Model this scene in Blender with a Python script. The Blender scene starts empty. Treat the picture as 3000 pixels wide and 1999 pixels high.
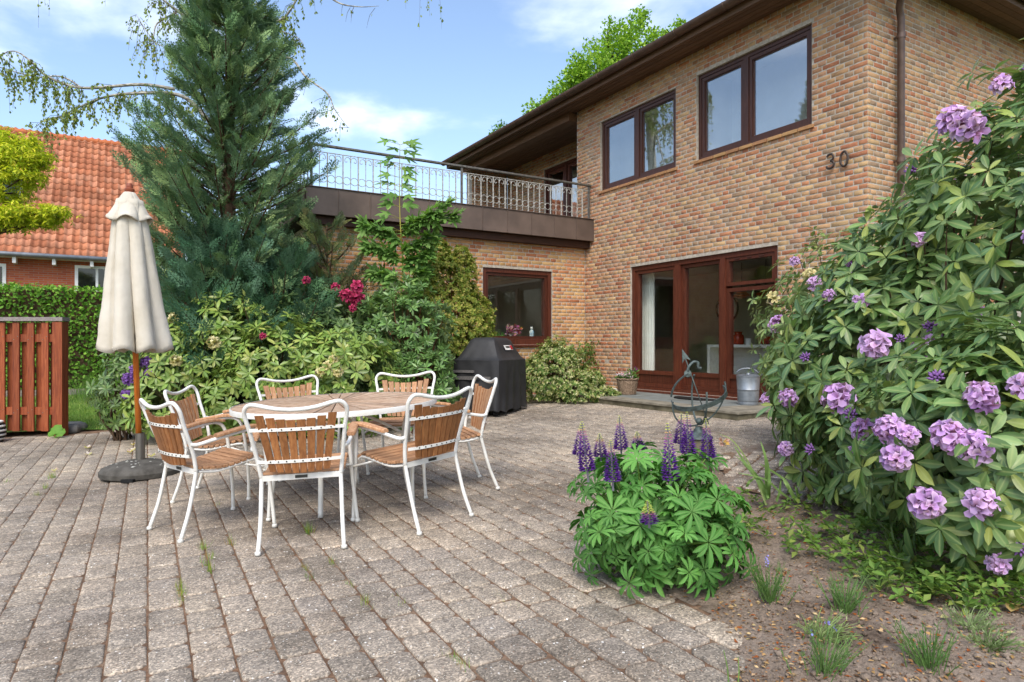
import bpy, math, random
import numpy as np
from mathutils import Vector, Matrix, Euler, noise as mn
random.seed(7); RNG = np.random.default_rng(7)
R = math.radians

# ------------------------------------------------------------------ camera, sky, sun, exposure
SC = bpy.context.scene
COL = SC.collection
YAW = R(30.5); CY, SY = math.cos(YAW), math.sin(YAW)
CAMZ = 1.10; FPX = 1950.0; HZ = 1010.0
cd = bpy.data.cameras.new('camera'); cam = bpy.data.objects.new('camera', cd); COL.objects.link(cam)
cam.location = (0, 0, CAMZ); cam.rotation_euler = (R(90), 0, -YAW)
cd.sensor_width = 36; cd.lens = FPX / 3000 * 36; cd.shift_y = (HZ - 999.5) / 3000; cd.clip_end = 3000; cd.clip_start = .05
SC.camera = cam

SUN_EL = R(50); SUN_AZ = Vector((-0.62, -0.78))          # horizontal direction towards the sun
world = bpy.data.worlds.new('World'); SC.world = world; world.use_nodes = True
wn = world.node_tree; wn.nodes.clear()
def N(nt, typ, **kw):
    n = nt.nodes.new(typ)
    for k, v in kw.items():
        if k in n.inputs: n.inputs[k].default_value = v
        else: setattr(n, k, v)
    return n
sky = N(wn, 'ShaderNodeTexSky', sky_type='NISHITA', sun_disc=False, sun_elevation=SUN_EL,
        sun_rotation=math.atan2(SUN_AZ.x, SUN_AZ.y), altitude=20, air_density=1.0, dust_density=1.8, ozone_density=1.0)
bg = N(wn, 'ShaderNodeBackground'); bg.inputs['Strength'].default_value = 0.15
wo = N(wn, 'ShaderNodeOutputWorld')
# thin fair-weather clouds: noise on a flat cloud layer seen along the view direction
tc = N(wn, 'ShaderNodeTexCoord'); sep = N(wn, 'ShaderNodeSeparateXYZ')
wn.links.new(tc.outputs['Generated'], sep.inputs[0])
mz = N(wn, 'ShaderNodeMath', operation='MAXIMUM'); mz.inputs[1].default_value = 0.0; wn.links.new(sep.outputs['Z'], mz.inputs[0])
ad = N(wn, 'ShaderNodeMath', operation='ADD'); ad.inputs[1].default_value = 0.18; wn.links.new(mz.outputs[0], ad.inputs[0])
dx = N(wn, 'ShaderNodeMath', operation='DIVIDE'); dy = N(wn, 'ShaderNodeMath', operation='DIVIDE')
wn.links.new(sep.outputs['X'], dx.inputs[0]); wn.links.new(ad.outputs[0], dx.inputs[1])
wn.links.new(sep.outputs['Y'], dy.inputs[0]); wn.links.new(ad.outputs[0], dy.inputs[1])
cmb = N(wn, 'ShaderNodeCombineXYZ'); wn.links.new(dx.outputs[0], cmb.inputs[0]); wn.links.new(dy.outputs[0], cmb.inputs[1])
nz = N(wn, 'ShaderNodeTexNoise', noise_dimensions='3D'); nz.inputs['Scale'].default_value = 1.55; nz.inputs['Detail'].default_value = 7
nz.inputs['Roughness'].default_value = .52; nz.inputs['Distortion'].default_value = .25
mp = N(wn, 'ShaderNodeMapping'); mp.inputs['Location'].default_value = (1.3, 4.1, 0.0)
wn.links.new(cmb.outputs[0], mp.inputs[0]); wn.links.new(mp.outputs[0], nz.inputs['Vector'])
cr = N(wn, 'ShaderNodeValToRGB'); cr.color_ramp.elements[0].position = .50; cr.color_ramp.elements[1].position = .78
cr.color_ramp.interpolation = 'EASE'
wn.links.new(nz.outputs['Fac'], cr.inputs[0])
cm = N(wn, 'ShaderNodeMath', operation='MULTIPLY'); cm.inputs[1].default_value = .80; cm.use_clamp = True; wn.links.new(cr.outputs['Color'], cm.inputs[0])
mixc = N(wn, 'ShaderNodeMix', data_type='RGBA'); mixc.inputs['B'].default_value = (7.6, 7.7, 8.0, 1)
wn.links.new(cm.outputs[0], mixc.inputs['Factor']); wn.links.new(sky.outputs[0], mixc.inputs['A'])
wn.links.new(mixc.outputs['Result'], bg.inputs['Color']); wn.links.new(bg.outputs[0], wo.inputs['Surface'])

sd = bpy.data.lights.new('sun', 'SUN'); sd.energy = 1.5; sd.angle = R(26); sd.color = (1.0, .95, .87)
sun = bpy.data.objects.new('sun', sd); COL.objects.link(sun)
sdir = Vector((SUN_AZ.normalized().x * math.cos(SUN_EL), SUN_AZ.normalized().y * math.cos(SUN_EL), math.sin(SUN_EL)))
sun.rotation_euler = sdir.to_track_quat('Z', 'Y').to_euler(); sun.location = (-8, -8, 12)
SC.view_settings.view_transform = 'Standard'; SC.view_settings.look = 'None'; SC.view_settings.gamma = 1
SC.view_settings.exposure = 1.0
SC.render.resolution_x = 1024; SC.render.resolution_y = 682

# ------------------------------------------------------------------ layout helpers (real places, measured from the lot)
SLOPE, X0 = 0.040, 1.34
def gz(x): return SLOPE * (min(max(x, -6.0), 7.6) - X0)
def ray(px, py):
    a, b = (px - 1500) / FPX, -(py - HZ) / FPX
    return Vector((a * CY + SY, -a * SY + CY, b))
def at(px, py, d):
    v = ray(px, py) * d
    return Vector((v.x, v.y, v.z + CAMZ))
def gnd(px, py):
    v = ray(px, py); t = (CAMZ + SLOPE * X0) / (SLOPE * v.x - v.z)
    x, y = v.x * t, v.y * t
    return Vector((x, y, gz(x)))
def c2w(xc, yc, z): return Vector((xc * CY + yc * SY, -xc * SY + yc * CY, z))
def proj(p):
    xc = p[0] * CY - p[1] * SY; yc = p[0] * SY + p[1] * CY
    if yc < .1: return (-9999, -9999, yc)
    return (1500 + FPX * xc / yc, HZ - FPX * (p[2] - CAMZ) / yc, yc)

# ------------------------------------------------------------------ materials
def lin(c):
    return c / 12.92 if c <= .04045 else ((c + .055) / 1.055) ** 2.4
def hexc(h):
    h = h.lstrip('#'); return tuple(lin(int(h[i:i+2], 16) / 255) for i in (0, 2, 4))
def rgba(c): return (c[0], c[1], c[2], 1)
def col(c): return hexc(c) if isinstance(c, str) else c

def base_mat(name, rough=.6, spec=.4, metal=0):
    m = bpy.data.materials.new(name); m.use_nodes = True
    nt = m.node_tree; b = nt.nodes['Principled BSDF']
    b.inputs['Roughness'].default_value = rough; b.inputs['Specular IOR Level'].default_value = spec
    b.inputs['Metallic'].default_value = metal
    return m, nt, b
def noise(nt, scale, detail=4, rough=.55, vec=None, dist=0):
    n = N(nt, 'ShaderNodeTexNoise'); n.inputs['Scale'].default_value = scale; n.inputs['Detail'].default_value = detail
    n.inputs['Roughness'].default_value = rough; n.inputs['Distortion'].default_value = dist
    if vec is not None: nt.links.new(vec, n.inputs['Vector'])
    return n
def ramp(nt, src, stops):
    r = N(nt, 'ShaderNodeValToRGB'); e = r.color_ramp.elements
    e[0].position, e[0].color = stops[0][0], rgba(stops[0][1])
    e[1].position, e[1].color = stops[-1][0], rgba(stops[-1][1])
    for p, c in stops[1:-1]:
        k = e.new(p); k.color = rgba(c)
    nt.links.new(src, r.inputs[0]); return r
def mix(nt, a, b, fac=None, f=1.0, mode='MIX'):
    m = N(nt, 'ShaderNodeMix', data_type='RGBA', blend_type=mode); m.inputs['Factor'].default_value = f
    for s, key in ((a, 'A'), (b, 'B')):
        if isinstance(s, tuple): m.inputs[key].default_value = rgba(s)
        else: nt.links.new(s, m.inputs[key])
    if fac is not None: nt.links.new(fac, m.inputs['Factor'])
    return m.outputs['Result']
def bump(nt, b, h, strength=.3, dist=.01):
    bp = N(nt, 'ShaderNodeBump'); bp.inputs['Strength'].default_value = strength; bp.inputs['Distance'].default_value = dist
    nt.links.new(h, bp.inputs['Height']); nt.links.new(bp.outputs[0], b.inputs['Normal'])
def gpos(nt):
    return N(nt, 'ShaderNodeNewGeometry').outputs['Position']
def opos(nt):
    return N(nt, 'ShaderNodeTexCoord').outputs['Object']
def mapped(nt, vec, scale):
    mp = N(nt, 'ShaderNodeMapping'); mp.inputs['Scale'].default_value = scale
    nt.links.new(vec, mp.inputs[0]); return mp.outputs[0]
def tinted(nt):
    a = N(nt, 'ShaderNodeAttribute', attribute_name='tint'); o = N(nt, 'ShaderNodeObjectInfo')
    return mix(nt, a.outputs['Color'], o.outputs['Color'], f=1, mode='MULTIPLY'), a

def simple(name, c1, c2=None, scale=12, rough=.6, spec=.4, bmp=.0, bscale=None, metal=0, obj=True, stretch=None, detail=5, lo=.35, hi=.65):
    m, nt, b = base_mat(name, rough, spec, metal)
    c1 = col(c1); c2 = col(c2) if c2 is not None else tuple(x * .8 for x in c1)
    v = opos(nt) if obj else gpos(nt)
    if stretch: v = mapped(nt, v, stretch)
    n = noise(nt, scale, detail, vec=v)
    r = ramp(nt, n.outputs['Fac'], [(lo, c1), (hi, c2)])
    nt.links.new(r.outputs[0], b.inputs['Base Color'])
    if bmp:
        n2 = noise(nt, bscale or scale * 3, 4, vec=v); bump(nt, b, n2.outputs['Fac'], bmp, .004)
    return m

def leaf_mat(name, under='#93a17c', gloss=.38, trans=.28, vein=.25, spec=.35):
    m, nt, b = base_mat(name, gloss, spec)
    t, a = tinted(nt)
    n = noise(nt, 9, 3, vec=gpos(nt)); nr = ramp(nt, n.outputs['Fac'], [(.3, (.74, .76, .72)), (.7, (1.2, 1.18, 1.15))])
    c = mix(nt, t, nr.outputs[0], f=1, mode='MULTIPLY')
    pw = N(nt, 'ShaderNodeMath', operation='POWER'); pw.inputs[1].default_value = 5; nt.links.new(a.outputs['Alpha'], pw.inputs[0])
    pv = N(nt, 'ShaderNodeMath', operation='MULTIPLY'); pv.inputs[1].default_value = vein; nt.links.new(pw.outputs[0], pv.inputs[0])
    c = mix(nt, c, hexc('#b9c27e'), fac=pv.outputs[0])
    g = N(nt, 'ShaderNodeNewGeometry')
    bf = N(nt, 'ShaderNodeMath', operation='MULTIPLY'); bf.inputs[1].default_value = .4; nt.links.new(g.outputs['Backfacing'], bf.inputs[0])
    c2 = mix(nt, c, hexc(under), fac=bf.outputs[0])
    nt.links.new(c2, b.inputs['Base Color'])
    tr = N(nt, 'ShaderNodeBsdfTranslucent')
    tcol = mix(nt, c, (1.15, 1.25, .55), f=1, mode='MULTIPLY'); nt.links.new(tcol, tr.inputs['Color'])
    ms = N(nt, 'ShaderNodeMixShader'); ms.inputs[0].default_value = trans
    out = nt.nodes['Material Output']
    nt.links.new(b.outputs[0], ms.inputs[1]); nt.links.new(tr.outputs[0], ms.inputs[2]); nt.links.new(ms.outputs[0], out.inputs['Surface'])
    return m

def glass_mat(name, tint=(.95, .97, .96), f0=.06):
    m = bpy.data.materials.new(name); m.use_nodes = True; nt = m.node_tree; nt.nodes.clear()
    g = N(nt, 'ShaderNodeNewGeometry'); dt = N(nt, 'ShaderNodeVectorMath', operation='DOT_PRODUCT')
    nt.links.new(g.outputs['Incoming'], dt.inputs[0]); nt.links.new(g.outputs['Normal'], dt.inputs[1])
    ab = N(nt, 'ShaderNodeMath', operation='ABSOLUTE'); nt.links.new(dt.outputs['Value'], ab.inputs[0])
    om = N(nt, 'ShaderNodeMath', operation='SUBTRACT'); om.inputs[0].default_value = 1; nt.links.new(ab.outputs[0], om.inputs[1])
    pw = N(nt, 'ShaderNodeMath', operation='POWER'); pw.inputs[1].default_value = 5; nt.links.new(om.outputs[0], pw.inputs[0])
    mu = N(nt, 'ShaderNodeMath', operation='MULTIPLY_ADD'); mu.inputs[1].default_value = 1 - f0; mu.inputs[2].default_value = f0; mu.use_clamp = True
    nt.links.new(pw.outputs[0], mu.inputs[0])
    tr = N(nt, 'ShaderNodeBsdfTransparent'); tr.inputs[0].default_value = rgba(tint)
    gl = N(nt, 'ShaderNodeBsdfGlossy'); gl.inputs['Roughness'].default_value = .0; gl.inputs['Color'].default_value = (.97, .98, 1, 1)
    ms = N(nt, 'ShaderNodeMixShader'); out = N(nt, 'ShaderNodeOutputMaterial')
    nt.links.new(mu.outputs[0], ms.inputs[0]); nt.links.new(tr.outputs[0], ms.inputs[1]); nt.links.new(gl.outputs[0], ms.inputs[2])
    nt.links.new(ms.outputs[0], out.inputs['Surface']); return m

M = {}
def brick_mat(name, streak):
    m, nt, b = base_mat(name, .88, .2)
    t, a = tinted(nt); p = gpos(nt)
    n1 = noise(nt, 7, 5, .65, mapped(nt, p, (1, 1, 5)), .8)
    r1 = ramp(nt, n1.outputs['Fac'], [(.30, (.62, .60, .60)), (.50, (1, 1, 1)), (.72, (1.28, 1.22, 1.1))])
    c = mix(nt, t, r1.outputs[0], f=streak, mode='MULTIPLY')
    n3 = noise(nt, 16, 3, .6, mapped(nt, p, (1.0, 1.0, 2.5)), 1.4)
    r3 = ramp(nt, n3.outputs['Fac'], [(.54, (0, 0, 0)), (.62, (1, 1, 1))])
    fx = N(nt, 'ShaderNodeMath', operation='MULTIPLY'); fx.inputs[1].default_value = .42 * streak; nt.links.new(r3.outputs[0], fx.inputs[0])
    c = mix(nt, c, hexc('#c99a66'), fac=fx.outputs[0])
    n4 = noise(nt, .7, 5, .6, mapped(nt, p, (1, 1, .6))); r4 = ramp(nt, n4.outputs['Fac'], [(.32, (.80, .79, .78)), (.52, (1, 1, 1)), (.7, (1.09, 1.08, 1.06))]); c = mix(nt, c, r4.outputs[0], f=1, mode='MULTIPLY')
    n2 = noise(nt, 130, 3, .7, p); r2 = ramp(nt, n2.outputs['Fac'], [(.28, (.45, .42, .40)), (.42, (1, 1, 1)), (.75, (1.12, 1.1, 1.08))])
    c = mix(nt, c, r2.outputs[0], f=.8, mode='MULTIPLY')
    nt.links.new(c, b.inputs['Base Color'])
    mx = N(nt, 'ShaderNodeMath', operation='ADD'); nt.links.new(n1.outputs['Fac'], mx.inputs[0]); nt.links.new(n2.outputs['Fac'], mx.inputs[1])
    bump(nt, b, mx.outputs[0], .45, .006); return m
M['brick'] = brick_mat('flamed_brick', .85)
M['brick_wing'] = brick_mat('yellow_brick', .55)
M['mortar'] = simple('mortar', '#b9b0a2', '#9c9284', 25, .95, .1, .5, 120, obj=False)
def paver_mat():
    m, nt, b = base_mat('concrete_paver', .95, .12)
    t, a = tinted(nt); p = gpos(nt)
    n1 = noise(nt, .9, 5, .62, p); r1 = ramp(nt, n1.outputs['Fac'], [(.34, (.66, .64, .62)), (.50, (.98, .98, .98)), (.62, (1.18, 1.16, 1.12)), (.74, (1.36, 1.31, 1.22))])
    c = mix(nt, t, r1.outputs[0], f=1, mode='MULTIPLY')
    n1b = noise(nt, 11, 5, .65, p); r1b = ramp(nt, n1b.outputs['Fac'], [(.3, (.74, .73, .72)), (.7, (1.22, 1.20, 1.17))])
    c = mix(nt, c, r1b.outputs[0], f=1, mode='MULTIPLY')
    va = N(nt, 'ShaderNodeTexVoronoi'); va.inputs['Scale'].default_value = 150; nt.links.new(p, va.inputs['Vector'])
    sa = N(nt, 'ShaderNodeSeparateColor'); nt.links.new(va.outputs['Color'], sa.inputs[0])
    ra = ramp(nt, sa.outputs[0], [(.0, (.52, .50, .48)), (.35, (.82, .80, .77)), (.75, (1.10, 1.05, .98)), (1.0, (1.75, 1.66, 1.52))])
    c = mix(nt, c, ra.outputs[0], f=1, mode='MULTIPLY')
    for sc, th, fc, cc in ((110, .90, .85, '#ded9cf'), (170, .88, .8, '#cfc8ba'), (78, .955, .9, '#efece4'), (120, .92, .7, '#3f3c39'), (100, .93, .5, '#96684a')):
        vo = N(nt, 'ShaderNodeTexVoronoi'); vo.inputs['Scale'].default_value = sc; vo.distance = 'MANHATTAN'; nt.links.new(p, vo.inputs['Vector'])
        sx = N(nt, 'ShaderNodeSeparateColor'); nt.links.new(vo.outputs['Color'], sx.inputs[0])
        gt = N(nt, 'ShaderNodeMath', operation='GREATER_THAN'); gt.inputs[1].default_value = th; nt.links.new(sx.outputs[0], gt.inputs[0])
        lt = N(nt, 'ShaderNodeMath', operation='LESS_THAN'); nt.links.new(vo.outputs['Distance'], lt.inputs[0])
        sz_ = N(nt, 'ShaderNodeMath', operation='MULTIPLY'); sz_.inputs[1].default_value = .55; nt.links.new(sx.outputs[1], sz_.inputs[0]); nt.links.new(sz_.outputs[0], lt.inputs[1])
        mm = N(nt, 'ShaderNodeMath', operation='MULTIPLY'); nt.links.new(gt.outputs[0], mm.inputs[0]); nt.links.new(lt.outputs[0], mm.inputs[1])
        m2 = N(nt, 'ShaderNodeMath', operation='MULTIPLY'); m2.inputs[1].default_value = fc; nt.links.new(mm.outputs[0], m2.inputs[0])
        c = mix(nt, c, hexc(cc), fac=m2.outputs[0])
    nt.links.new(c, b.inputs['Base Color']); bump(nt, b, sa.outputs[0], .4, .004); return m
M['paver'] = paver_mat()
def soil_mat(name, stops, sc=3.0):
    m, nt, b = base_mat(name, .97, .1); p = gpos(nt)
    n1 = noise(nt, sc, 6, .65, p); r1 = ramp(nt, n1.outputs['Fac'], stops)
    n2 = noise(nt, 60, 5, .75, p); r2 = ramp(nt, n2.outputs['Fac'], [(.3, (.55, .53, .5)), (.5, (1, 1, 1)), (.75, (1.4, 1.35, 1.28))])
    c = mix(nt, r1.outputs[0], r2.outputs[0], f=1, mode='MULTIPLY'); nt.links.new(c, b.inputs['Base Color'])
    bump(nt, b, n2.outputs['Fac'], .8, .02); return m
M['joint'] = soil_mat('joint_sand', [(.35, hexc('#685547')), (.5, hexc('#806551')), (.65, hexc('#8f7b68'))], 6)
M['soil'] = soil_mat('garden_soil', [(.30, hexc('#56493f')), (.42, hexc('#867769')), (.68, hexc('#9f9082'))], 2.4)
M['soil_dark'] = soil_mat('leaf_litter_soil', [(.35, hexc('#2e2419')), (.5, hexc('#463527')), (.65, hexc('#6a4e36'))], 5)
M['earth'] = soil_mat('open_ground', [(.35, hexc('#45502c')), (.5, hexc('#566236')), (.65, hexc('#6a6a48'))], .6)
M['lawn'] = soil_mat('lawn', [(.35, hexc('#4c6a2e')), (.5, hexc('#628236')), (.65, hexc('#86964e'))], .9)
def wood(name, c1, c2, c3, rough=.55, grain=(30, 30, 2.0), sc=3.0, spec=.35, bmp=.25):
    m, nt, b = base_mat(name, rough, spec); o = N(nt, 'ShaderNodeObjectInfo')
    v = opos(nt); av = N(nt, 'ShaderNodeVectorMath', operation='ADD'); nt.links.new(v, av.inputs[0])
    rr = N(nt, 'ShaderNodeMath', operation='MULTIPLY'); rr.inputs[1].default_value = 37; nt.links.new(o.outputs['Random'], rr.inputs[0]); nt.links.new(rr.outputs[0], av.inputs[1])
    n1 = noise(nt, sc, 6, .62, mapped(nt, av.outputs[0], grain), .6)
    r = ramp(nt, n1.outputs['Fac'], [(.30, col(c1)), (.5, col(c2)), (.70, col(c3))])
    rv = N(nt, 'ShaderNodeMapRange'); rv.inputs[3].default_value = .80; rv.inputs[4].default_value = 1.18; nt.links.new(o.outputs['Random'], rv.inputs[0])
    cx = N(nt, 'ShaderNodeCombineColor'); [nt.links.new(rv.outputs[0], cx.inputs[i]) for i in range(3)]
    c = mix(nt, r.outputs[0], cx.outputs[0], f=1, mode='MULTIPLY')
    nt.links.new(c, b.inputs['Base Color']); bump(nt, b, n1.outputs['Fac'], bmp, .003); return m
M['frame'] = wood('brown_window_paint', '#37211a', '#452a21', '#523227', .42, (25, 25, 2.0), 2.5)
M['doorwood'] = wood('mahogany', '#3c1c13', '#50281b', '#613423', .38, (25, 25, 1.6), 2.5)
M['soffit'] = wood('soffit_board_paint', '#55402f', '#644b39', '#735745', .6, (20, 1.5, 20), 2.0)
M['gutter'] = simple('brown_gutter', '#5e4a3f', '#4d3c33', 6, .42, .45, metal=.15, obj=False)
M['copper'] = simple('brown_copper', '#6b5b51', '#564941', 2.2, .48, .45, .1, 30, metal=.12, obj=False)
M['beam'] = wood('dark_beam', '#2e1a10', '#3c2214', '#4a2c1a', .6, (1.5, 20, 20), 2.5)
M['zincrail'] = simple('galvanised_rail', '#77736b', '#55514a', 18, .55, .5, metal=.45)
M['ironrail'] = simple('painted_iron', '#b9b8b2', '#8f8b81', 25, .6, .4, metal=.1)
M['roofsheet'] = simple('dark_roof_felt', '#3a3733', '#2c2a28', 8, .9, .2)
M['plaster'] = simple('white_plaster', '#dedbd3', '#d3cfc6', 3, .9, .2)
M['roomwall'] = simple('room_wall', '#b9b2a2', '#aca493', 3, .9, .2)
M['greywall'] = simple('pale_grey_wall', '#c9cac8', '#c0c1bf', 3, .9, .2)
M['floorwood'] = wood('room_floor', '#5c4630', '#6e563c', '#7c6247', .5, (2, 20, 20))
M['glass'] = glass_mat('window_glass', f0=.055)
M['glass_up'] = glass_mat('upper_window_glass', f0=.22)
M['white'] = simple('white_enamel', '#e9e8e3', '#dddbd4', 20, .35, .5)
M['tube'] = simple('white_powder_coat', '#e4e3dd', '#d3d1c9', 9, .38, .5, .05, 60)
M['teak'] = wood('teak_oiled', '#7a4b2a', '#926038', '#a67245', .5, (45, 45, 5), 1.6)
M['teak_x'] = wood('teak_weathered_seat', '#8a6446', '#a67c5a', '#b8916e', .6, (5, 45, 45), 1.6)
M['teak_f'] = wood('teak_weathered_back', '#8e6243', '#ab7f5b', '#bf9975', .6, (45, 45, 5), 1.6)
M['teak_top'] = wood('teak_table', '#98785e', '#b3957b', '#c6af97', .6, (8, 8, 8), 2.2)
M['steel'] = simple('brushed_steel', '#8e8b86', '#77746f', 30, .35, .5, metal=.9, stretch=(20, 20, 1))
M['screw'] = simple('screw_head', '#4d4d4a', '#3c3c3a', 30, .45, .5, metal=.7)
M['basecon'] = simple('dark_concrete', '#5b5852', '#45423d', 14, .95, .15, .6, 90)
M['lichen'] = simple('pale_lichen', '#d8d6cc', '#b7b6a8', 60, .95, .1, .3, 200)
def canvas_mat():
    m, nt, b = base_mat('cream_canvas', .92, .15); p = opos(nt)
    n = noise(nt, 2.2, 5, .6, p); r = ramp(nt, n.outputs['Fac'], [(.3, hexc('#c3bba8')), (.55, hexc('#d3ccbd')), (.75, hexc('#dad5c8'))])
    nt.links.new(r.outputs[0], b.inputs['Base Color']); n2 = noise(nt, 14, 5, .6, p); bump(nt, b, n2.outputs['Fac'], .35, .02)
    tr = N(nt, 'ShaderNodeBsdfTranslucent'); tr.inputs[0].default_value = rgba(hexc('#d8d0bc')); ms = N(nt, 'ShaderNodeMixShader'); ms.inputs[0].default_value = .18
    nt.links.new(b.outputs[0], ms.inputs[1]); nt.links.new(tr.outputs[0], ms.inputs[2]); nt.links.new(ms.outputs[0], nt.nodes['Material Output'].inputs['Surface']); return m
M['canvas'] = canvas_mat()
M['polewood'] = wood('varnished_pole', '#9a4e16', '#b5631f', '#c27230', .35, (30, 30, 1.5))
M['finial'] = wood('red_brown_finial', '#7d3c26', '#8f4a31', '#9c5a40', .4)
M['cover'] = simple('black_grill_cover', '#2e2e2f', '#232324', 5, .60, .4, .5, 7)
M['coverstrip'] = simple('grey_webbing', '#6d6a67', '#4f4d4b', 90, .8, .2)
M['rubber'] = simple('black_rubber', '#1c1c1c', '#121212', 20, .7, .3)
M['fencewood'] = wood('red_brown_fence', '#642d18', '#823f20', '#965431', .55, (30, 30, 2), 2.2)
M['capwood'] = wood('weathered_cap', '#6b6360', '#857d7a', '#988f8b', .8, (2, 20, 20))
M['tile'] = None
M['barkd'] = simple('dark_bark', '#3d3025', '#5a4838', 14, .95, .1, .6, 40)
M['barkr'] = simple('reddish_twig', '#6b4630', '#4d3324', 20, .9, .1)
M['birchbark'] = simple('birch_bark', '#b9b5a8', '#5c564c', 9, .9, .15, .4, 40, stretch=(1, 1, 4))
M['stem'] = simple('green_stem', '#6c8a3d', '#52702f', 14, .6, .3)
M['stemy'] = simple('yellow_green_stem', '#a9a04c', '#8a8a3c', 14, .6, .3)
M['stone'] = simple('step_stone', '#8f8878', '#6d675a', 6, .9, .2, .5, 50, obj=False)
M['slate'] = simple('slate_tread', '#7d827f', '#6a6c66', 5, .8, .3, .3, 30, obj=False)
M['riser'] = simple('mossy_riser', '#77705c', '#4f4a3b', 5, .95, .1, .6, 40, obj=False)
M['edgestone'] = simple('grey_field_stone', '#8d8a86', '#62605d', 7, .95, .15, .7, 25, obj=False)
M['mat'] = simple('black_doormat', '#2b2826', '#1e1c1b', 40, .95, .1, .6, 120)
M['wicker'] = simple('grey_wicker', '#a08a74', '#6b5848', 40, .85, .15, .3, 90)
M['zinc'] = simple('zinc', '#9aa0a6', '#7e858c', 8, .42, .5, metal=.6)
M['bronze'] = simple('verdigris_bronze', '#5d6a68', '#3f4744', 30, .6, .4, .3, 120, metal=.35)
M['bronze_d'] = simple('dark_bronze_numeral', '#4a3d36', '#3a302b', 20, .45, .4, metal=.4)
M['petal'] = leaf_mat('petal', '#b48fd0', .7, .35, 0, .15)
M['leafR'] = leaf_mat('rhododendron_leaf', '#a3ae8a', .36, .22, .35, .4)
M['leafG'] = leaf_mat('soft_leaf', '#8fae5a', .55, .35, .12, .2)
M['leafL'] = leaf_mat('lupin_leaf', '#6f9a56', .55, .30, .25, .2)
M['needle'] = leaf_mat('cypress_spray', '#6d8a74', .65, .15, 0, .15)
M['grass'] = leaf_mat('grass_blade', '#7c9c4a', .6, .3, 0, .2)
M['litter'] = leaf_mat('dry_litter', '#a58a62', .9, .1, 0, .1)

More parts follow.
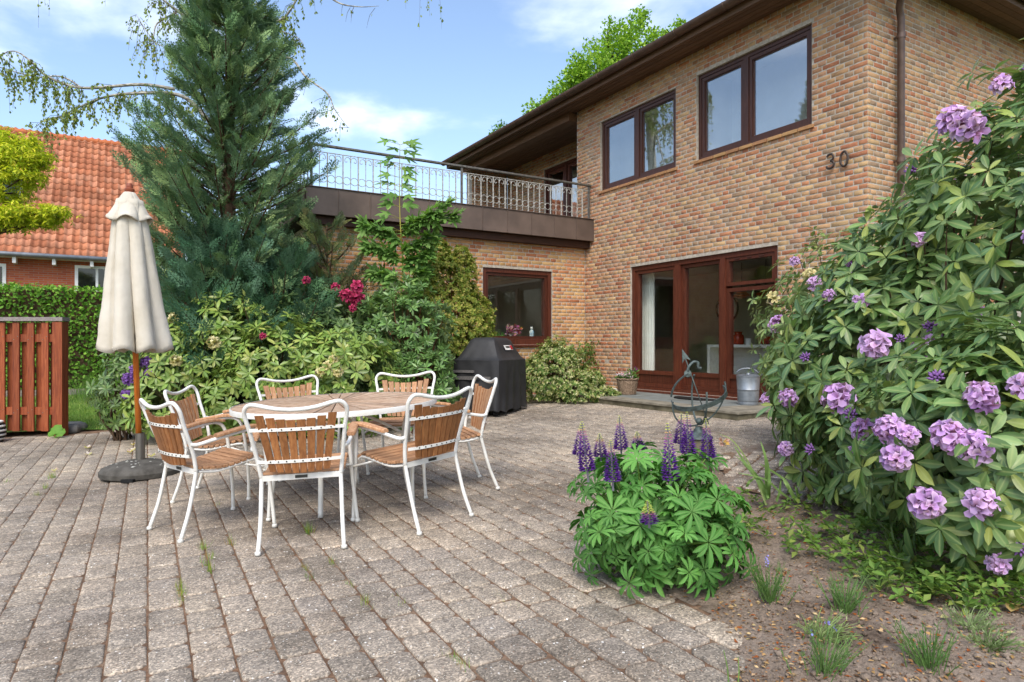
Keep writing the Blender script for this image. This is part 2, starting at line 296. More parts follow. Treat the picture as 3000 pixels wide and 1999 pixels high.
# ------------------------------------------------------------------ mesh building
class MB:
    def __init__(s): s.v = []; s.f = []; s.mi = []; s.t = []
    def add(s, vs, fs, mi=0, tint=None):
        o = len(s.v); s.v += [tuple(v) for v in vs]; s.f += [tuple(i + o for i in f) for f in fs]; s.mi += [mi] * len(fs)
        if tint is not None: s.t += [tint] * len(vs)
        elif s.t: s.t += [(1, 1, 1, 0)] * len(vs)
        return s
    def box(s, c, d, rot=None, mi=0, tint=None):
        x, y, z = d[0] / 2, d[1] / 2, d[2] / 2
        vs = [Vector(p) for p in ((-x,-y,-z),(x,-y,-z),(x,y,-z),(-x,y,-z),(-x,-y,z),(x,-y,z),(x,y,z),(-x,y,z))]
        if rot is not None: vs = [rot @ v for v in vs]
        vs = [v + Vector(c) for v in vs]
        return s.add(vs, [(0,3,2,1),(4,5,6,7),(0,1,5,4),(1,2,6,5),(2,3,7,6),(3,0,4,7)], mi, tint)
    def b2(s, a, b, mi=0):
        lo = [min(a[i], b[i]) for i in range(3)]; hi = [max(a[i], b[i]) for i in range(3)]
        return s.box([(lo[i] + hi[i]) / 2 for i in range(3)], [hi[i] - lo[i] for i in range(3)], mi=mi)
    def bevel(s, a, b, e=.004, mi=0):
        lo = [min(a[i], b[i]) for i in range(3)]; hi = [max(a[i], b[i]) for i in range(3)]
        vs = []; idx = {}
        for ax in range(3):
            for sx in (0, 1):
                for sy in (0, 1):
                    for sz in (0, 1):
                        p = []
                        for i, q in enumerate((sx, sy, sz)):
                            v = hi[i] if q else lo[i]
                            if i != ax: v += -e if q else e
                            p.append(v)
                        idx[(ax, sx, sy, sz)] = len(vs); vs.append(p)
        f = []
        K = lambda ax, *q: idx[(ax,) + q]
        for q in (0, 1):
            f.append([K(0,q,0,0),K(0,q,1,0),K(0,q,1,1),K(0,q,0,1)]); f.append([K(1,0,q,0),K(1,0,q,1),K(1,1,q,1),K(1,1,q,0)]); f.append([K(2,0,0,q),K(2,1,0,q),K(2,1,1,q),K(2,0,1,q)])
        for a_ in (0, 1):
            for b_ in (0, 1):
                f.append([K(0,a_,b_,0),K(0,a_,b_,1),K(1,a_,b_,1),K(1,a_,b_,0)])
                f.append([K(0,a_,0,b_),K(0,a_,1,b_),K(2,a_,1,b_),K(2,a_,0,b_)])
                f.append([K(1,0,a_,b_),K(1,1,a_,b_),K(2,1,a_,b_),K(2,0,a_,b_)])
                for c_ in (0, 1): f.append([K(0,a_,b_,c_),K(1,a_,b_,c_),K(2,a_,b_,c_)])
        c = Vector([(lo[i] + hi[i]) / 2 for i in range(3)]); out = []
        for q in f:
            P = [Vector(vs[i]) for i in q]; n = (P[1] - P[0]).cross(P[2] - P[0]); m = sum(P, Vector()) / len(P) - c
            out.append(q if n.dot(m) > 0 else q[::-1])
        return s.add(vs, out, mi)
    def tube(s, pts, r, n=8, caps=True, mi=0, flat=1.0, up=None, tint=None):
        pts = [Vector(p) for p in pts]; k = len(pts)
        rs = r if isinstance(r, (list, tuple)) else [r] * k
        T = [((pts[min(i+1, k-1)] - pts[max(i-1, 0)]).normalized()) for i in range(k)]
        u = Vector(up) if up else (Vector((0, 0, 1)) if abs(T[0].z) < .9 else Vector((1, 0, 0)))
        vs = []
        for i in range(k):
            a = T[i].cross(u)
            if a.length < 1e-5: a = T[i].orthogonal()
            a.normalize(); b = a.cross(T[i]).normalized()
            if not up: u = b
            for j in range(n):
                w = 2 * math.pi * j / n
                vs.append(pts[i] + (a * math.cos(w) + b * math.sin(w) * flat) * rs[i])
        fs = [(i*n+j, i*n+(j+1)%n, (i+1)*n+(j+1)%n, (i+1)*n+j) for i in range(k-1) for j in range(n)]
        if caps: fs += [tuple(range(n))[::-1], tuple(range((k-1)*n, k*n))]
        return s.add(vs, fs, mi, tint)
    def lathe(s, prof, n=24, c=(0, 0, 0), mi=0, caps=True):
        k = len(prof); vs = [(c[0]+r*math.cos(2*math.pi*j/n), c[1]+r*math.sin(2*math.pi*j/n), c[2]+z) for r, z in prof for j in range(n)]
        fs = [(i*n+j, i*n+(j+1)%n, (i+1)*n+(j+1)%n, (i+1)*n+j) for i in range(k-1) for j in range(n)]
        if caps: fs += [tuple(range(n))[::-1], tuple(range((k-1)*n, k*n))]
        return s.add(vs, fs, mi)
    def sphere(s, c, r, n=10, m=6, mi=0, tint=None):
        rr = r if isinstance(r, (tuple, list)) else (r, r, r)
        vs = [(c[0], c[1], c[2]-rr[2])]
        for i in range(1, m):
            a = -math.pi/2 + math.pi*i/m
            for j in range(n):
                w = 2*math.pi*j/n; vs.append((c[0]+rr[0]*math.cos(a)*math.cos(w), c[1]+rr[1]*math.cos(a)*math.sin(w), c[2]+rr[2]*math.sin(a)))
        vs.append((c[0], c[1], c[2]+rr[2])); L = len(vs)-1
        fs = [(0, 1+(j+1)%n, 1+j) for j in range(n)]
        for i in range(m-2):
            for j in range(n):
                a = 1+i*n; fs.append((a+j, a+(j+1)%n, a+n+(j+1)%n, a+n+j))
        a = 1+(m-2)*n; fs += [(a+j, a+(j+1)%n, L) for j in range(n)]
        return s.add(vs, fs, mi, tint)
    def prism(s, poly, z0, z1, mp=None, mi=0):
        n = len(poly); vs = [(p[0], p[1], z0) for p in poly] + [(p[0], p[1], z1) for p in poly]
        if mp: vs = [mp(*v) for v in vs]
        fs = [tuple(range(n))[::-1], tuple(range(n, 2*n))] + [(i, (i+1)%n, n+(i+1)%n, n+i) for i in range(n)]
        return s.add(vs, fs, mi)
    def mesh(s, name, mats, smooth=False):
        me = bpy.data.meshes.new(name); me.from_pydata(s.v, [], s.f)
        for m in (mats if isinstance(mats, (list, tuple)) else [mats]): me.materials.append(m)
        if any(s.mi): me.polygons.foreach_set('material_index', s.mi)
        if smooth is True: me.polygons.foreach_set('use_smooth', [True] * len(s.f))
        elif smooth: 
            me.polygons.foreach_set('use_smooth', [True] * len(s.f)); me.set_sharp_from_angle(angle=R(smooth))
        at_ = me.attributes.new('tint', 'FLOAT_COLOR', 'POINT')
        t = s.t if len(s.t) == len(s.v) else [(1, 1, 1, 0)] * len(s.v)
        at_.data.foreach_set('color', np.array(t, dtype=np.float32).ravel())
        me.update(); return me

ROOT = {}
def link(o, parent=None, local=False):
    COL.objects.link(o)
    if parent is not None:
        o.parent = parent
        if not local and parent.name in ROOT: o.matrix_parent_inverse = ROOT[parent.name].inverted()
    return o
def obj(name, mb, mats, parent=None, smooth=False, local=False, me=None):
    return link(bpy.data.objects.new(name, me if me else mb.mesh(name, mats, smooth)), parent, local)
def thing(name, label, cat, loc=(0, 0, 0), rot=None, group=None):
    o = bpy.data.objects.new(name, None); COL.objects.link(o); o.empty_display_size = .1
    mw = Matrix.Translation(Vector(loc)) @ (rot.to_4x4() if rot is not None else Matrix.Identity(4))
    o.matrix_world = mw; o.location = loc
    if rot is not None: o.rotation_euler = rot.to_euler()
    ROOT[o.name] = mw; tag(o, label, cat, group); return o
def tag(o, label=None, cat=None, group=None, kind=None):
    if label: o['label'] = label
    if cat: o['category'] = cat
    if group: o['group'] = group
    if kind: o['kind'] = kind
    return o
def copy_thing(root, loc, rot, label, group=None):
    r = root.copy(); COL.objects.link(r); r.location = loc; r.rotation_euler = rot.to_euler(); r['label'] = label
    if group: r['group'] = group
    for ch in list(root.children):
        c = ch.copy(); COL.objects.link(c); c.parent = r
        for g in list(ch.children):
            d = g.copy(); COL.objects.link(d); d.parent = c
    return r

# ------------------------------------------------------------------ leaves: templates, placing, merging
def np_mesh(name, V, F, mat, tint=None, smooth=False):
    me = bpy.data.meshes.new(name); nv, nf = len(V), len(F); k = F.shape[1]
    me.vertices.add(nv); me.vertices.foreach_set('co', V.astype(np.float32).ravel())
    me.loops.add(nf * k); me.loops.foreach_set('vertex_index', F.astype(np.int32).ravel())
    me.polygons.add(nf); me.polygons.foreach_set('loop_start', np.arange(0, nf * k, k, dtype=np.int32))
    if smooth: me.polygons.foreach_set('use_smooth', np.ones(nf, dtype=bool))
    me.materials.append(mat)
    a = me.attributes.new('tint', 'FLOAT_COLOR', 'POINT')
    if tint is None: tint = np.ones((nv, 4), dtype=np.float32)
    a.data.foreach_set('color', tint.astype(np.float32).ravel()); me.update(calc_edges=True); return me
def tri(V, F):
    out = []
    for f in F:
        for i in range(1, len(f) - 1): out.append((f[0], f[i], f[i+1]))
    return np.array(V, float), np.array(out, int)
def leaf_tmpl(w=.32, curl=.12, fold=.10, n=5, tip=1.0, stalk=.06, wmax=.55):
    V = []; F = []; A = []
    for i in range(n + 1):
        t = i / n; x = stalk + t * (1 - stalk)
        h = w / 2 * (math.sin(math.pi * min(1, t ** (math.log(.5) / math.log(wmax)))) ** .75) if 0 < t < 1 else 0
        z = -curl * t * t
        V += [(x, -h, z + fold * h * 2), (x, 0, z), (x, h, z + fold * h * 2)]; A += [0, 1, 0]
    for i in range(n):
        a, b = i * 3, i * 3 + 3
        if i == 0: F += [(a+1, b, b+1), (a+1, b+1, b+2)]
        elif i == n - 1: F += [(a, b+1, a+1), (a+1, b+1, a+2)]
        else: F += [(a, b, b+1, a+1), (a+1, b+1, b+2, a+2)]
    V.append((0, 0, .0)); A.append(1)
    v, f = tri(V, F); return v, f, np.array(A, float)
def diamond(w=.5, fold=.12):
    V = [(0, 0, 0), (.5, -w/2, fold), (1, 0, -.05), (.5, w/2, fold), (.5, 0, 0)]
    return np.array(V, float), np.array([(0, 1, 4), (1, 2, 4), (0, 4, 3), (4, 2, 3)]), np.array([1, 0, 1, 0, 1.])
def frame_m(p, x, z, s):
    x = x.normalized(); y = z.cross(x)
    if y.length < 1e-6: y = x.orthogonal()
    y.normalize(); z = x.cross(y)
    return np.array([[x.x*s, y.x*s, z.x*s, p.x], [x.y*s, y.y*s, z.y*s, p.y], [x.z*s, y.z*s, z.z*s, p.z], [0, 0, 0, 1]])
def merge(tm, Ms, cols):
    V, F, A = tm; Ms = np.asarray(Ms); n = len(Ms); nv = len(V)
    W = np.einsum('nij,vj->nvi', Ms[:, :3, :3], V) + Ms[:, None, :3, 3]
    FF = (F[None] + (np.arange(n) * nv)[:, None, None]).reshape(-1, 3)
    T = np.ones((n, nv, 4), np.float32); T[:, :, :3] = np.asarray(cols)[:, None, :3]; T[:, :, 3] = A[None]
    if hasattr(tm, 'vc'): pass
    return W.reshape(-1, 3), FF, T.reshape(-1, 4)
def scatter(parent, name, tm, Ms, cols, mat, single=300, stuff='foliage', smooth=True, vcol=None):
    """the leaves that show largest are objects of their own, the rest is one part"""
    Ms = np.asarray(Ms); cols = np.asarray(cols)
    P = Ms[:, :3, 3]; xc = P[:, 0] * CY - P[:, 1] * SY; yc = P[:, 0] * SY + P[:, 1] * CY
    px = 1500 + FPX * xc / np.maximum(yc, .1); py = HZ - FPX * (P[:, 2] - CAMZ) / np.maximum(yc, .1)
    inside = (px > 0) & (px < 3000) & (py > 0) & (py < 1999) & (yc > .3)
    sz = np.linalg.norm(Ms[:, :3, 0], axis=1) / np.maximum(yc, .1)
    score = np.where(inside, sz, -1); order = np.argsort(-score)
    k = min(single, int(inside.sum())); first, rest = order[:k], order[k:]
    if k:
        T = np.ones((len(tm[0]), 4), np.float32); T[:, 3] = tm[2]
        if vcol is not None: T[:, :3] = vcol
        me = np_mesh(name, tm[0], tm[1], mat, T, smooth)
        inv = ROOT[parent.name].inverted() if parent.name in ROOT else Matrix.Identity(4)
        for i in first:
            o = bpy.data.objects.new(name, me); COL.objects.link(o); o.parent = parent; o.matrix_parent_inverse = inv
            o.matrix_basis = Matrix(Ms[i].tolist()); c = cols[i]; o.color = (c[0], c[1], c[2], 1)
    if len(rest):
        V, F, T = merge(tm, Ms[rest], cols[rest])
        if vcol is not None: T[:, :3] *= np.tile(vcol, (len(rest), 1))
        o = bpy.data.objects.new(stuff, np_mesh(stuff, V, F, mat, T, smooth)); link(o, parent); o['kind'] = 'stuff'
def pal(cols, n, jit=.14):
    c = np.array([hexc(h) for h in cols]); k = c[RNG.integers(0, len(c), n)]
    return np.clip(k * RNG.uniform(1 - jit, 1 + jit, (n, 1)) * RNG.uniform(.95, 1.05, (n, 3)), 0, 1.5)
def rv(): return Vector(RNG.normal(size=3)).normalized()
def rosette(p, ax, n, L, out, th=(62, 95), jl=.25):
    ax = ax.normalized(); a = ax.orthogonal().normalized(); b = ax.cross(a); w0 = random.uniform(0, 6.28)
    for i in range(n):
        w = w0 + i * 2.39996 + random.uniform(-.2, .2); t = R(th[0] + (th[1] - th[0]) * ((n - i) / n) + random.uniform(-12, 12))
        rd = a * math.cos(w) + b * math.sin(w)
        d = ax * math.cos(t) + rd * math.sin(t); d.z -= .12; nz_ = ax * math.sin(t) - rd * math.cos(t)
        out.append(frame_m(p + ax * (.01 * i / n), d, nz_ + rv() * .15, L * random.uniform(1 - jl, 1 + jl * .6)))
def ell_pts(E, n, rmin=.92, rmax=1.04, up=0.25, zmin=-1):
    """points near the skin of an ellipsoid, with outward direction; E = (centre, radii)"""
    c, r = E; o = []
    while len(o) < n:
        d = rv()
        if d.z < zmin: continue
        k = random.uniform(rmin, rmax) * (1 + .17 * mn.noise(d * 2.3 + Vector(c) * 1.7) + .08 * mn.noise(d * 6 + Vector(c))); p = Vector((c[0] + d.x*r[0]*k, c[1] + d.y*r[1]*k, c[2] + d.z*r[2]*k))
        nn = Vector((d.x / r[0], d.y / r[1], d.z / r[2])).normalized(); nn.z += up
        o.append((p, nn.normalized()))
    return o
def inside(E, p, k=1.0):
    c, r = E; return sum(((p[i] - c[i]) / (r[i] * k)) ** 2 for i in range(3)) < 1
def hit(px, py, Es):
    o = Vector((0, 0, CAMZ)); d = ray(px, py); best = None
    for c, r in Es:
        q = Vector([(o[i] - c[i]) / r[i] for i in range(3)]); e = Vector([d[i] / r[i] for i in range(3)])
        A = e.dot(e); B = 2 * q.dot(e); Cc = q.dot(q) - 1; D = B*B - 4*A*Cc
        if D < 0: continue
        t = (-B - math.sqrt(D)) / (2 * A)
        if t > .3 and (best is None or t < best[0]):
            p = o + d * t; best = (t, p, Vector([(p[i] - c[i]) / r[i] ** 2 for i in range(3)]).normalized())
    return best
# ================================================================== SETTING
from mathutils import noise as mn
def inpoly(x, y, P):
    r = False; j = len(P) - 1
    for i in range(len(P)):
        if (P[i][1] > y) != (P[j][1] > y) and x < (P[j][0] - P[i][0]) * (y - P[i][1]) / (P[j][1] - P[i][1]) + P[i][0]: r = not r
        j = i
    return r
def sheet(name, P, mat, dz=0., zf=gz, sub=None):
    mb = MB(); mb.add([(p[0], p[1], zf(p[0]) + dz) for p in P], [tuple(range(len(P)))]); o = obj(name, mb, mat); tag(o, kind='structure'); return o
# open ground out to the horizon
mb = MB(); xs = [-900, -60, -6.0, X0, 7.6, 60, 900]
for i in range(len(xs) - 1):
    a, b = xs[i], xs[i+1]
    mb.add([(a, -900, gz(a) - .09), (b, -900, gz(b) - .09), (b, 900, gz(b) - .09), (a, 900, gz(a) - .09)], [(0, 1, 2, 3)])
tag(obj('ground', mb, M['earth']), kind='structure')

BED = [tuple(gnd(*p)[:2]) for p in ((2135, 2080), (2160, 1990), (2158, 1900), (2115, 1835), (2055, 1775), (1960, 1745), (1870, 1705), (1850, 1640),
       (1920, 1560), (2010, 1480), (2060, 1400), (2105, 1362), (2140, 1335), (2220, 1312), (2330, 1300), (2460, 1290))] + [(7.6, 4.2), (7.6, -2), (1.2, -2)]
MID = [tuple(gnd(*p)[:2]) for p in ((392, 1252), (470, 1262), (620, 1262), (760, 1262), (900, 1256), (1050, 1244), (1180, 1228), (1290, 1205), (1400, 1168), (1545, 1150), (1700, 1172))] + [(6.4, 9.55), (7.6, 9.6), (7.6, 16), (0.5, 16), (-.2, 12)]
EDGE = [gnd(-420, 1312), gnd(0, 1283), gnd(190, 1276), gnd(300, 1266), gnd(392, 1252)]
PATIO = [tuple(p[:2]) for p in EDGE] + MID[1:12] + [(7.6, 9.5), (7.6, 4.2)] + [(7.6, -2), (-4.5, -2)]
patio = sheet('patio', [(-6, -2), (7.6, -2), (7.6, 11.5), (-6, 11.5)], M['joint'], -.0085)

# ---- pavers, 14 x 21 cm in running rows
def chamfer_box(lx, ly, h, e):
    V = [(-lx/2, -ly/2, -h), (lx/2, -ly/2, -h), (lx/2, ly/2, -h), (-lx/2, ly/2, -h),
         (-lx/2, -ly/2, -e), (lx/2, -ly/2, -e), (lx/2, ly/2, -e), (-lx/2, ly/2, -e),
         (-lx/2+e, -ly/2+e, 0), (lx/2-e, -ly/2+e, 0), (lx/2-e, ly/2-e, 0), (-lx/2+e, ly/2-e, 0)]
    F = [(8, 9, 10, 11)]
    for i in range(4):
        j = (i + 1) % 4; F += [(i, j, 4+j, 4+i), (4+i, 4+j, 8+j, 8+i)]
    return V, F
def paver_tmpl(lx, ly, h, e, cut):
    # tumbled block: eight-sided outline, rounded shoulders
    def ring(g, z):
        a, b, c = lx/2 - g, ly/2 - g, cut
        return [(-a+c, -b, z), (a-c, -b, z), (a, -b+c, z), (a, b-c, z), (a-c, b, z), (-a+c, b, z), (-a, b-c, z), (-a, -b+c, z)]
    V = ring(0, -h) + ring(0, -e) + ring(e*.45, -e*.3) + ring(e*1.5, 0); F = [tuple(range(24, 32))]
    for k in range(3):
        for i in range(8):
            j = (i + 1) % 8; F.append((k*8+i, k*8+j, k*8+8+j, k*8+8+i))
    v, f = tri(V, F); return v, f, np.zeros(len(v))
PT = paver_tmpl(.1340, .2000, .03, .0055, .017)
th = R(1.8); PU = Vector((math.sin(th), math.cos(th), 0)); PW = Vector((math.cos(th), -math.sin(th), 0))
anch = gnd(433, 1900); w0 = anch.x * PW.x + anch.y * PW.y
Ms = []; cols_ = []
nrm = Vector((-SLOPE, 0, 1)).normalized()
for k in range(-70, 90):
    off = (k % 2) * .105 + random.uniform(-.02, .02)
    for j in range(-20, 75):
        wv = w0 + (k + .5) * .14; uv = j * .21 + off
        x = PW.x * wv + PU.x * uv; y = PW.y * wv + PU.y * uv
        if x > 7.5 or x < -5.6 or y < .2 or y > 11: continue
        if not inpoly(x, y, PATIO) or inpoly(x, y, BED): continue
        if y < 9.3 and x > 6.35 and y > 5.5: continue
        q = proj((x, y, gz(x)))
        if q[2] < .9 or q[0] < -250 or q[0] > 3150: continue
        zz = gz(x) + random.gauss(0, .0009)
        rough = .0035 if not (q[0] > 1500 and q[1] > 1500) else .008
        zz += random.gauss(0, rough * .2)
        a = random.gauss(0, .008); ux = PW * math.cos(a) + PU * math.sin(a)
        n = (nrm + Vector((random.gauss(0, rough), random.gauss(0, rough), 0))).normalized()
        m = frame_m(Vector((x, y, zz)), ux, n, 1); m[:3, 0] *= random.uniform(.965, 1.015); m[:3, 1] *= random.uniform(.97, 1.012)
        Ms.append(m)
        lit = .5 + .5 * math.sin(x * 1.7 + 1.1) * math.cos(y * 1.3)
        cols_.append(hexc(random.choice(['#968f86', '#928b82', '#9a9288', '#8e877e', '#989086', '#9e958a', '#938c84'])))
cols_ = np.array(cols_) * RNG.uniform(.91, 1.08, (len(cols_), 1))
scatter(patio, 'paver', PT, Ms, cols_, M['paver'], 300, 'pavers_beyond', smooth=False)

# ---- soil of the beds, lumpy
def lumpy(name, P, mat, amp, step, dz=0., extra=None):
    xs = [p[0] for p in P]; ys = [p[1] for p in P]; x0, x1, y0, y1 = min(xs), max(xs), min(ys), max(ys)
    nx, ny = int((x1 - x0) / step) + 1, int((y1 - y0) / step) + 1; V = []; idx = {}; F = []
    from mathutils import noise as mn
    for i in range(nx + 1):
        for j in range(ny + 1):
            x, y = x0 + i * step, y0 + j * step
            h = mn.noise((x * 2.2, y * 2.2, 3)) * amp + mn.noise((x * 9, y * 9, 5)) * amp * .55 + abs(mn.noise((x * 26, y * 26, 1))) * amp * .5
            V.append((x, y, gz(x) + dz + h + (extra(x, y) if extra else 0)))
    for i in range(nx):
        for j in range(ny):
            if inpoly(x0 + (i + .5) * step, y0 + (j + .5) * step, P):
                a = i * (ny + 1) + j; F.append((a, a + ny + 1, a + ny + 2, a + 1))
    mb = MB(); mb.v = V; mb.f = F; mb.mi = [0] * len(F); o = obj(name, mb, mat, smooth=True); tag(o, kind='structure'); return o
NEAR = [p for p in BED if True]
def bedlip(x, y):
    d = 9
    for (ax_, ay_), (bx2, by2) in zip(BED[:12], BED[1:13]):
        ex_, ey_ = bx2 - ax_, by2 - ay_; k = max(0, min(1, ((x - ax_) * ex_ + (y - ay_) * ey_) / (ex_ * ex_ + ey_ * ey_))); d = min(d, math.hypot(x - ax_ - ex_ * k, y - ay_ - ey_ * k))
    return d
def soilz(x, y):
    d = bedlip(x, y); k = min(1, d / .2); amp = .03 * k
    return gz(x) - .007 + min(.03, d * .12) + mn.noise((x * 2.2, y * 2.2, 3)) * amp + mn.noise((x * 9, y * 9, 5)) * amp * .55 + (abs(mn.noise((x * 24, y * 24, 1))) + abs(mn.noise((x * 47, y * 47, 9))) * .5) * amp * .6
BEDG = BED
lumpy('flower_bed', BED, M['soil'], 0, .024, 0, lambda x, y: soilz(x, y) - gz(x))
lumpy('shrub_bed', MID, M['soil_dark'], .03, .09, -.01)

# ---- cobbled garden path crossing the bed towards the right
PA = [gnd(2118, 1352), gnd(2240, 1332), gnd(2420, 1345), gnd(2700, 1390), gnd(3000, 1430), gnd(3000, 1530), gnd(2600, 1520), gnd(2350, 1490), gnd(2180, 1452), gnd(2120, 1400)]
PAP = [tuple(p[:2]) for p in PA]
path = sheet('garden_path', PAP, M['joint'], .036)
Ms = []; cols_ = []
CT = paver_tmpl(.098, .098, .03, .012, .018)
for i in range(-60, 90):
    for j in range(-60, 90):
        a = R(28); bx_, by_ = i * .108 + (j % 2) * .054, j * .104
        x = 3.5 + bx_ * math.cos(a) - by_ * math.sin(a); y = 3.2 + bx_ * math.sin(a) + by_ * math.cos(a)
        if inpoly(x, y, PAP):
            m = frame_m(Vector((x, y, gz(x) + .048 + random.gauss(0, .003))), Vector((math.cos(a + random.gauss(0, .06)), math.sin(a + random.gauss(0, .06)), 0)), Vector((random.gauss(0, .03), random.gauss(0, .03), 1)), random.uniform(.9, 1.04))
            Ms.append(m); cols_.append(np.array(hexc(random.choice(['#a59d94', '#9a928a', '#b0a79d', '#8e8780']))) * random.uniform(.9, 1.1))
if Ms: scatter(path, 'cobble', CT, Ms, cols_, M['paver'], 150, 'cobbles_beyond', smooth=False)

# ---- lawn behind the fence, rising to the hedge
def lz(x, y): return -.07 + (y - 10.4) * .05 if y < 16.2 else .22
LA = [gnd(-300, 1290), gnd(192, 1268), gnd(300, 1262), gnd(390, 1248)]
mb = MB(); vs = []
LP = [(-9, 10.9), (-3.2, 10.9), (LA[1].x, LA[1].y + .12), (LA[2].x, LA[2].y + .1), (LA[3].x + .1, LA[3].y), (.9, 12.2), (1.2, 15.1), (-1.1, 14.9), (-9, 14.9)]
mb.add([(x, y, lz(x, y)) for x, y in LP], [tuple(range(len(LP)))]); lawn = obj('lawn', mb, M['lawn']); tag(lawn, kind='structure')
mb = MB(); mb.add([(x, y, lz(x, y) - .004) for x, y in ((-9, 14.5), (3, 14.5), (3, 17.6), (-9, 17.6))], [(0, 1, 2, 3)])
tag(obj('gravel_strip', mb, M['stone']), kind='structure')
BL = (np.array([(-.02, 0, 0), (.02, 0, 0), (.004, .25, 1.)]), np.array([(0, 1, 2)]), np.zeros(3))
def blades(n, fn, h, cols, name='grass', parent=None, w=1.):
    Ms = []
    for _ in range(n):
        p = fn()
        if p is None: continue
        a = random.uniform(0, 6.28); s = h * random.uniform(.6, 1.3); d = Vector((math.cos(a), math.sin(a), 0))
        m = frame_m(Vector(p), d, Vector((random.gauss(0, .4), random.gauss(0, .4), 1)), s); m[:3, 0] *= w; Ms.append(m)
    V, F, T = merge(BL, Ms, pal(cols, len(Ms))); o = bpy.data.objects.new(name, np_mesh(name, V, F, M['grass'], T)); link(o, parent); o['kind'] = 'stuff'; return o
def lawnpt():
    x, y = random.uniform(-3.6, 1.1), 10.5 + 4.4 * random.random()
    return (x, y, lz(x, y)) if inpoly(x, y, LP) else None
tag(blades(26000, lawnpt, .045, ['#6d8f38', '#82a04a', '#5b7d30', '#9aa65c'], 'lawn_grass', w=3.2), 'short mown grass of the lawn between fence and hedge', 'grass')

# ================================================================== THE HOUSE
XA, YW, YC = 7.66, 10.24, 4.67           # facade plane, wing plane, corner
Z_EAVE = 5.61; ZR = 3.44                 # soffit height, wing roof edge
house = thing('brick_house', 'two storey flamed brick house with brown windows, roof terrace and the number 30', 'house', (9.6, 8, .2))
mA = lambda u, o, z: (XA - o, u, z)
mW = lambda u, o, z: (u, YW - o, z)
mS = lambda u, o, z: (u, YC - o, z)
mR = lambda u, o, z: (8.75 - o, u, z)
mE = lambda u, o, z: (u, 15.1 - o, z)
AX = {'A': (mA, Vector((0, 1, 0)), Vector((-1, 0, 0))), 'W': (mW, Vector((-1, 0, 0)), Vector((0, -1, 0))), 'S': (mS, Vector((-1, 0, 0)), Vector((0, -1, 0))),
      'R': (mR, Vector((0, 1, 0)), Vector((-1, 0, 0))), 'E': (mE, Vector((-1, 0, 0)), Vector((0, -1, 0)))}
def bt(w):
    V, F = chamfer_box(w, .0525, .05, .0025)
    V = [(x, z, y) for x, y, z in V]                       # lie in the wall: x along, y out, z up
    F = [f[::-1] for f in F]; v, f = tri(V, F); return v, f, np.zeros(len(v))
BST, BHT = bt(.227), bt(.107)
def slab(mp, u0, u1, z0, z1, holes, o0, o1):
    us = sorted({u0, u1} | {h[0] for h in holes} | {h[1] for h in holes}); zs = sorted({z0, z1} | {h[2] for h in holes} | {h[3] for h in holes})
    mb = MB()
    for a, b in zip(us, us[1:]):
        run = None
        for c, d in zip(zs, zs[1:]):
            solid = u0 <= a and b <= u1 and not any(h[0] <= a and b <= h[1] and h[2] <= c and d <= h[3] for h in holes)
            if solid: run = (run[0], d) if run else (c, d)
            if (not solid or d == zs[-1]) and run: mb.b2(mp(a, o0, run[0]), mp(b, o1, run[1])); run = None
    return mb
def bricks(wall, key, u0, u1, z0, z1, holes, palette, weights, mat, single=(0, 0), phase=0):
    mp, ex, eo = AX[key]; St, Hd = [], []; r = 0; z = z0; cS, cH = [], []
    P = [np.array(hexc(h)) for h in palette]; PM_ = sum(P) / len(P)
    while z + .06 <= z1 + .004:
        zc = z + .0333; iv = [(u0, u1)]
        for h in holes:
            if h[2] - .03 < zc < h[3] + .03:
                nv = []
                for a, b in iv:
                    if h[1] <= a or h[0] >= b: nv.append((a, b)); continue
                    if h[0] > a: nv.append((a, h[0]))
                    if h[1] < b: nv.append((h[1], b))
                iv = nv
        head = (r % 2 == 1); pit = .12 if head else .24; off = .06 if head else (.0 if r % 4 == 0 else .12)
        for a, b in iv:
            k = math.floor((a - u0 - off) / pit)
            while u0 + off + k * pit < b:
                s, e = max(a, u0 + off + k * pit) + .006, min(b, u0 + off + (k + 1) * pit) - .006; k += 1
                if e - s < .025: continue
                w = e - s; full = .108 if head else .228
                sc = (w - .002) / (.107 if w < .15 else .227)
                q = frame_m(Vector(mp((s + e) / 2, .0015 + random.gauss(0, .0012), zc + random.gauss(0, .0011))), ex + Vector((0, 0, random.gauss(0, .006))), Vector((0, 0, 1)), 1)
                # frame_m gives y = z x x ; outward axis
                q[:3, 0] *= sc; q[:3, 2] *= random.uniform(.965, 1.02)
                c = (P[np.searchsorted(weights, random.random())] * .66 + PM_ * .34) * random.uniform(.88, 1.10)
                (Hd if w < .15 else St).append(q); (cH if w < .15 else cS).append(c)
        z += .06667; r += 1
    if St: scatter(wall, 'brick', BST, St, cS, mat, single[0], 'brickwork', smooth=False)
    if Hd: scatter(wall, 'brick', BHT, Hd, cH, mat, single[1], 'brickwork', smooth=False)
PALA = ['#b5936d', '#b08664', '#ab6e50', '#9c5a41', '#907f6a', '#b89d73', '#ad876d', '#966f56']
WA = np.cumsum([.24, .17, .16, .08, .11, .08, .11, .06])
PALW = ['#c09a69', '#bd8f65', '#b37553', '#a05b41', '#a68b5a', '#c0a16e', '#b6825f']
WW = np.cumsum([.30, .24, .10, .10, .06, .10, .11])
def uA(px, off=0):   # Y on the facade for a photo column
    v = ray(px, HZ); return v.y / v.x * (XA - off)
def zA(px, py): v = ray(px, py); return CAMZ + v.z * XA / v.x
DOOR = (uA(2278), uA(1847), .335, zA(1847, 783))
W1 = (uA(1979.5), uA(1759), zA(1870, 526), zA(1870, 308))
W2 = (uA(2378), uA(2040.5), zA(2200, 421), zA(2200, 148))
ZB = .16
holesA = [DOOR, W1, W2]
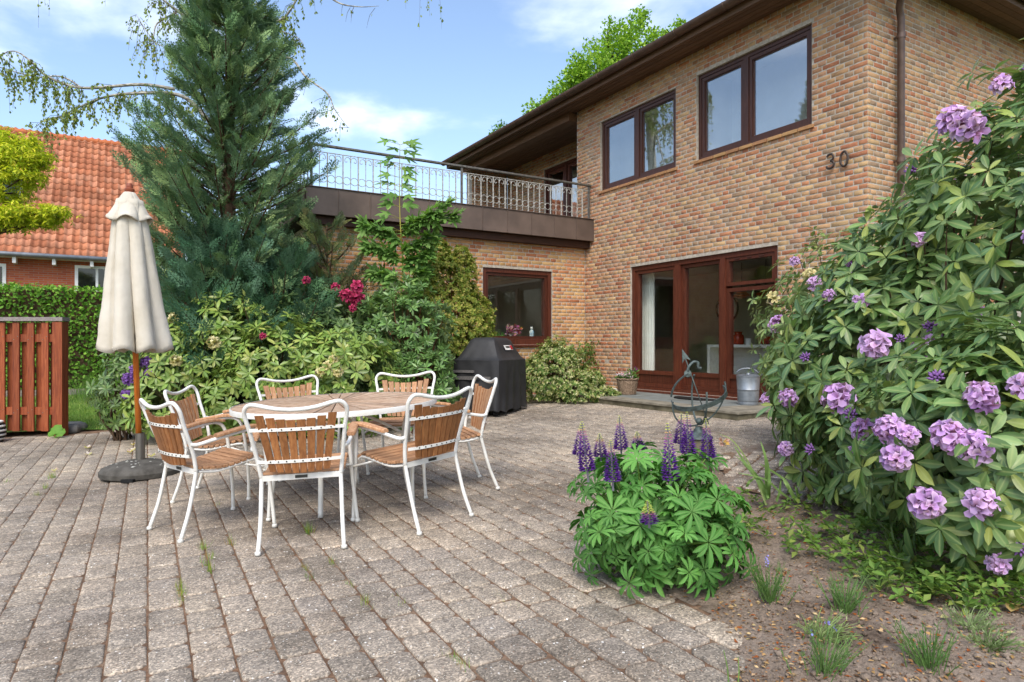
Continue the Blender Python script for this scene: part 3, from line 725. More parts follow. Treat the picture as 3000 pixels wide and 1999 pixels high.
wall = obj('wall', slab(mA, YC + .012, YW, ZB, Z_EAVE + .05, holesA, -.20, -.0025), M['mortar'], house)
bricks(wall, 'A', YC, YW + .28, ZB, Z_EAVE + .03, holesA, PALA, WA, M['brick'], (180, 120))
obj('upper_return_wall', MB().b2((XA + .006, YW, ZR - .3), (XA + .34, YW + .28, Z_EAVE + .05)), M['mortar'], house)
# side wall to the right of the corner
wall = obj('side_wall', slab(mS, XA + .006, 14, ZB, Z_EAVE + .05, [], -.34, -.0025), M['mortar'], house)
bricks(wall, 'S', XA + .0, 12.6, 1.6 + .027, Z_EAVE + .03, [], PALA, np.cumsum([.27, .14, .12, .06, .18, .10, .06, .07]), M['brick'], (60, 60))
# wing
WWIN = (5.446, 6.894, 1.10, 2.452)
wall = obj('wing_wall', slab(mW, 2.6, XA, ZB, 3.02, [WWIN], -.30, -.0025), M['mortar'], house)
bricks(wall, 'W', 2.6, XA - .004, ZB, 2.97, [WWIN], PALW, WW, M['brick_wing'], (100, 100))
obj('wing_end_wall', MB().b2((2.6, YW + .31, ZB), (2.9, 15.3, 3.02)), M['mortar'], house)
# recessed wall of the terrace
RD = (10.75, 13.35, ZR + .06, 5.28)
wall = obj('terrace_wall', slab(mR, 10.52, 15.1, ZR - .1, Z_EAVE + .05, [RD], -.3, -.0025), M['mortar'], house)
bricks(wall, 'R', 10.52, 15.1, ZR, Z_EAVE + .02, [RD], PALA, WA, M['brick'])
wall = obj('terrace_end_wall', slab(mE, XA + .05, 8.75, ZR - .1, Z_EAVE + .05, [], -.3, -.0025), M['mortar'], house)
bricks(wall, 'E', XA + .05, 8.74, ZR, Z_EAVE + .02, [], PALA, WA, M['brick'])

# ---- windows
def rect_frame(mb, mp, u0, u1, z0, z1, t, o0, o1, tb=None):
    tb = tb or t
    mb.b2(mp(u0, o0, z0), mp(u1, o1, z0 + tb)); mb.b2(mp(u0, o0, z1 - t), mp(u1, o1, z1))
    mb.b2(mp(u0, o0, z0 + tb), mp(u0 + t, o1, z1 - t)); mb.b2(mp(u1 - t, o0, z0 + tb), mp(u1, o1, z1 - t))
def upper_window(h, split, name='window'):
    u0, u1, z0, z1 = h; mb = MB(); t = .055
    rect_frame(mb, mA, u0, u1, z0, z1, t, -.16, -.045)
    us = u0 + (u1 - u0) * split; mb.b2(mA(us - .045, -.155, z0 + t), mA(us + .045, -.042, z1 - t))
    w = obj(name, mb, M['frame'], house)
    for a, b in ((u0 + t, us - .045), (us + .045, u1 - t)):
        mb = MB(); rect_frame(mb, mA, a + .002, b - .002, z0 + t + .002, z1 - t - .002, .052, -.135, -.058); obj('sash', mb, M['frame'], w)
        mb = MB(); rect_frame(mb, mA, a + .054, b - .054, z0 + t + .054, z1 - t - .054, .014, -.125, -.074); obj('glazing_bead', mb, M['frame'], w)
        obj('pane', MB().b2(mA(a + .06, -.098, z0 + t + .06), mA(b - .06, -.092, z1 - t - .06)), M['glass_up'], w)
    k = u0 - .04
    while k < u1 + .02:
        e = min(k + .228, u1 + .04); mb = MB(); mb.bevel(mA(k + .004, -.12, z0 - .052), mA(e - .004, .028, z0 - .004), .005)
        s = obj('sill_brick', mb, M['brick_wing'], w); c = hexc(random.choice(['#a9855c', '#a27a55', '#9c7454'])); s.color = (*c, 1); k += .24
upper_window(W1, .50); upper_window(W2, .545)
# wing window
mb = MB(); u0, u1, z0, z1 = WWIN
rect_frame(mb, mW, u0, u1, z0, z1, .075, -.18, -.03, .10); w = obj('picture_window', mb, M['doorwood'], house)
mb = MB(); rect_frame(mb, mW, u0 + .077, u1 - .077, z0 + .102, z1 - .077, .05, -.16, -.055); obj('sash', mb, M['doorwood'], w)
obj('pane', MB().b2(mW(u0 + .12, -.115, z0 + .145), mW(u1 - .12, -.109, z1 - .12)), M['glass'], w)
obj('sill', MB().bevel(mW(u0 - .02, -.03, z0 - .04), mW(u1 + .02, .05, z0 - .003), .006), M['doorwood'], w)
# sliding garden door: three bays
u0, u1, z0, z1 = DOOR; mb = MB(); t = .075
ub = [u0, uA(2256, 0), uA(2112), uA(1980), u1]
um1, um2 = uA(2112), uA(1980)
rect_frame(mb, mA, u0, u1, z0, z1, t, -.20, -.035, .05)
mb.b2(mA(um1 - .05, -.19, z0 + .05), mA(um1 + .05, -.03, z1 - t)); mb.b2(mA(um2 - .055, -.19, z0 + .05), mA(um2 + .055, -.03, z1 - t))
w = obj('sliding_door', mb, M['doorwood'], house)
for a, b, o in ((u0 + t, um1 - .05, 0), (um1 + .05, um2 - .055, -.02), (um2 + .055, u1 - t, 0)):
    mb = MB(); zt = z1 - t - .003; zb = z0 + .053
    top = zt
    if o == 0 and a == u0 + t:      # right bay: fixed pane below a tilting top light
        zl = z1 - .52
        mb2 = MB(); rect_frame(mb2, mA, a + .003, b - .003, zl + .03, zt, .05, -.14, -.05); tl = obj('top_light', mb2, M['doorwood'], w)
        obj('pane', MB().b2(mA(a + .045, -.100, zl + .075), mA(b - .045, -.094, zt - .045)), M['glass'], w)
        for q in (.25, .5, .75): obj('hinge', MB().b2(mA(a + (b - a) * q - .04, -.05, zt - .03), mA(a + (b - a) * q + .04, -.038, zt - .018)), M['frame'], w)
        top = zl - .003
    rect_frame(mb, mA, a + .003, b - .003, zb, top, .055, -.15 + o, -.055 + o, .06)
    mb.b2(mA(a + .06, -.14 + o, zb + .21), mA(b - .06, -.062 + o, zb + .275))
    obj('sash', mb, M['doorwood'], w)
    obj('bottom_panel', MB().b2(mA(a + .055, -.125 + o, zb + .058), mA(b - .055, -.082 + o, zb + .212)), M['doorwood'], w)
    obj('pane', MB().b2(mA(a + .05, -.108 + o, zb + .27), mA(b - .05, -.102 + o, top - .05)), M['glass'], w)
obj('threshold', MB().bevel(mA(u0 - .02, -.12, z0 - .045), mA(u1 + .02, .06, z0 - .002), .006), M['doorwood'], w)
# terrace door
mb = MB(); u0, u1, z0, z1 = RD; rect_frame(mb, mR, u0, u1, z0, z1, .07, -.18, -.03)
for q in (.34, .68): mb.b2(mR(u0 + (u1 - u0) * q - .05, -.17, z0 + .07), mR(u0 + (u1 - u0) * q + .05, -.035, z1 - .07))
w = obj('terrace_door', mb, M['doorwood'], house)
for q0, q1 in ((0, .34), (.34, .68), (.68, 1)):
    a, b = u0 + (u1 - u0) * q0 + .06, u0 + (u1 - u0) * q1 - .06
    mb = MB(); rect_frame(mb, mR, a, b, z0 + .072, z1 - .072, .06, -.15, -.06, .30); obj('sash', mb, M['doorwood'], w)
    obj('pane', MB().b2(mR(a + .05, -.11, z0 + .36), mR(b - .05, -.104, z1 - .12)), M['glass_up'], w)

# ---- eaves: soffit boards, fascia, gutter, roof
XE, YE = 7.20, 4.22
YFAR = 15.45
k = XE; i = 0
while k < XA - .01:
    e = min(k + .095, XA - .004); obj('soffit_board', MB().b2((k + .005, k - XE + YE, Z_EAVE), (e - .005, YFAR, Z_EAVE + .018)), M['soffit'], house); k += .095
k = XA
while k < 8.74:
    e = min(k + .095, 8.75); obj('soffit_board', MB().b2((k + .005, 10.53, Z_EAVE + .02), (e - .005, 15.1, Z_EAVE + .04)), M['soffit'], house); k += .095
k = YE
while k < YC - .01:
    e = min(k + .09, YC - .004); obj('soffit_board', MB().b2((XE + k - YE + .1, k + .002, Z_EAVE), (14.4, e - .002, Z_EAVE + .018)), M['soffit'], house); k += .09
obj('terrace_beam', MB().b2((7.50, 10.56, Z_EAVE - .16), (7.72, 15.2, Z_EAVE - .003)), M['soffit'], house)
obj('fascia_board', MB().b2((XE - .025, YE - .02, Z_EAVE - .03), (XE, YFAR + .02, Z_EAVE + .16)), M['soffit'], house)
obj('fascia_board', MB().b2((XE, YE - .022, Z_EAVE - .03), (14.4, YE, Z_EAVE + .16)), M['soffit'], house)
obj('fascia_board', MB().b2((XE, YFAR, Z_EAVE - .03), (14.4, YFAR + .022, Z_EAVE + .16)), M['soffit'], house)
def gutter(a, b):
    mb = MB(); d = (Vector(b) - Vector(a)).normalized(); s = Vector((d.y, -d.x, 0)); n = 10; vs = []
    for p in (a, b):
        for r in (.082, .076):
            for j in range(n + 1):
                w_ = math.pi * j / n; vs.append(Vector(p) + s * math.cos(w_) * r - Vector((0, 0, math.sin(w_) * r)))
    L = n + 1; fs = []
    for j in range(n): fs += [(j, j+1, 2*L+j+1, 2*L+j), (L+j, 3*L+j, 3*L+j+1, L+j+1)]
    fs += [(0, 2*L, 3*L, L), (n, L+n, 3*L+n, 2*L+n)]
    mb.add(vs, fs); g = obj('gutter', mb, M['gutter'], house, smooth=40)
    L_ = (Vector(b) - Vector(a)).length; q = .35
    while q < L_:
        p = Vector(a) + d * q; mb = MB(); pts = [p + s * math.cos(math.pi*j/8) * .086 - Vector((0, 0, math.sin(math.pi*j/8) * .086)) for j in range(9)]
        mb.tube(pts, .008, 5, up=tuple(d)); obj('gutter_bracket', mb, M['gutter'], g); q += .92
gutter((XE - .105, YE - .1, Z_EAVE + .12), (XE - .105, YFAR + .05, Z_EAVE + .12))
gutter((14.4, YE - .095, Z_EAVE + .12), (XE - .1, YE - .095, Z_EAVE + .12))
mb = MB(); e = Z_EAVE + .165; rz = e + .75
mb.add([(XE - .06, YE - .06, e), (14.5, YE - .06, e), (14.5, YFAR + .06, e), (XE - .06, YFAR + .06, e), (10.8, 7.8, rz), (10.8, 11.9, rz)],
       [(0, 1, 4), (1, 2, 5, 4), (2, 3, 5), (3, 0, 4, 5), (0, 3, 2, 1)])
obj('roof', mb, M['roofsheet'], house)
# downpipe on the side wall
dpx = 8.20; mb = MB(); mb.tube([(XE + .35, YE - .1, Z_EAVE + .06), (XE + .45, YE - .05, Z_EAVE - .08), (dpx - .06, YC - .10, Z_EAVE - .42), (dpx, YC - .09, Z_EAVE - .55), (dpx, YC - .09, ZB)], .042, 14)
dp = obj('downpipe', mb, M['gutter'], house, smooth=50)
for z in (Z_EAVE - .75, 3.35, 1.6):
    mb = MB(); mb.tube([(dpx, YC - .09, z - .03), (dpx, YC - .09, z + .03)], .049, 14); mb.b2((dpx - .01, YC - .05, z - .012), (dpx + .01, YC + .01, z + .012)); obj('pipe_clip', mb, M['gutter'], dp, smooth=50)

# ---- house number
def numeral(pts, cu, cz, wdt=.030, name='numeral'):
    mb = MB(); P = [Vector(mA(cu - x, .036, cz + z)) for x, z in pts]
    mb.tube(P, wdt * .5, 8, flat=.8, up=(-1, 0, 0)); return mb
def arc(cx, cz, rx, rz_, a0, a1, n): return [(cx + rx * math.cos(R(a0 + (a1 - a0) * i / n)), cz + rz_ * math.sin(R(a0 + (a1 - a0) * i / n))) for i in range(n + 1)]
three = arc(0, .045, .045, .042, 165, -85, 12) + arc(0, -.042, .052, .047, 85, -165, 13)
zero = arc(0, 0, .048, .09, 0, 360, 26)
for nm, pts, px, py in (('numeral_three', three, 2437, 474), ('numeral_zero', zero, 2478, 467)):
    o = obj(nm, numeral(pts, uA(px), zA(px, py)), M['bronze_d'], house, smooth=60); tag(o, 'bronze numeral %s of the house number' % ('3' if 'three' in nm else '0'))

# ---- wing roof edge, beam, terrace floor
XL = 2.36
obj('wing_beam', MB().b2((XL + .1, 10.10, 2.92), (XA - .004, YW - .008, 3.05)), M['beam'], house)
obj('wing_roof', MB().b2((XL + .03, 10.04, 3.05), (XA - .004, 15.4, ZR - .02)), M['roofsheet'], house)
mb = MB(); mb.b2((XL + .1, YW - .006, 2.97), (XA, YW + .29, 3.046)); obj('wall_plate', mb, M['beam'], house)
k = XL; i = 0
while k < XA - .02:
    e = min(k + .49, XA - .006); mb = MB(); mb.bevel((k + .0015, 9.985, 3.04), (e - .0015, 10.035, ZR), .003); mb.b2((e - .006, 9.972, 3.045), (e + .004, 9.99, ZR - .004))
    obj('fascia_panel', mb, M['copper'], house); k += .49
obj('coping', MB().bevel((XL - .012, 9.965, ZR), (XA - .004, 10.16, ZR + .014), .004), M['copper'], house)
for j in range(4): obj('fascia_panel', MB().bevel((XL - .05, 10.04 + j * 1.3, 3.04), (XL, 10.04 + (j + 1) * 1.3 - .003, ZR), .003), M['copper'], house)
# railing with scrolls and rings
ZT = 4.10; YR = 10.07; ZL = ZR + .03; ZS = 4.0
rail = obj('railing', MB().bevel((2.42, YR - .03, ZT - .022), (XA - .01, YR + .03, ZT + .012), .006), M['zincrail'], house)
mb = MB(); mb.b2((2.42, YR - .008, ZS - .010), (XA - .02, YR + .008, ZS)); obj('top_bar', mb, M['ironrail'], rail)
bm_ = MB(); bm_.box((0, 0, 0), (.016, .016, ZS - ZL - .012)); bar = bm_.mesh('baluster', M['ironrail'])
tm_ = MB(); tm_.box((0, 0, 0), (.009, .009, ZS - ZL - .012)); thin = tm_.mesh('thin_baluster', M['ironrail'])
rm_ = MB(); rm_.tube([(.058 * math.cos(2*math.pi*i/18), 0, .058 * math.sin(2*math.pi*i/18)) for i in range(19)], .0055, 5, caps=False); ring = rm_.mesh('ring', M['ironrail'], True)
sm_ = MB()
for sg in (-1, 1):
    P = [(sg * .004, 0, -.10)] + [(sg * (.048 - .044 * math.cos(t)), 0, -.075 + .052 * math.sin(t)) for t in [i * math.pi / 9 for i in range(0, 10)]]
    P += [(sg * (.072 + .020 * math.cos(-t)), 0, -.080 - .020 * math.sin(t)) for t in [i * math.pi / 6 for i in range(1, 7)]]
    sm_.tube(P, .0058, 5)
scroll = sm_.mesh('scroll', M['ironrail'], True)
sp = .238; x = 2.46; zm = (ZS + ZL) / 2
while x < XA - .05:
    o = obj('baluster', None, None, rail, me=bar); o.location = (x, YR, zm)
    if x + sp < XA:
        o = obj('thin_baluster', None, None, rail, me=thin); o.location = (x + sp / 2, YR, zm)
        o = obj('scroll', None, None, rail, me=scroll); o.location = (x + sp / 2, YR, ZS - .006)
        for q in (.25, .75): o = obj('ring', None, None, rail, me=ring); o.location = (x + sp * q, YR + .0, ZL + .135)
    x += sp
for x in (2.46, 4.95, XA - .05):
    obj('rail_post', MB().b2((x - .016, YR - .016, ZR), (x + .016, YR + .016, ZT - .02)), M['zincrail'], rail)
mb = MB(); mb.b2((2.43, YR + .03, ZT - .02), (2.48, 14.9, ZT + .01)); obj('side_handrail', mb, M['zincrail'], rail)
y = YR + .2
while y < 14.8:
    o = obj('baluster', None, None, rail, me=bar); o.location = (2.455, y, zm); y += sp

# ---- rooms behind the glass (only what the panes show)
M['palefloor'] = wood('pale_floor', '#a08c70', '#b09c80', '#bca98e', .5, (2, 20, 20))
def room(name, x0, x1, y0, y1, z0, z1, wallmat, ceilmat, open_side, holes, t=.06):
    rear = lambda u, o, z: (x1 - o, u, z)
    mb = MB(); mb.b2((x0, y0, z0 - t), (x1, y1, z0)); obj(name + '_floor', mb, M['plaster'] if z0 > 2 else M['palefloor'], house)
    obj(name + '_ceiling', MB().b2((x0, y0, z1), (x1, y1, z1 + t)), ceilmat, house)
    mb = MB()
    if open_side != 'W': mb.b2((x0 - t, y0, z0), (x0, y1, z1))
    hb = slab(rear, y0, y1, z0, z1, holes or [], -t, 0); mb.add(hb.v, hb.f)
    if open_side != 'S': mb.b2((x0, y0 - t, z0), (x1, y0, z1))
    if name == 'wing_room': hb = slab(lambda u, o, z: (u, y1 - o, z), x0, x1, z0, z1, [(3.2, 6.4, .8, 2.5)], -t, 0); mb.add(hb.v, hb.f)  # unseen opening added in the rear wall to let daylight in
    else: mb.b2((x0, y1, z0), (x1, y1 + t, z1))
    obj(name + '_walls', mb, wallmat, house)
room('living_room', XA + .21, 11.1, YC + .4, 12.4, .34, 2.66, M['roomwall'], M['plaster'], 'W', None)
room('bedroom', XA + .21, 8.5, YC + .4, 7.45, 3.0, 5.35, M['plaster'], M['plaster'], 'W', None)  # here and in the study: rear wall set close so daylight brightens it
room('study', XA + .21, 8.5, 7.55, 10.2, 3.0, 5.35, M['plaster'], M['plaster'], 'W', None)
room('wing_room', 3.0, XA - .1, YW + .31, 15.0, .34, 2.9, M['roomwall'], M['plaster'], 'S', None)
room('terrace_room', 9.06, 11.0, 10.5, 15.0, ZR, 5.5, M['greywall'], M['plaster'], 'W', None)
# ================================================================== INSIDE THE ROOMS
M['curtain'] = simple('white_curtain', '#eceae4', '#e2e0d8', 5, .9, .1)
def curtain(name, label, y0, y1, x, z0, z1, amp=.03, waves=9):
    mb = MB(); n = waves * 8; vs = []
    for i in range(n + 1):
        t = i / n; y = y0 + (y1 - y0) * t; dx_ = amp * math.sin(t * waves * 2 * math.pi) + .01 * math.sin(t * 31)
        vs += [(x + dx_, y, z0), (x + dx_ * .7, y, z1)]
    mb.add(vs, [(2*i, 2*i+2, 2*i+3, 2*i+1) for i in range(n)]); mb.add([(a+.004, b, c) for a, b, c in vs], [(2*i+1, 2*i+3, 2*i+2, 2*i) for i in range(n)])
    o = obj(name, mb, M['curtain'], smooth=True); tag(o, label, 'curtain'); return o
curtain('curtain', 'white curtain hanging behind the left pane of the garden door', 8.74, 9.25, XA + .36, .36, 2.45)
# white sideboard with open front
t = thing('sideboard', 'white open-fronted sideboard inside the garden door', 'sideboard', (9.1, 7.6, .34))
for a, b in (((8.9, 6.6, 1.05), (9.3, 8.35, 1.10)), ((8.9, 8.29, .34), (9.3, 8.35, 1.05)), ((8.9, 6.6, .34), (9.3, 6.66, 1.05))): obj('board', MB().bevel(a, b, .004), M['white'], t)
obj('back_panel', MB().b2((9.2, 6.66, .34), (9.22, 8.29, 1.05)), M['greywall'], t)
M['redglaze'] = simple('red_glaze', '#a8331c', '#8a2414', 8, .25, .5); M['orangeshade'] = simple('orange_shade', '#c2551c', '#a84414', 8, .4, .4)
mb = MB(); mb.lathe([(.075, 0), (.09, .02), (.095, .12), (.085, .16), (.06, .175), (.06, .20), (.08, .215), (.07, .22)], 20, (9.05, 7.79, 1.10))
tag(obj('jar', mb, M['redglaze'], smooth=50), 'orange red ceramic jar standing on the white sideboard', 'jar')
mb = MB(); mb.lathe([(.04, 0), (.045, .01), (.045, .1), (.05, .105)], 16, (9.05, 7.58, 1.10)); tag(obj('mug', mb, M['white'], smooth=50), 'small white mug on the sideboard beside the jar', 'mug')
mb = MB(); mb.lathe([(.05, 0), (.12, .04), (.14, .12), (.135, .13), (.11, .05)], 20, (9.05, 7.23, 1.10)); tag(obj('bowl', mb, M['redglaze'], smooth=50), 'red bowl on the sideboard near the shrub side', 'bowl')
for y, x_ in ((8.7, 10.2), (8.15, 10.2)):
    t = thing('pendant_lamp', 'orange pendant lamp hanging in the living room, %s' % ('left of two' if y > 8.4 else 'right of two'), 'lamp', (x_, y, 2.0), group='pendant lamps')
    mb = MB(); mb.lathe([(.02, .16), (.09, .13), (.10, .10), (.17, .06), (.16, .03), (.06, 0)], 20, (x_, y, 1.98)); obj('shade', mb, M['orangeshade'], t, smooth=50)
    mb = MB(); mb.tube([(x_, y, 2.12), (x_, y, 2.66)], .006, 5); obj('cord', mb, M['rubber'], t)
mb = MB(); mb.tube([(10.9, 9.68 + .28 * math.cos(a), 1.85 + .28 * math.sin(a)) for a in [i * math.pi / 16 for i in range(33)]], .02, 8, caps=False)
t = thing('round_mirror', 'round mirror with black rim on the living room wall', 'mirror', (10.9, 9.68, 1.85)); obj('rim', mb, M['rubber'], t, smooth=True)
mb = MB(); mb.lathe([(.25, 0), (.25, .01)], 32); ob = obj('mirror_plate', mb, M['greywall'], t); ob.rotation_euler = (0, R(-90), 0); ob.location = (10.915, 9.68, 1.85)
obj('backboard', MB().b2((10.93, 9.0, .34), (10.99, 10.6, 2.6)), M['roomwall'], t)
# things on the sill of the picture window
mb = MB(); mb.lathe([(.045, 0), (.05, .01), (.035, .08), (.04, .13), (.06, .16), (.055, .16)], 14, (6.22, YW + .34, 1.14)); t = thing('flower_vase', 'vase of pink and yellow flowers behind the picture window', 'vase', (6.22, YW + .34, 1.14)); obj('vase', mb, M['white'], t, smooth=50)
obj('window_shelf', MB().b2((5.35, YW + .31, 1.09), (7.0, YW + .52, 1.135)), M['plaster'], house)
def bloom(mb, c, r, cols, n=9, mi=0):
    c = Vector(c)
    for _ in range(n):
        d = rv(); d.y = -abs(d.y) * .6; d.normalize(); a = d.orthogonal().normalized(); b = d.cross(a); p = c + d * r * .3
        cc = random.choice(cols)
        mb.add([p, p + d*r*.5 + a*r*.35, p + d*r, p + d*r*.5 - a*r*.35], [(0, 1, 2, 3)], mi, (*hexc(cc), 0))
mb = MB()
for _ in range(26): bloom(mb, (6.22 + random.uniform(-.14, .14), YW + .34 + random.uniform(-.06, .06), 1.36 + random.uniform(-.07, .08)), .06, ['#b3395f', '#d890a8', '#d9b24a', '#e4d3d0', '#8a2c52'])
obj('bouquet', mb, M['petal'], t)
mb = MB()
for q in range(30):
    x_ = 5.92 + random.gauss(0, .06); mb.tube([(x_, YW + .36, 1.14), (x_ + random.gauss(0, .04), YW + .35, 1.22), (x_ + random.gauss(0, .09), YW + .34, 1.27 + random.uniform(0, .12))], [.008, .006, .001], 4)
M['herb'] = simple('herb_green', '#5f9a2f', '#3f7a22', 10, .6); tag(obj('pot_plant', mb, M['herb']), 'green leafy pot plant on the inner sill of the picture window', 'plant')
t = thing('figurine', 'small figurine of a lady in a blue robe behind the picture window', 'figurine', (6.66, YW + .34, 1.135)); M['blueglaze'] = simple('blue_glaze', '#3f8fb5', '#e0dccf', 9, .3)
mb = MB(); mb.lathe([(.055, 0), (.052, .05), (.042, .12), (.045, .17), (.05, .20), (.03, .235), (.018, .25)], 14, (6.66, YW + .34, 1.135)); obj('robe', mb, M['blueglaze'], t, smooth=50)
obj('head', MB().sphere((6.655, YW + .335, 1.41), (.028, .028, .032), 10, 7), M['white'], t, smooth=True); obj('hair', MB().sphere((6.662, YW + .348, 1.425), (.034, .034, .032), 10, 7), M['rubber'], t, smooth=True)
t = thing('jar_on_sill', 'white ribbed jar standing inside the right upper window', 'jar', (XA + .33, W2[0] + .23, W2[2] + .06))
mb = MB(); mb.lathe([(.09, 0), (.11, .03), (.10, .06), (.105, .08), (.09, .12), (.095, .14), (.07, .18), (.075, .2), (.05, .22)], 20, (XA + .33, W2[0] + .23, W2[2] + .06)); obj('body', mb, M['white'], t, smooth=50)
obj('inner_sill', MB().b2((XA + .21, W2[0] - .05, W2[2] + .01), (XA + .60, W2[1] + .05, W2[2] + .055)), M['plaster'], house)
obj('inner_sill', MB().b2((XA + .21, W1[0] - .05, W1[2] + .01), (XA + .60, W1[1] + .05, W1[2] + .055)), M['plaster'], house)
curtain('curtain', 'pale net curtain behind the terrace door', 12.0, 13.2, 9.2, ZR + .1, 5.2, .02, 12)

# ================================================================== STEP, MAT, BASKET, ZINC CAN
SX0, SY0, SY1, SZ = 6.30, 5.42, 9.6, .302
t = thing('door_step', 'low stone step with slate slabs in front of the garden door', 'step', (7, 7.4, .2))
obj('riser', MB().b2((SX0 + .02, SY0 + .02, .12), (XA - .012, SY1, SZ - .035)), M['riser'], t)
for a, b in ((SY0, 6.25), (6.25, 7.15), (7.15, 8.0), (8.0, 8.85), (8.85, SY1)): obj('edge_slab', MB().bevel((SX0, a + .003, SZ - .034), (SX0 + .3, b - .003, SZ), .005), M['stone'], t)
for a, b in ((5.42, 6.02),): obj('edge_slab', MB().bevel((SX0 + .303, a + .003, SZ - .034), (XA - .012, b, SZ), .005), M['stone'], t)
for i, (x0, x1) in enumerate(((SX0 + .303, SX0 + .76), (SX0 + .763, XA - .012))):
    k = 6.023
    while k < SY1 - .02:
        e = min(k + .6, SY1); obj('slate_slab', MB().bevel((x0, k, SZ - .034), (x1, e - .004, SZ - .001), .004), M['slate'], t); k += .6
mb = MB(); P = [(.42 * math.cos(a), .30 * math.sin(a)) for a in [math.pi * i / 18 for i in range(19)]]
mb.prism(P, 0, .014, lambda x, y, z: (7.35 - y, 7.05 + x, SZ + .001 + z)); tag(obj('doormat', mb, M['mat']), 'dark half-round doormat on the step before the garden door', 'doormat')
# wicker planter
bp = at(1838, 1156, 1950 * (CAMZ - SZ) / 146); bp.z = SZ
t = thing('planter_basket', 'grey wicker basket planted with white and pink flowers on the step', 'basket', bp)
mb = MB(); rr = lambda z: .125 + .035 * min(1, z / .2)
for k in range(15):
    z = .012 + k * .0155
    mb.tube([(bp.x + (rr(z) + .006 * math.cos(14 * a + k * math.pi)) * math.cos(a), bp.y + (rr(z) + .006 * math.cos(14 * a + k * math.pi)) * math.sin(a), bp.z + z) for a in [i * 2 * math.pi / 42 for i in range(43)]], .0085, 5, caps=False)
obj('weave', mb, M['wicker'], t, smooth=True)
mb = MB(); mb.tube([(bp.x + .17 * math.cos(a), bp.y + .17 * math.sin(a), bp.z + .25 + .006 * math.sin(9*a)) for a in [i * 2 * math.pi / 30 for i in range(31)]], .014, 6, caps=False); obj('rim', mb, M['wicker'], t, smooth=True)
obj('soil', MB().lathe([(.118, .02), (.15, .22)], 20, bp), M['soil_dark'], t)
mb = MB()
for _ in range(420):
    a = random.uniform(0, 6.28); r_ = .17 * math.sqrt(random.random()); c = Vector((bp.x + r_ * math.cos(a), bp.y + r_ * math.sin(a), bp.z + .24 + random.uniform(0, .07 + .10 * max(0, math.cos(a + 1.1)))))
    d = rv(); d.z = abs(d.z) + .2; d.normalize(); s = d.orthogonal().normalized() * .012
    mb.add([c, c + d * .02 + s, c + d * .05, c + d * .02 - s], [(0, 1, 2, 3)], 0, (*hexc(random.choice(['#3f6a2a', '#517d33', '#2f5522'])), 0))
obj('greenery', mb, M['leafG'], t)
mb = MB()
for _ in range(46):
    a = random.uniform(1.5, 4.6); r_ = random.uniform(.02, .17); c = (bp.x + r_ * math.cos(a), bp.y + r_ * math.sin(a), bp.z + .29 + random.uniform(0, .05)); bloom(mb, c, .028, ['#f1eeea', '#f4e6e8', '#e8b9c4'], 7)
for _ in range(10): bloom(mb, (bp.x + random.uniform(0, .1), bp.y - random.uniform(.05, .15), bp.z + .38 + random.uniform(0, .06)), .022, ['#7a3c8c', '#8d2f5a'], 6)
obj('blossoms', mb, M['petal'], t)
# zinc can
zp = at(2192, 1186, 1950 * (CAMZ - SZ) / 176); zp.z = SZ
t = thing('zinc_can', 'tall zinc can with a hoop handle on the step beside the rhododendron', 'can', zp)
mb = MB(); mb.lathe([(.13, 0), (.133, .01), (.133, .03), (.128, .035), (.14, .20), (.144, .205), (.141, .21), (.15, .37), (.155, .375), (.155, .385), (.145, .385), (.135, .06)], 28, zp, caps=True); obj('body', mb, M['zinc'], t, smooth=40)
mb = MB(); mb.lathe([(.15, .388), (.12, .40), (.03, .405), (.025, .42), (.0, .43)], 24, zp, caps=False); obj('lid', mb, M['zinc'], t, smooth=40)
mb = MB(); mb.tube([(zp.x - .10 * math.cos(a) * .8 - .02, zp.y + .11 * math.cos(a), zp.z + .41 + .075 * math.sin(a)) for a in [i * math.pi / 12 for i in range(13)]], .007, 6); obj('handle', mb, M['zinc'], t, smooth=True)
tag(obj('flat_stone', MB().bevel((7.28, 9.1, SZ + .001), (7.5, 9.38, SZ + .03), .01), M['lichen']), 'pale flat stone lying on the step behind the wicker basket', 'stone')

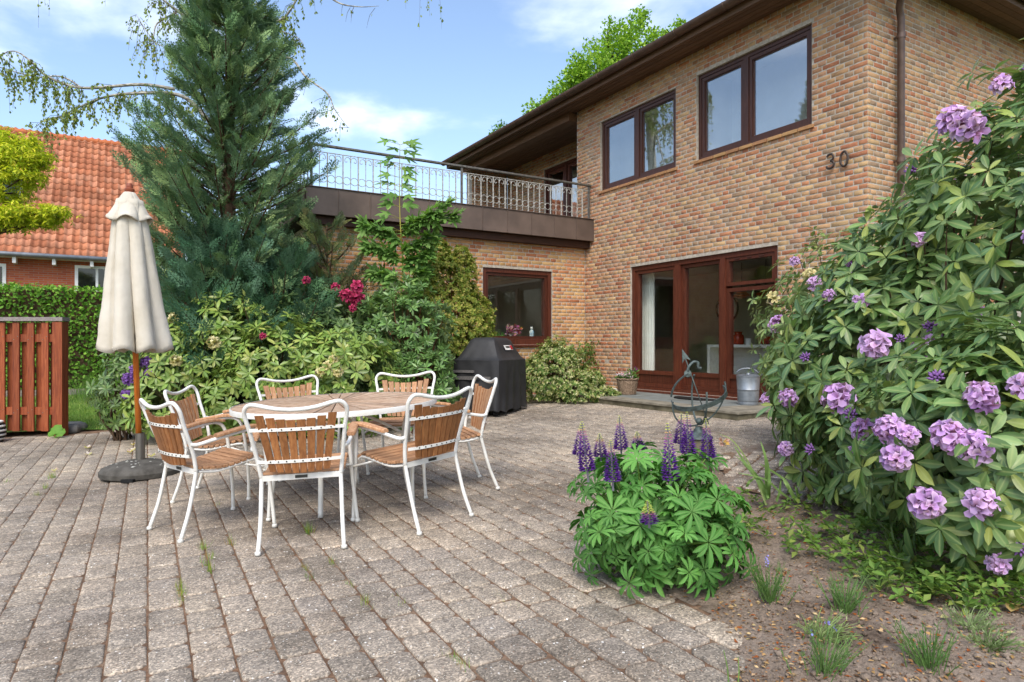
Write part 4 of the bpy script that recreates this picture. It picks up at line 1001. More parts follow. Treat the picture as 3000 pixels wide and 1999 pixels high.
# ================================================================== GARDEN TABLE AND CHAIRS
TILT = Matrix.Rotation(-math.atan(SLOPE), 3, 'Y')
def stand(x, y, hx, hy): return Vector((x, y, gz(x) + .002)), TILT @ Matrix.Rotation(math.atan2(-hx, hy), 3, 'Z')
def smoothp(P, n=6):
    P = [Vector(p) for p in P]; o = []
    for i in range(len(P) - 1):
        a, b, c, d = P[max(i-1, 0)], P[i], P[i+1], P[min(i+2, len(P)-1)]
        for k in range(n):
            t = k / n; o.append(.5 * ((2*b) + (c-a)*t + (2*a-5*b+4*c-d)*t*t + (3*b-a-3*c+d)*t**3))
    return o + [P[-1]]
def make_chair(loc, rot, label):
    t = thing('garden_chair', label, 'chair', loc, rot, 'teak and white tube chairs round the table')
    L = dict(parent=t, local=True); rt = .0118
    def yb(z): return -.205 - .10 * max(0, (z - .40) / .40) ** 1.1     # back line
    # back hoop with raised ears and a dipped, bowed top rail
    P = [(-.212, -.195, .385), (-.228, -.215, .50), (-.250, yb(.66), .66), (-.266, yb(.75), .742), (-.262, yb(.79) - .004, .780), (-.238, yb(.80) - .012, .803), (-.20, yb(.80) - .020, .803), (-.10, yb(.78) - .034, .780), (0, yb(.775) - .038, .772)]
    P = P + [(-x, y, z) for x, y, z in P[-2::-1]]
    mb = MB(); mb.tube(smoothp(P, 5), rt, 9); obj('back_frame', mb, M['tube'], smooth=True, **L)
    for s in (-1, 1):
        mb = MB(); mb.tube(smoothp([(s*.212, -.195, .392), (s*.213, -.208, .33), (s*.216, -.25, .16), (s*.224, -.305, .012)], 5), rt, 9); lg = obj('leg', mb, M['tube'], smooth=True, **L)
        mb = MB(); mb.lathe([(.012, .0), (.017, .002), (.016, .016), (.013, .02)], 10, (s*.225, -.306, -.001)); obj('foot', mb, M['tube'], lg, smooth=True, local=True)
        mb = MB(); mb.tube(smoothp([(s*.236, .232, .012), (s*.246, .240, .16), (s*.262, .240, .34), (s*.274, .228, .50), (s*.277, .205, .572), (s*.277, .165, .600), (s*.275, .10, .602), (s*.268, -.06, .578), (s*.255, -.19, .552), (s*.241, -.232, .556)], 5), rt * .96, 9); lg = obj('leg', mb, M['tube'], smooth=True, **L)
        mb = MB(); mb.lathe([(.012, .0), (.016, .002), (.015, .016), (.012, .02)], 10, (s*.2355, .2315, -.001)); obj('foot', mb, M['tube'], lg, smooth=True, local=True)
        Q = [(s*.277, .215, .606), (s*.277, .15, .618), (s*.275, .08, .617), (s*.270, -.03, .600), (s*.267, -.10, .588)]
        mb = MB(); Q = smoothp(Q, 3); vs = []
        for i, q in enumerate(Q):
            e = .020 if i in (0, len(Q) - 1) else .025
            for dx_, dz_ in ((-e, -.006), (e, -.006), (e, .007), (e - .006, .013), (-e + .006, .013), (-e, .007)): vs.append((q.x + dx_, q.y, q.z + dz_))
        mb.add(vs, [(i*6+j, i*6+(j+1)%6, (i+1)*6+(j+1)%6, (i+1)*6+j) for i in range(len(Q)-1) for j in range(6)] + [(5,4,3,2,1,0), tuple(range((len(Q)-1)*6, len(Q)*6))]); obj('armrest', mb, M['teak_f'], **L)
        mb = MB(); mb.tube(smoothp([(s*.205, -.18, .385), (s*.208, -.06, .370), (s*.21, .08, .392), (s*.212, .19, .405), (s*.212, .225, .385)], 4), .0085, 7); obj('seat_rail', mb, M['tube'], smooth=True, **L)
        mb = MB(); mb.tube([(s*.20, .09, .385), (s*.262, .238, .345)], .007, 6); obj('brace', mb, M['tube'], smooth=True, **L)
    mb = MB(); mb.b2((-.212, -.205, .372), (.212, -.199, .402)); obj('rear_bar', mb, M['tube'], **L)
    obj('name_plate', MB().b2((-.033, -.2085, .380), (.033, -.2055, .396)), M['screw'], **L)
    mb = MB(); mb.tube([(-.212, .205, .388), (.212, .205, .388)], .008, 7); obj('front_bar', mb, M['tube'], smooth=True, **L)
    def bow(x): return -.032 * (1 - (x / .22) ** 2)
    for z, hw in ((.485, .222), (.665, .247)):
        mb = MB(); n = 12; vs = []
        for i in range(n + 1):
            x = -hw + 2 * hw * i / n; y = yb(z) + bow(min(max(x, -.22), .22)) - .012
            vs += [(x, y - .002, z - .009), (x, y + .002, z - .009), (x, y + .002, z + .009), (x, y - .002, z + .009)]
        mb.add(vs, [(i*4+j, i*4+(j+1)%4, (i+1)*4+(j+1)%4, (i+1)*4+j) for i in range(n) for j in range(4)]); cb = obj('crossbar', mb, M['tube'], **L)
        for i in range(8):
            k = (i - 3.5) / 3.5; x = k * (.142 + .052 * (z - .43) / .33); y = yb(z) + bow(x) - .015
            mb = MB(); mb.tube([(x, y + .002, z), (x, y - .002, z)], .0042, 7); obj('screw', mb, M['screw'], cb, local=True)
    for i in range(8):
        k = (i - 3.5) / 3.5; vs = []; zb_, zt_ = .415 + .012 * abs(k), .715 + .030 * k * k; n = 5
        for j in range(n + 1):
            z = zb_ + (zt_ - zb_) * j / n; x = k * (.142 + .052 * (z - .43) / .33); h = .0160 + .0065 * (z - .41) / .33; y = yb(z) + bow(x) - .004
            dyx = .064 * x / .0484 * h * .5
            vs += [(x - h, y - .007 - dyx, z), (x + h, y - .007 + dyx, z), (x + h, y + .006 + dyx, z), (x - h, y + .006 - dyx, z)]
        mb = MB()
        for j in range(n):
            a = j * 4
            mb.add([], [])
        fs = []; mi = []
        for j in range(n):
            a = j * 4
            for e, m_ in ((0, 0), (1, 0), (2, 1), (3, 0)): fs.append((a + e, a + (e+1)%4, a + 4 + (e+1)%4, a + 4 + e)); mi.append(m_)
        fs += [(3, 2, 1, 0), (n*4, n*4+1, n*4+2, n*4+3)]; mi += [0, 1]
        mb.add(vs, fs); mb.mi = mi; o = obj('back_slat', mb, [M['teak'], M['teak_f']], **L)
    ys = np.linspace(-.178, .215, 11)
    for i, y in enumerate(ys):
        u = (y + .19) / .42; z = .402 - .020 * math.sin(u * math.pi * 1.1) + .030 * max(0, u - .35) / .65 - .045 * max(0, u - .86) / .14
        y2 = y + .01; u2 = (y2 + .19) / .42; z2 = .402 - .020 * math.sin(u2 * math.pi * 1.1) + .030 * max(0, u2 - .35) / .65 - .045 * max(0, u2 - .86) / .14
        mb = MB(); mb.bevel((-.222, -.0156, -.008), (.222, .0156, .008), .002)
        o = obj('seat_slat', mb, M['teak_x'], **L); o.location = (0, y, z + .008); o.rotation_euler = (math.atan2(z2 - z, .01), 0, 0)
    return t
chairs = [((.955, 3.96), (.20, .52), 'white tube and teak chair nearest the camera, its slatted back towards us'),
          ((.52, 4.58), (.48, .16), 'teak chair at the left of the table, nearest the parasol base, turned right'),
          ((.70, 5.42), (.72, -.36), 'teak chair behind the leftmost one, closest to the rhododendron on the left'),
          ((1.34, 5.84), (.06, -1), 'teak chair at the far side of the table, left of the two facing us'),
          ((2.10, 5.44), (-.5, -.78), 'teak chair at the far side of the table, right of the two facing us'),
          ((2.12, 4.52), (-.98, .18), 'teak chair at the right end of the table, in front of the covered grill'),
          ((1.58, 3.93), (-.36, .92), 'teak chair right of the nearest one, its curved slatted back angled to us')]
c0 = None
for (x, y), (hx, hy), lb in chairs:
    loc, rot = stand(x, y, hx, hy)
    if c0 is None: c0 = make_chair(loc, rot, lb)
    else: copy_thing(c0, loc, rot, lb)
TH = .69; loc, rot = stand(1.36, 4.72, 0, 1)
t = thing('garden_table', 'round teak slatted table with white rim and white tube legs', 'table', loc, rot)
L = dict(parent=t, local=True); TR = .70; nw = 40
for i in range(nw):
    a0, a1 = 2*math.pi*i/nw + .3, 2*math.pi*(i+1)/nw + .3; g = .0042; am = (a0 + a1) / 2; r0 = .055
    d0, d1 = Vector((math.cos(a0), math.sin(a0))), Vector((math.cos(a1), math.sin(a1))); n0, n1 = Vector((-d0.y, d0.x)), Vector((d1.y, -d1.x))
    gg = g if i % 2 else g * 1.6
    P = [d0*r0 + n0*g, d0*TR + n0*g, Vector((math.cos(am), math.sin(am)))*TR, d1*TR + n1*gg, d1*r0 + n1*gg]
    mb = MB(); mb.prism([tuple(p) for p in P], TH - .02, TH + random.uniform(-.0006, .0006)); obj('plank', mb, M['teak_top'], **L)
mb = MB(); mb.lathe([(.0535, TH - .02), (.0535, TH + .0005), (.012, TH + .0005), (.012, TH - .02)], 24); obj('centre_disc', mb, M['teak_top'], **L)
mb = MB(); mb.lathe([(TR + .001, TH - .032), (TR + .008, TH - .032), (TR + .009, TH - .004), (TR + .006, TH + .003), (TR + .001, TH + .003)], 72, caps=False); obj('rim', mb, M['tube'], smooth=50, **L)
for i in range(4):
    a = math.pi / 4 + i * math.pi / 2 + .25; d = Vector((math.cos(a), math.sin(a), 0))
    mb = MB(); mb.tube(smoothp([d*.60 + Vector((0, 0, TH-.03)), d*.52 + Vector((0, 0, TH-.06)), d*.47 + Vector((0, 0, .48)), d*.46 + Vector((0, 0, .25)), d*.50 + Vector((0, 0, .0))], 5), .0165, 9); obj('leg', mb, M['tube'], smooth=True, **L)
    mb = MB(); mb.tube(smoothp([d*.47 + Vector((0, 0, .45)), d*.26 + Vector((0, 0, .56)), d*.04 + Vector((0, 0, TH-.04))], 4), .011, 7); obj('brace', mb, M['tube'], smooth=True, **L)
mb = MB(); mb.lathe([(.07, TH-.05), (.07, TH-.025), (.03, TH-.025)], 20); obj('hub', mb, M['tube'], **L)

# ================================================================== PARASOL AND ITS BASE
b0 = gnd(411, 1392); t = thing('parasol_base', 'round dark concrete parasol base with pale lichen spots', 'parasol base', b0)
mb = MB(); mb.lathe([(.295, .0), (.315, .012), (.318, .05), (.30, .075), (.24, .10), (.15, .125), (.06, .138), (.0, .14)], 40, b0, caps=False); obj('concrete_block', mb, M['basecon'], t, smooth=40)
mb = MB(); mb.lathe([(.038, .13), (.038, .37), (.033, .37), (.033, .2)], 20, b0); obj('steel_sleeve', mb, M['steel'], t, smooth=40)
for _ in range(34):
    a = random.uniform(0, 6.28); r_ = random.uniform(.08, .27); z = float(np.interp(r_, [0, .06, .15, .24, .30], [.14, .138, .125, .10, .075])) + .004; mb = MB(); n = 7; k = random.uniform(.006, .016)
    mb.add([(b0.x + r_*math.cos(a), b0.y + r_*math.sin(a), b0.z + z)] + [(b0.x + r_*math.cos(a) + k*random.uniform(.5, 1.2)*math.cos(2*math.pi*i/n), b0.y + r_*math.sin(a) + k*random.uniform(.5, 1.2)*math.sin(2*math.pi*i/n), b0.z + z - .002) for i in range(n)], [(0, 1+i, 1+(i+1)%n) for i in range(n)])
    obj('lichen_spot', mb, M['lichen'], t)
obj('grip_notch_shade', MB().box(c2w(*(lambda q: (q[0], q[1], q[2]))((b0.x*CY - b0.y*SY + .07, b0.x*SY + b0.y*CY - .306, b0.z + .012))), (.10, .05, .026), Matrix.Rotation(-YAW, 3, 'Z')), M['rubber'], t)  # black block in place of the notch's dark hollow
top = at(378, 545, ray(378, 545).length and (b0.x*SY + b0.y*CY)); ax = (top - b0).normalized()
t = thing('closed_parasol', 'closed cream canvas parasol on a varnished wooden pole', 'parasol', b0 + ax * .15)
def pp(z): return b0 + ax * (z / ax.z)
mb = MB(); mb.tube([pp(.15), pp(2.40)], .024, 14); obj('pole', mb, M['polewood'], t, smooth=True)
mb = MB(); mb.lathe([(.03, 0), (.042, .01), (.045, .035), (.035, .05), (.04, .06), (.04, .075), (.026, .085), (.028, .10), (.02, .125), (.0, .13)], 18, pp(2.44)); obj('finial', mb, M['finial'], t, smooth=50)
NS = 160; zs = np.linspace(0, 1, 30); ph = [random.uniform(-.25, .25) for _ in range(8)]; sw = [random.uniform(.7, 1.3) for _ in range(8)]
def canopy(z0, z1, rfun, depth, seg=7, twist=.5, thick=.004):
    vs = []
    for i, s in enumerate(zs):
        z = z1 + (z0 - z1) * s; c = pp(z)
        for j in range(NS):
            a = 2 * math.pi * j / NS; k = a / (2 * math.pi) * seg; kk = int(k) % seg; fr = k - int(k)
            f = abs(math.sin(math.pi * (fr + .07 * math.sin(3 * s + kk)))) ** .55           # bulging folds between ribs
            r = rfun(s) * (1 - depth * (s ** .6) * (1 - f) * sw[kk]); r *= 1 + .05 * math.sin(2 * a + 1) + .03 * math.sin(5 * a + s * 3) + .035 * mn.noise((math.cos(a) * 3, math.sin(a) * 3, s * 5)) + .014 * mn.noise((math.cos(a) * 9, math.sin(a) * 9, s * 16))
            w = a + twist * s * .5 + ph[kk] * s * .35 * math.sin(math.pi * fr)
            zz = z - (.02 * math.cos(2 * math.pi * k) * s if s > .9 else 0)
            vs.append((c.x + r * math.cos(w), c.y + r * math.sin(w), zz))
    mb = MB(); n = NS; mb.add(vs, [(i*n+j, i*n+(j+1)%n, (i+1)*n+(j+1)%n, (i+1)*n+j) for i in range(len(zs)-1) for j in range(n)][::1]); return mb
mb = canopy(1.045, 2.37, lambda s: .097 + .195 * s ** .88, .50); cn = obj('canopy', mb, M['canvas'], t, smooth=True)
md = cn.modifiers.new('thick', 'SOLIDIFY'); md.thickness = .004
zs = np.linspace(0, 1, 14); mb = canopy(2.19, 2.435, lambda s: .040 + .140 * s ** .9, .34, seg=5, twist=.2); cn = obj('vent_cap', mb, M['canvas'], t, smooth=True); md = cn.modifiers.new('thick', 'SOLIDIFY'); md.thickness = .004

# ================================================================== COVERED GRILL
cw, cdp = 1.05, .72; th_ = R(22)
g0 = c2w(-.165, 8.9, 0); g0.z = gz(g0.x); f1c = (-math.cos(th_), math.sin(th_)); f2c = (math.sin(th_), math.cos(th_))
t = thing('covered_grill', 'gas grill under a black fabric cover standing before the picture window', 'grill', g0)
def gp(u, v, z):  # u along the side (0..cdp), v along the front (0..cw)
    q = c2w(-.165 + f1c[0]*u + f2c[0]*v, 8.9 + f1c[1]*u + f2c[1]*v, 0); q.z = g0.z + z; return q
zg = CAMZ - g0.z
prof = [(0, .07), (.0, .40), (0, .70), (-.0, .765), (.05, .80), (.14, .95), (.19, 1.045), (.24, 1.075)]   # inset, height
mb = MB(); NU = 84; vs = []
def outline(ins, zz, i):
    a, b = cdp - 2*ins*.9, cw - 2*ins*1.1; P = []; per = 2*(a+b); rc = .05
    for k in range(NU):
        s_ = per * k / NU
        if s_ < a: u, v = s_, 0
        elif s_ < a + b: u, v = a, s_ - a
        elif s_ < 2*a + b: u, v = 2*a + b - s_, b
        else: u, v = 0, per - s_
        u += ins*.9; v += ins*1.1
        du, dv = u - cdp/2, v - cw/2; r_ = max(abs(du)/(a/2), abs(dv)/(b/2))
        m = min(a/2 - abs(du), b/2 - abs(dv)) 
        cc = max(0, 1 - (a/2 - abs(du))/.08) * max(0, 1 - (b/2 - abs(dv))/.08); du *= 1 - .06*cc; dv *= 1 - .045*cc
        fl = (.022 * max(0, (.72 - zz) / .7)) * math.sin(k * 1.05) + .012 * mn.noise((k * .35, zz * 4, 2)) * (1 if zz < .9 else .3)
        q = 1 + fl / .4
        P.append(gp(cdp/2 + du*q, cw/2 + dv*q, zz + (.018*math.sin(k*.7) if i == 0 else 0)))
    return P
pr = []
for (a, b), (c, d) in zip(prof, prof[1:]):
    for k in range(3): pr.append((a + (c-a)*k/3, b + (d-b)*k/3))
pr.append(prof[-1])
for i, (ins, zz) in enumerate(pr): vs += outline(ins, zz, i)
m_ = len(pr); fs = [(i*NU+j, i*NU+(j+1)%NU, (i+1)*NU+(j+1)%NU, (i+1)*NU+j) for i in range(m_-1) for j in range(NU)]
vs.append(gp(cdp/2, cw/2, 1.085)); fs += [((m_-1)*NU+j, (m_-1)*NU+(j+1)%NU, len(vs)-1) for j in range(NU)]
mb.add(vs, fs); cv = obj('cover', mb, M['cover'], t, smooth=38)
def patch(nm, u0, u1, z0, z1, mat, face='side', out=.012):
    mb = MB()
    if face == 'side':
        q = [gp(u0, -out, z0), gp(u1, -out, z0), gp(u1, -out, z1), gp(u0, -out, z1)]; q2 = [gp(u0, .02, z0), gp(u1, .02, z0), gp(u1, .02, z1), gp(u0, .02, z1)]
    mb.add(q + q2, [(0, 1, 2, 3), (7, 6, 5, 4), (0, 4, 5, 1), (1, 5, 6, 2), (2, 6, 7, 3), (3, 7, 4, 0)]); return obj(nm, mb, mat, t)
patch('vent_flap', .37, .70, .595, .63, M['coverstrip'], out=.022); patch('strap', .37, .71, .50, .545, M['coverstrip'], out=.024); patch('strap', .13, .27, .50, .545, M['coverstrip'], out=.02); patch('buckle', .29, .34, .50, .545, M['cover'], out=.028)
patch('care_tag', .20, .235, .10, .145, M['coverstrip'], out=.024)
# label on the sloping front of the lid: white with dark line and red corner
def lidp(v, s, o=.008):
    ins, zz = .05 + .09*s, .80 + .15*s; q = gp(0, 0, 0); n = Vector((f1c[0], f1c[1]));
    return gp(ins*.9 - o, v, zz + o*.6)
def lab(nm, v0, v1, s0, s1, mat, o): 
    mb = MB(); q = [lidp(v0, s0, o), lidp(v1, s0, o), lidp(v1, s1, o), lidp(v0, s1, o)]; mb.add(q, [(0, 1, 2, 3)]); mb.add([p - Vector((0, 0, .004)) for p in q], [(3, 2, 1, 0)]); return obj(nm, mb, mat, t)
wh = [(lambda q: q)(0)]
def lidf(u, s, o):      # front face of the lid (long side), facing right
    ins, zz = .05 + .13*s, .80 + .19*s; return gp(u, 0, zz)
M['labelred'] = simple('label_red', '#b5202a', '#a01a24', 20, .5)
for nm, a0, a1, s0, s1, mt, o in (('brand_label', .40, .68, .40, .66, M['white'], .016), ('label_print', .44, .58, .52, .60, M['screw'], .022), ('label_corner', .60, .67, .42, .64, M['labelred'], .021)):
    mb = MB(); Q = []
    for uu, s_ in ((a0, s0), (a1, s0), (a1, s1), (a0, s1)):
        ins = .05 + .14*(s_); zz = .80 + .245*s_; q = gp(ins*.9 - o, uu, zz + o*.5); Q.append(q)
    mb.add(Q, [(0, 1, 2, 3)]); mb.add([q + Vector((0, 0, -.003)) for q in Q], [(3, 2, 1, 0)]); obj(nm, mb, mt, t)
for u, v in ((.1, .1), (cdp - .1, .1), (.1, cw - .1), (cdp - .1, cw - .1)):
    c = gp(u, v, .045); mb = MB(); d = Vector((*f1c, 0)); dd = (c2w(f1c[0], f1c[1], 0)).normalized()
    mb.tube([c - dd*.022, c + dd*.022], .043, 16); mb.tube([c - dd*.026, c + dd*.026], .02, 10); obj('wheel', mb, M['rubber'], t, smooth=40)
obj('cart', MB().add([gp(.06, .06, .09), gp(cdp-.06, .06, .09), gp(cdp-.06, cw-.06, .09), gp(.06, cw-.06, .09), gp(.06, .06, .6), gp(cdp-.06, .06, .6), gp(cdp-.06, cw-.06, .6), gp(.06, cw-.06, .6)], [(0,3,2,1),(4,5,6,7),(0,1,5,4),(1,2,6,5),(2,3,7,6),(3,0,4,7)]), M['rubber'], t)

# ================================================================== ARMILLARY SUNDIAL
sd_ = 5.0; s0 = at(2048, 1283, sd_); R_ = .205; gzs = gz(s0.x)
t = thing('armillary_sundial', 'verdigris bronze armillary sundial with arrow on a low stone post behind the lupin', 'sundial', (s0.x, s0.y, gzs))
mb = MB(); pz = s0.z - gzs; mb.bevel((-.085, -.085, -.03), (.085, .085, pz), .012); o = obj('stone_post', mb, M['riser'], t); o.location = (0, 0, 0); o.matrix_parent_inverse = Matrix.Identity(4); o.rotation_euler = (0, 0, .6)
cz = s0.z + .072 + R_ + .03; cc = Vector((s0.x, s0.y, cz))
mb = MB(); mb.lathe([(.105, 0), (.10, .012), (.07, .025), (.045, .05), (.028, .075), (.025, .085)], 22, s0); obj('foot', mb, M['bronze'], t, smooth=50)
obj('ball', MB().sphere((s0.x, s0.y, s0.z + .125), .026, 14, 9), M['bronze'], t, smooth=True)
rt_ = Vector((CY, -SY, 0)); fw = Vector((SY, CY, 0)); upv = Vector((0, 0, 1))
axd = (upv * .93 + rt_ * -.30 + fw * .12).normalized()                  # arrow direction
e1 = axd.cross(fw).normalized(); e2 = axd.cross(e1).normalized()
def band(name, u, v, n, r, a0, a1, w, th_=.006, k=40):
    mb = MB(); vs = []
    for i in range(k + 1):
        a = R(a0 + (a1 - a0) * i / k); d = u * math.cos(a) + v * math.sin(a)
        for dr, dn in ((-th_/2, -w/2), (th_/2, -w/2), (th_/2, w/2), (-th_/2, w/2)): vs.append(cc + d * (r + dr) + n * dn)
    mb.add(vs, [(i*4+j, i*4+(j+1)%4, (i+1)*4+(j+1)%4, (i+1)*4+j) for i in range(k) for j in range(4)] + [(3, 2, 1, 0), (k*4, k*4+1, k*4+2, k*4+3)]); return obj(name, mb, M['bronze'], t, smooth=40)
# hour band: a half circle sloping up to the right, dipping to the front
hu = (rt_ * .95 + upv * .32).normalized(); hv = (fw * -.96 + upv * -.22 + rt_ * .05).normalized(); hn = hu.cross(hv).normalized()
band('hour_band', hu, hv, hn, R_, -8, 200, .036)
band('half_ring', hu, (upv * -1 + fw * .05).normalized(), fw, R_ + .004, -14, 188, .014, .010)
band('half_ring', (fw * .9 + upv * .35).normalized(), (upv * -1 + fw * .35).normalized(), rt_, R_ - .002, -30, 215, .012, .010)
band('upper_arm', (rt_ * -1).normalized(), (upv * .9 - fw * .3).normalized(), fw, R_ + .004, 0, 62, .022, .010, 20)
mb = MB(); mb.tube([cc - axd * R_ * 1.02, cc + axd * (R_ + .10)], .0042, 6); obj('gnomon_rod', mb, M['bronze'], t, smooth=True)
tip = cc + axd * (R_ + .175); q = cc + axd * (R_ + .085); sdv = axd.cross(fw).normalized(); mb = MB()
for o_ in (-.005, .005):
    pass
pts = [tip, q + sdv * .034 - axd * .012, q + axd * .018, q - sdv * .034 - axd * .012]
mb.add([p + fw * .005 for p in pts] + [p - fw * .005 for p in pts], [(3, 2, 1, 0), (4, 5, 6, 7), (0, 1, 5, 4), (1, 2, 6, 5), (2, 3, 7, 6), (3, 0, 4, 7)]); obj('arrow_head', mb, M['bronze'], t)
mb = MB(); h0 = cc - rt_ * R_ * .42 + upv * R_ * .85
S_ = [h0 + upv * .02, h0 + upv * .055 + rt_ * .012, h0 + upv * .088 + rt_ * .045, h0 + upv * .082 + rt_ * .078, h0 + upv * .058 + rt_ * .078, h0 + upv * .045 + rt_ * .085, h0 + upv * .040 + rt_ * .102]
mb.tube(smoothp(S_, 5), .011, 8); obj('snake_scroll', mb, M['bronze'], t, smooth=True)
mb = MB(); mb.lathe([(.0, 0), (.028, .002), (.028, .008), (.0, .010)], 14); o = obj('rosette', mb, M['bronze'], t); o.matrix_parent_inverse = Matrix.Identity(4); o.location = h0 - Vector((s0.x, s0.y, gzs)); o.rotation_euler = (R(80), 0, -YAW)

# ================================================================== FENCE PANEL
fd = 8.65; FU = Vector((CY, -SY, 0)); FN = Vector((-SY, -CY, 0)); f0 = at(177, 1277, fd); f0.z = gz(f0.x); ztop = at(177, 930, fd).z
t = thing('slatted_fence', 'red brown hit and miss fence panel with a grey capping board', 'fence', f0)
RF = Matrix.Rotation(-YAW, 3, 'Z')
def fp(u, o, z): return f0 + FU * u + FN * o + Vector((0, 0, z))
Hh = ztop - f0.z
mb = MB(); mb.box(fp(0, 0, Hh/2 - .03), (.125, .125, Hh - .06), RF); obj('post', mb, M['fencewood'], t)
mb = MB(); mb.box(fp(-1.2, 0, Hh - .025), (2.55, .15, .05), RF); obj('capping_board', mb, M['capwood'], t)
for z in (Hh - .27, .32):
    mb = MB(); mb.box(fp(-1.2, 0, z), (2.28, .045, .10), RF); obj('rail', mb, M['fencewood'], t)
for i in range(14):
    for side in (0, 1):
        u = -.17 - i * .188 - (0 if side == 0 else -.05) if side == 0 else -.105 - i * .188
        if u < -2.35: continue
        hgt = Hh - .10 - .03; mb = MB(); mb.box(fp(u, .036 if side == 0 else -.036, .06 + hgt/2), (.086 if side == 0 else .08, .022, hgt), RF); sl = obj('slat', mb, M['fencewood'], t)
        if side == 0:
            for z in (Hh - .25, Hh - .29, .34, .30):
                mb = MB(); mb.tube([fp(u + (.025 if z in (Hh - .25, .34) else -.025), .046, z), fp(u + (.025 if z in (Hh - .25, .34) else -.025), .050, z)], .006, 6); obj('screw', mb, M['steel'], sl)
# granite blocks edging the lawn
for i, (px, py, w_, h_) in enumerate(((207, 1262, .26, .13), (232, 1255, .22, .12), (215, 1248, .3, .1))):
    c = gnd(px, py + 6); c.z += h_ / 2 - .01; mb = MB(); mb.sphere((0, 0, 0), (w_/2, .10, h_/2 + .015), 12, 8)
    mb.v = [tuple(Vector(v) * (1 + .16 * mn.noise(Vector(v) * 9 + Vector((i*7, 0, 0))))) for v in mb.v]
    mb.v = [(max(-w_*.42, min(w_*.42, a)), max(-.085, min(.085, b)), max(-h_*.45, min(h_*.45, cc_))) for a, b, cc_ in mb.v]
    o = obj('edging_stone', mb, M['edgestone'], smooth=35); o.location = c; o.rotation_euler = (0, 0, -YAW + random.uniform(-.2, .2))
    tag(o, ['grey edging stone beside the fence post at the lawn corner', 'grey edging stone right of its twin, where the lawn meets the paving', 'flat grey stone lying behind the two edging stones by the lawn'][i], 'stone', 'edging stones')

# ================================================================== NEIGHBOUR'S HOUSE
NY = 24.6; NX0, NX1 = -9.0, 1.9; NE = 3.82; NA = R(47); NL = 6.5
nb = thing('neighbour_house', 'neighbouring red brick house with a steep orange pantile roof', 'house', (-3, 28, .2))
def nbrick():
    m, nt, b = base_mat('red_brick_wall', .9, .15); p = gpos(nt); sp_ = N(nt, 'ShaderNodeSeparateXYZ'); nt.links.new(p, sp_.inputs[0])
    cm_ = N(nt, 'ShaderNodeCombineXYZ'); nt.links.new(sp_.outputs['X'], cm_.inputs[0]); nt.links.new(sp_.outputs['Z'], cm_.inputs[1])
    bk = N(nt, 'ShaderNodeTexBrick'); bk.inputs['Scale'].default_value = 1; bk.inputs['Brick Width'].default_value = .24; bk.inputs['Row Height'].default_value = .0667; bk.inputs['Mortar Size'].default_value = .006
    bk.inputs['Color1'].default_value = rgba(hexc('#9c4a30')); bk.inputs['Color2'].default_value = rgba(hexc('#b0603e')); bk.inputs['Mortar'].default_value = rgba(hexc('#8f8074'))
    nt.links.new(cm_.outputs[0], bk.inputs['Vector']); nt.links.new(bk.outputs['Color'], b.inputs['Base Color']); return m
M['nbrick'] = nbrick()
obj('wall', MB().b2((NX0, NY + .45, -.1), (NX1 - .3, NY + .75, NE + .3)), M['nbrick'], nb); obj('gable_wall', MB().prism([(NY + .45, -.1), (NY + 8.4, -.1), (NY + 8.4, NE), (NY + 4.6, NE + 4.2), (NY + .75, NE + .2), (NY + .45, NE)], 0, .3, lambda y, z, x: (NX1 - .55 + x, y, z)), M['nbrick'], nb)
up_ = Vector((0, math.cos(NA), math.sin(NA))); nn_ = Vector((0, -math.sin(NA), math.cos(NA))); e0 = Vector((0, NY, NE))
mb = MB(); a = [Vector((NX0, 0, 0)) + e0, Vector((NX1, 0, 0)) + e0, Vector((NX1, 0, 0)) + e0 + up_*NL, Vector((NX0, 0, 0)) + e0 + up_*NL]
bk_ = [Vector((NX1, NY + 2*NL*math.cos(NA), NE)), Vector((NX0, NY + 2*NL*math.cos(NA), NE))]
mb.add([p - nn_*.06 for p in a] + bk_, [(0, 1, 2, 3), (3, 2, 4, 5)]); roof = obj('roof', mb, M['roofsheet'], nb)
def tile_mat():
    m, nt, b = base_mat('orange_pantile', .72, .3); t_, a_ = tinted(nt); p = gpos(nt)
    n1 = noise(nt, 1.1, 5, .6, p); r1 = ramp(nt, n1.outputs['Fac'], [(.32, (.72, .70, .68)), (.55, (1, 1, 1)), (.72, (1.12, 1.1, 1.08))]); c = mix(nt, t_, r1.outputs[0], f=1, mode='MULTIPLY')
    n2 = noise(nt, 14, 4, .7, p); r2 = ramp(nt, n2.outputs['Fac'], [(.3, (.78, .76, .74)), (.6, (1.05, 1.05, 1.05))]); c = mix(nt, c, r2.outputs[0], f=1, mode='MULTIPLY'); nt.links.new(c, b.inputs['Base Color']); return m
M['tile'] = tile_mat()
tw, tl = .208, .335; V = []; F = []; n = 9
for k, (yy, zz) in enumerate(((0, .018), (.0, .040), (tl + .05, .012))):
    for i in range(n + 1):
        u = i / n; h = .030 * math.cos(2 * math.pi * u) if u < .99 else .030; V.append(((u - .5) * tw * 1.04, yy, zz + h))
for k in range(2):
    for i in range(n): F.append((k*(n+1)+i, k*(n+1)+i+1, (k+1)*(n+1)+i+1, (k+1)*(n+1)+i))
v, f = tri(V, F); TT = (v, f, np.zeros(len(v))); Ms = []; cc_ = []
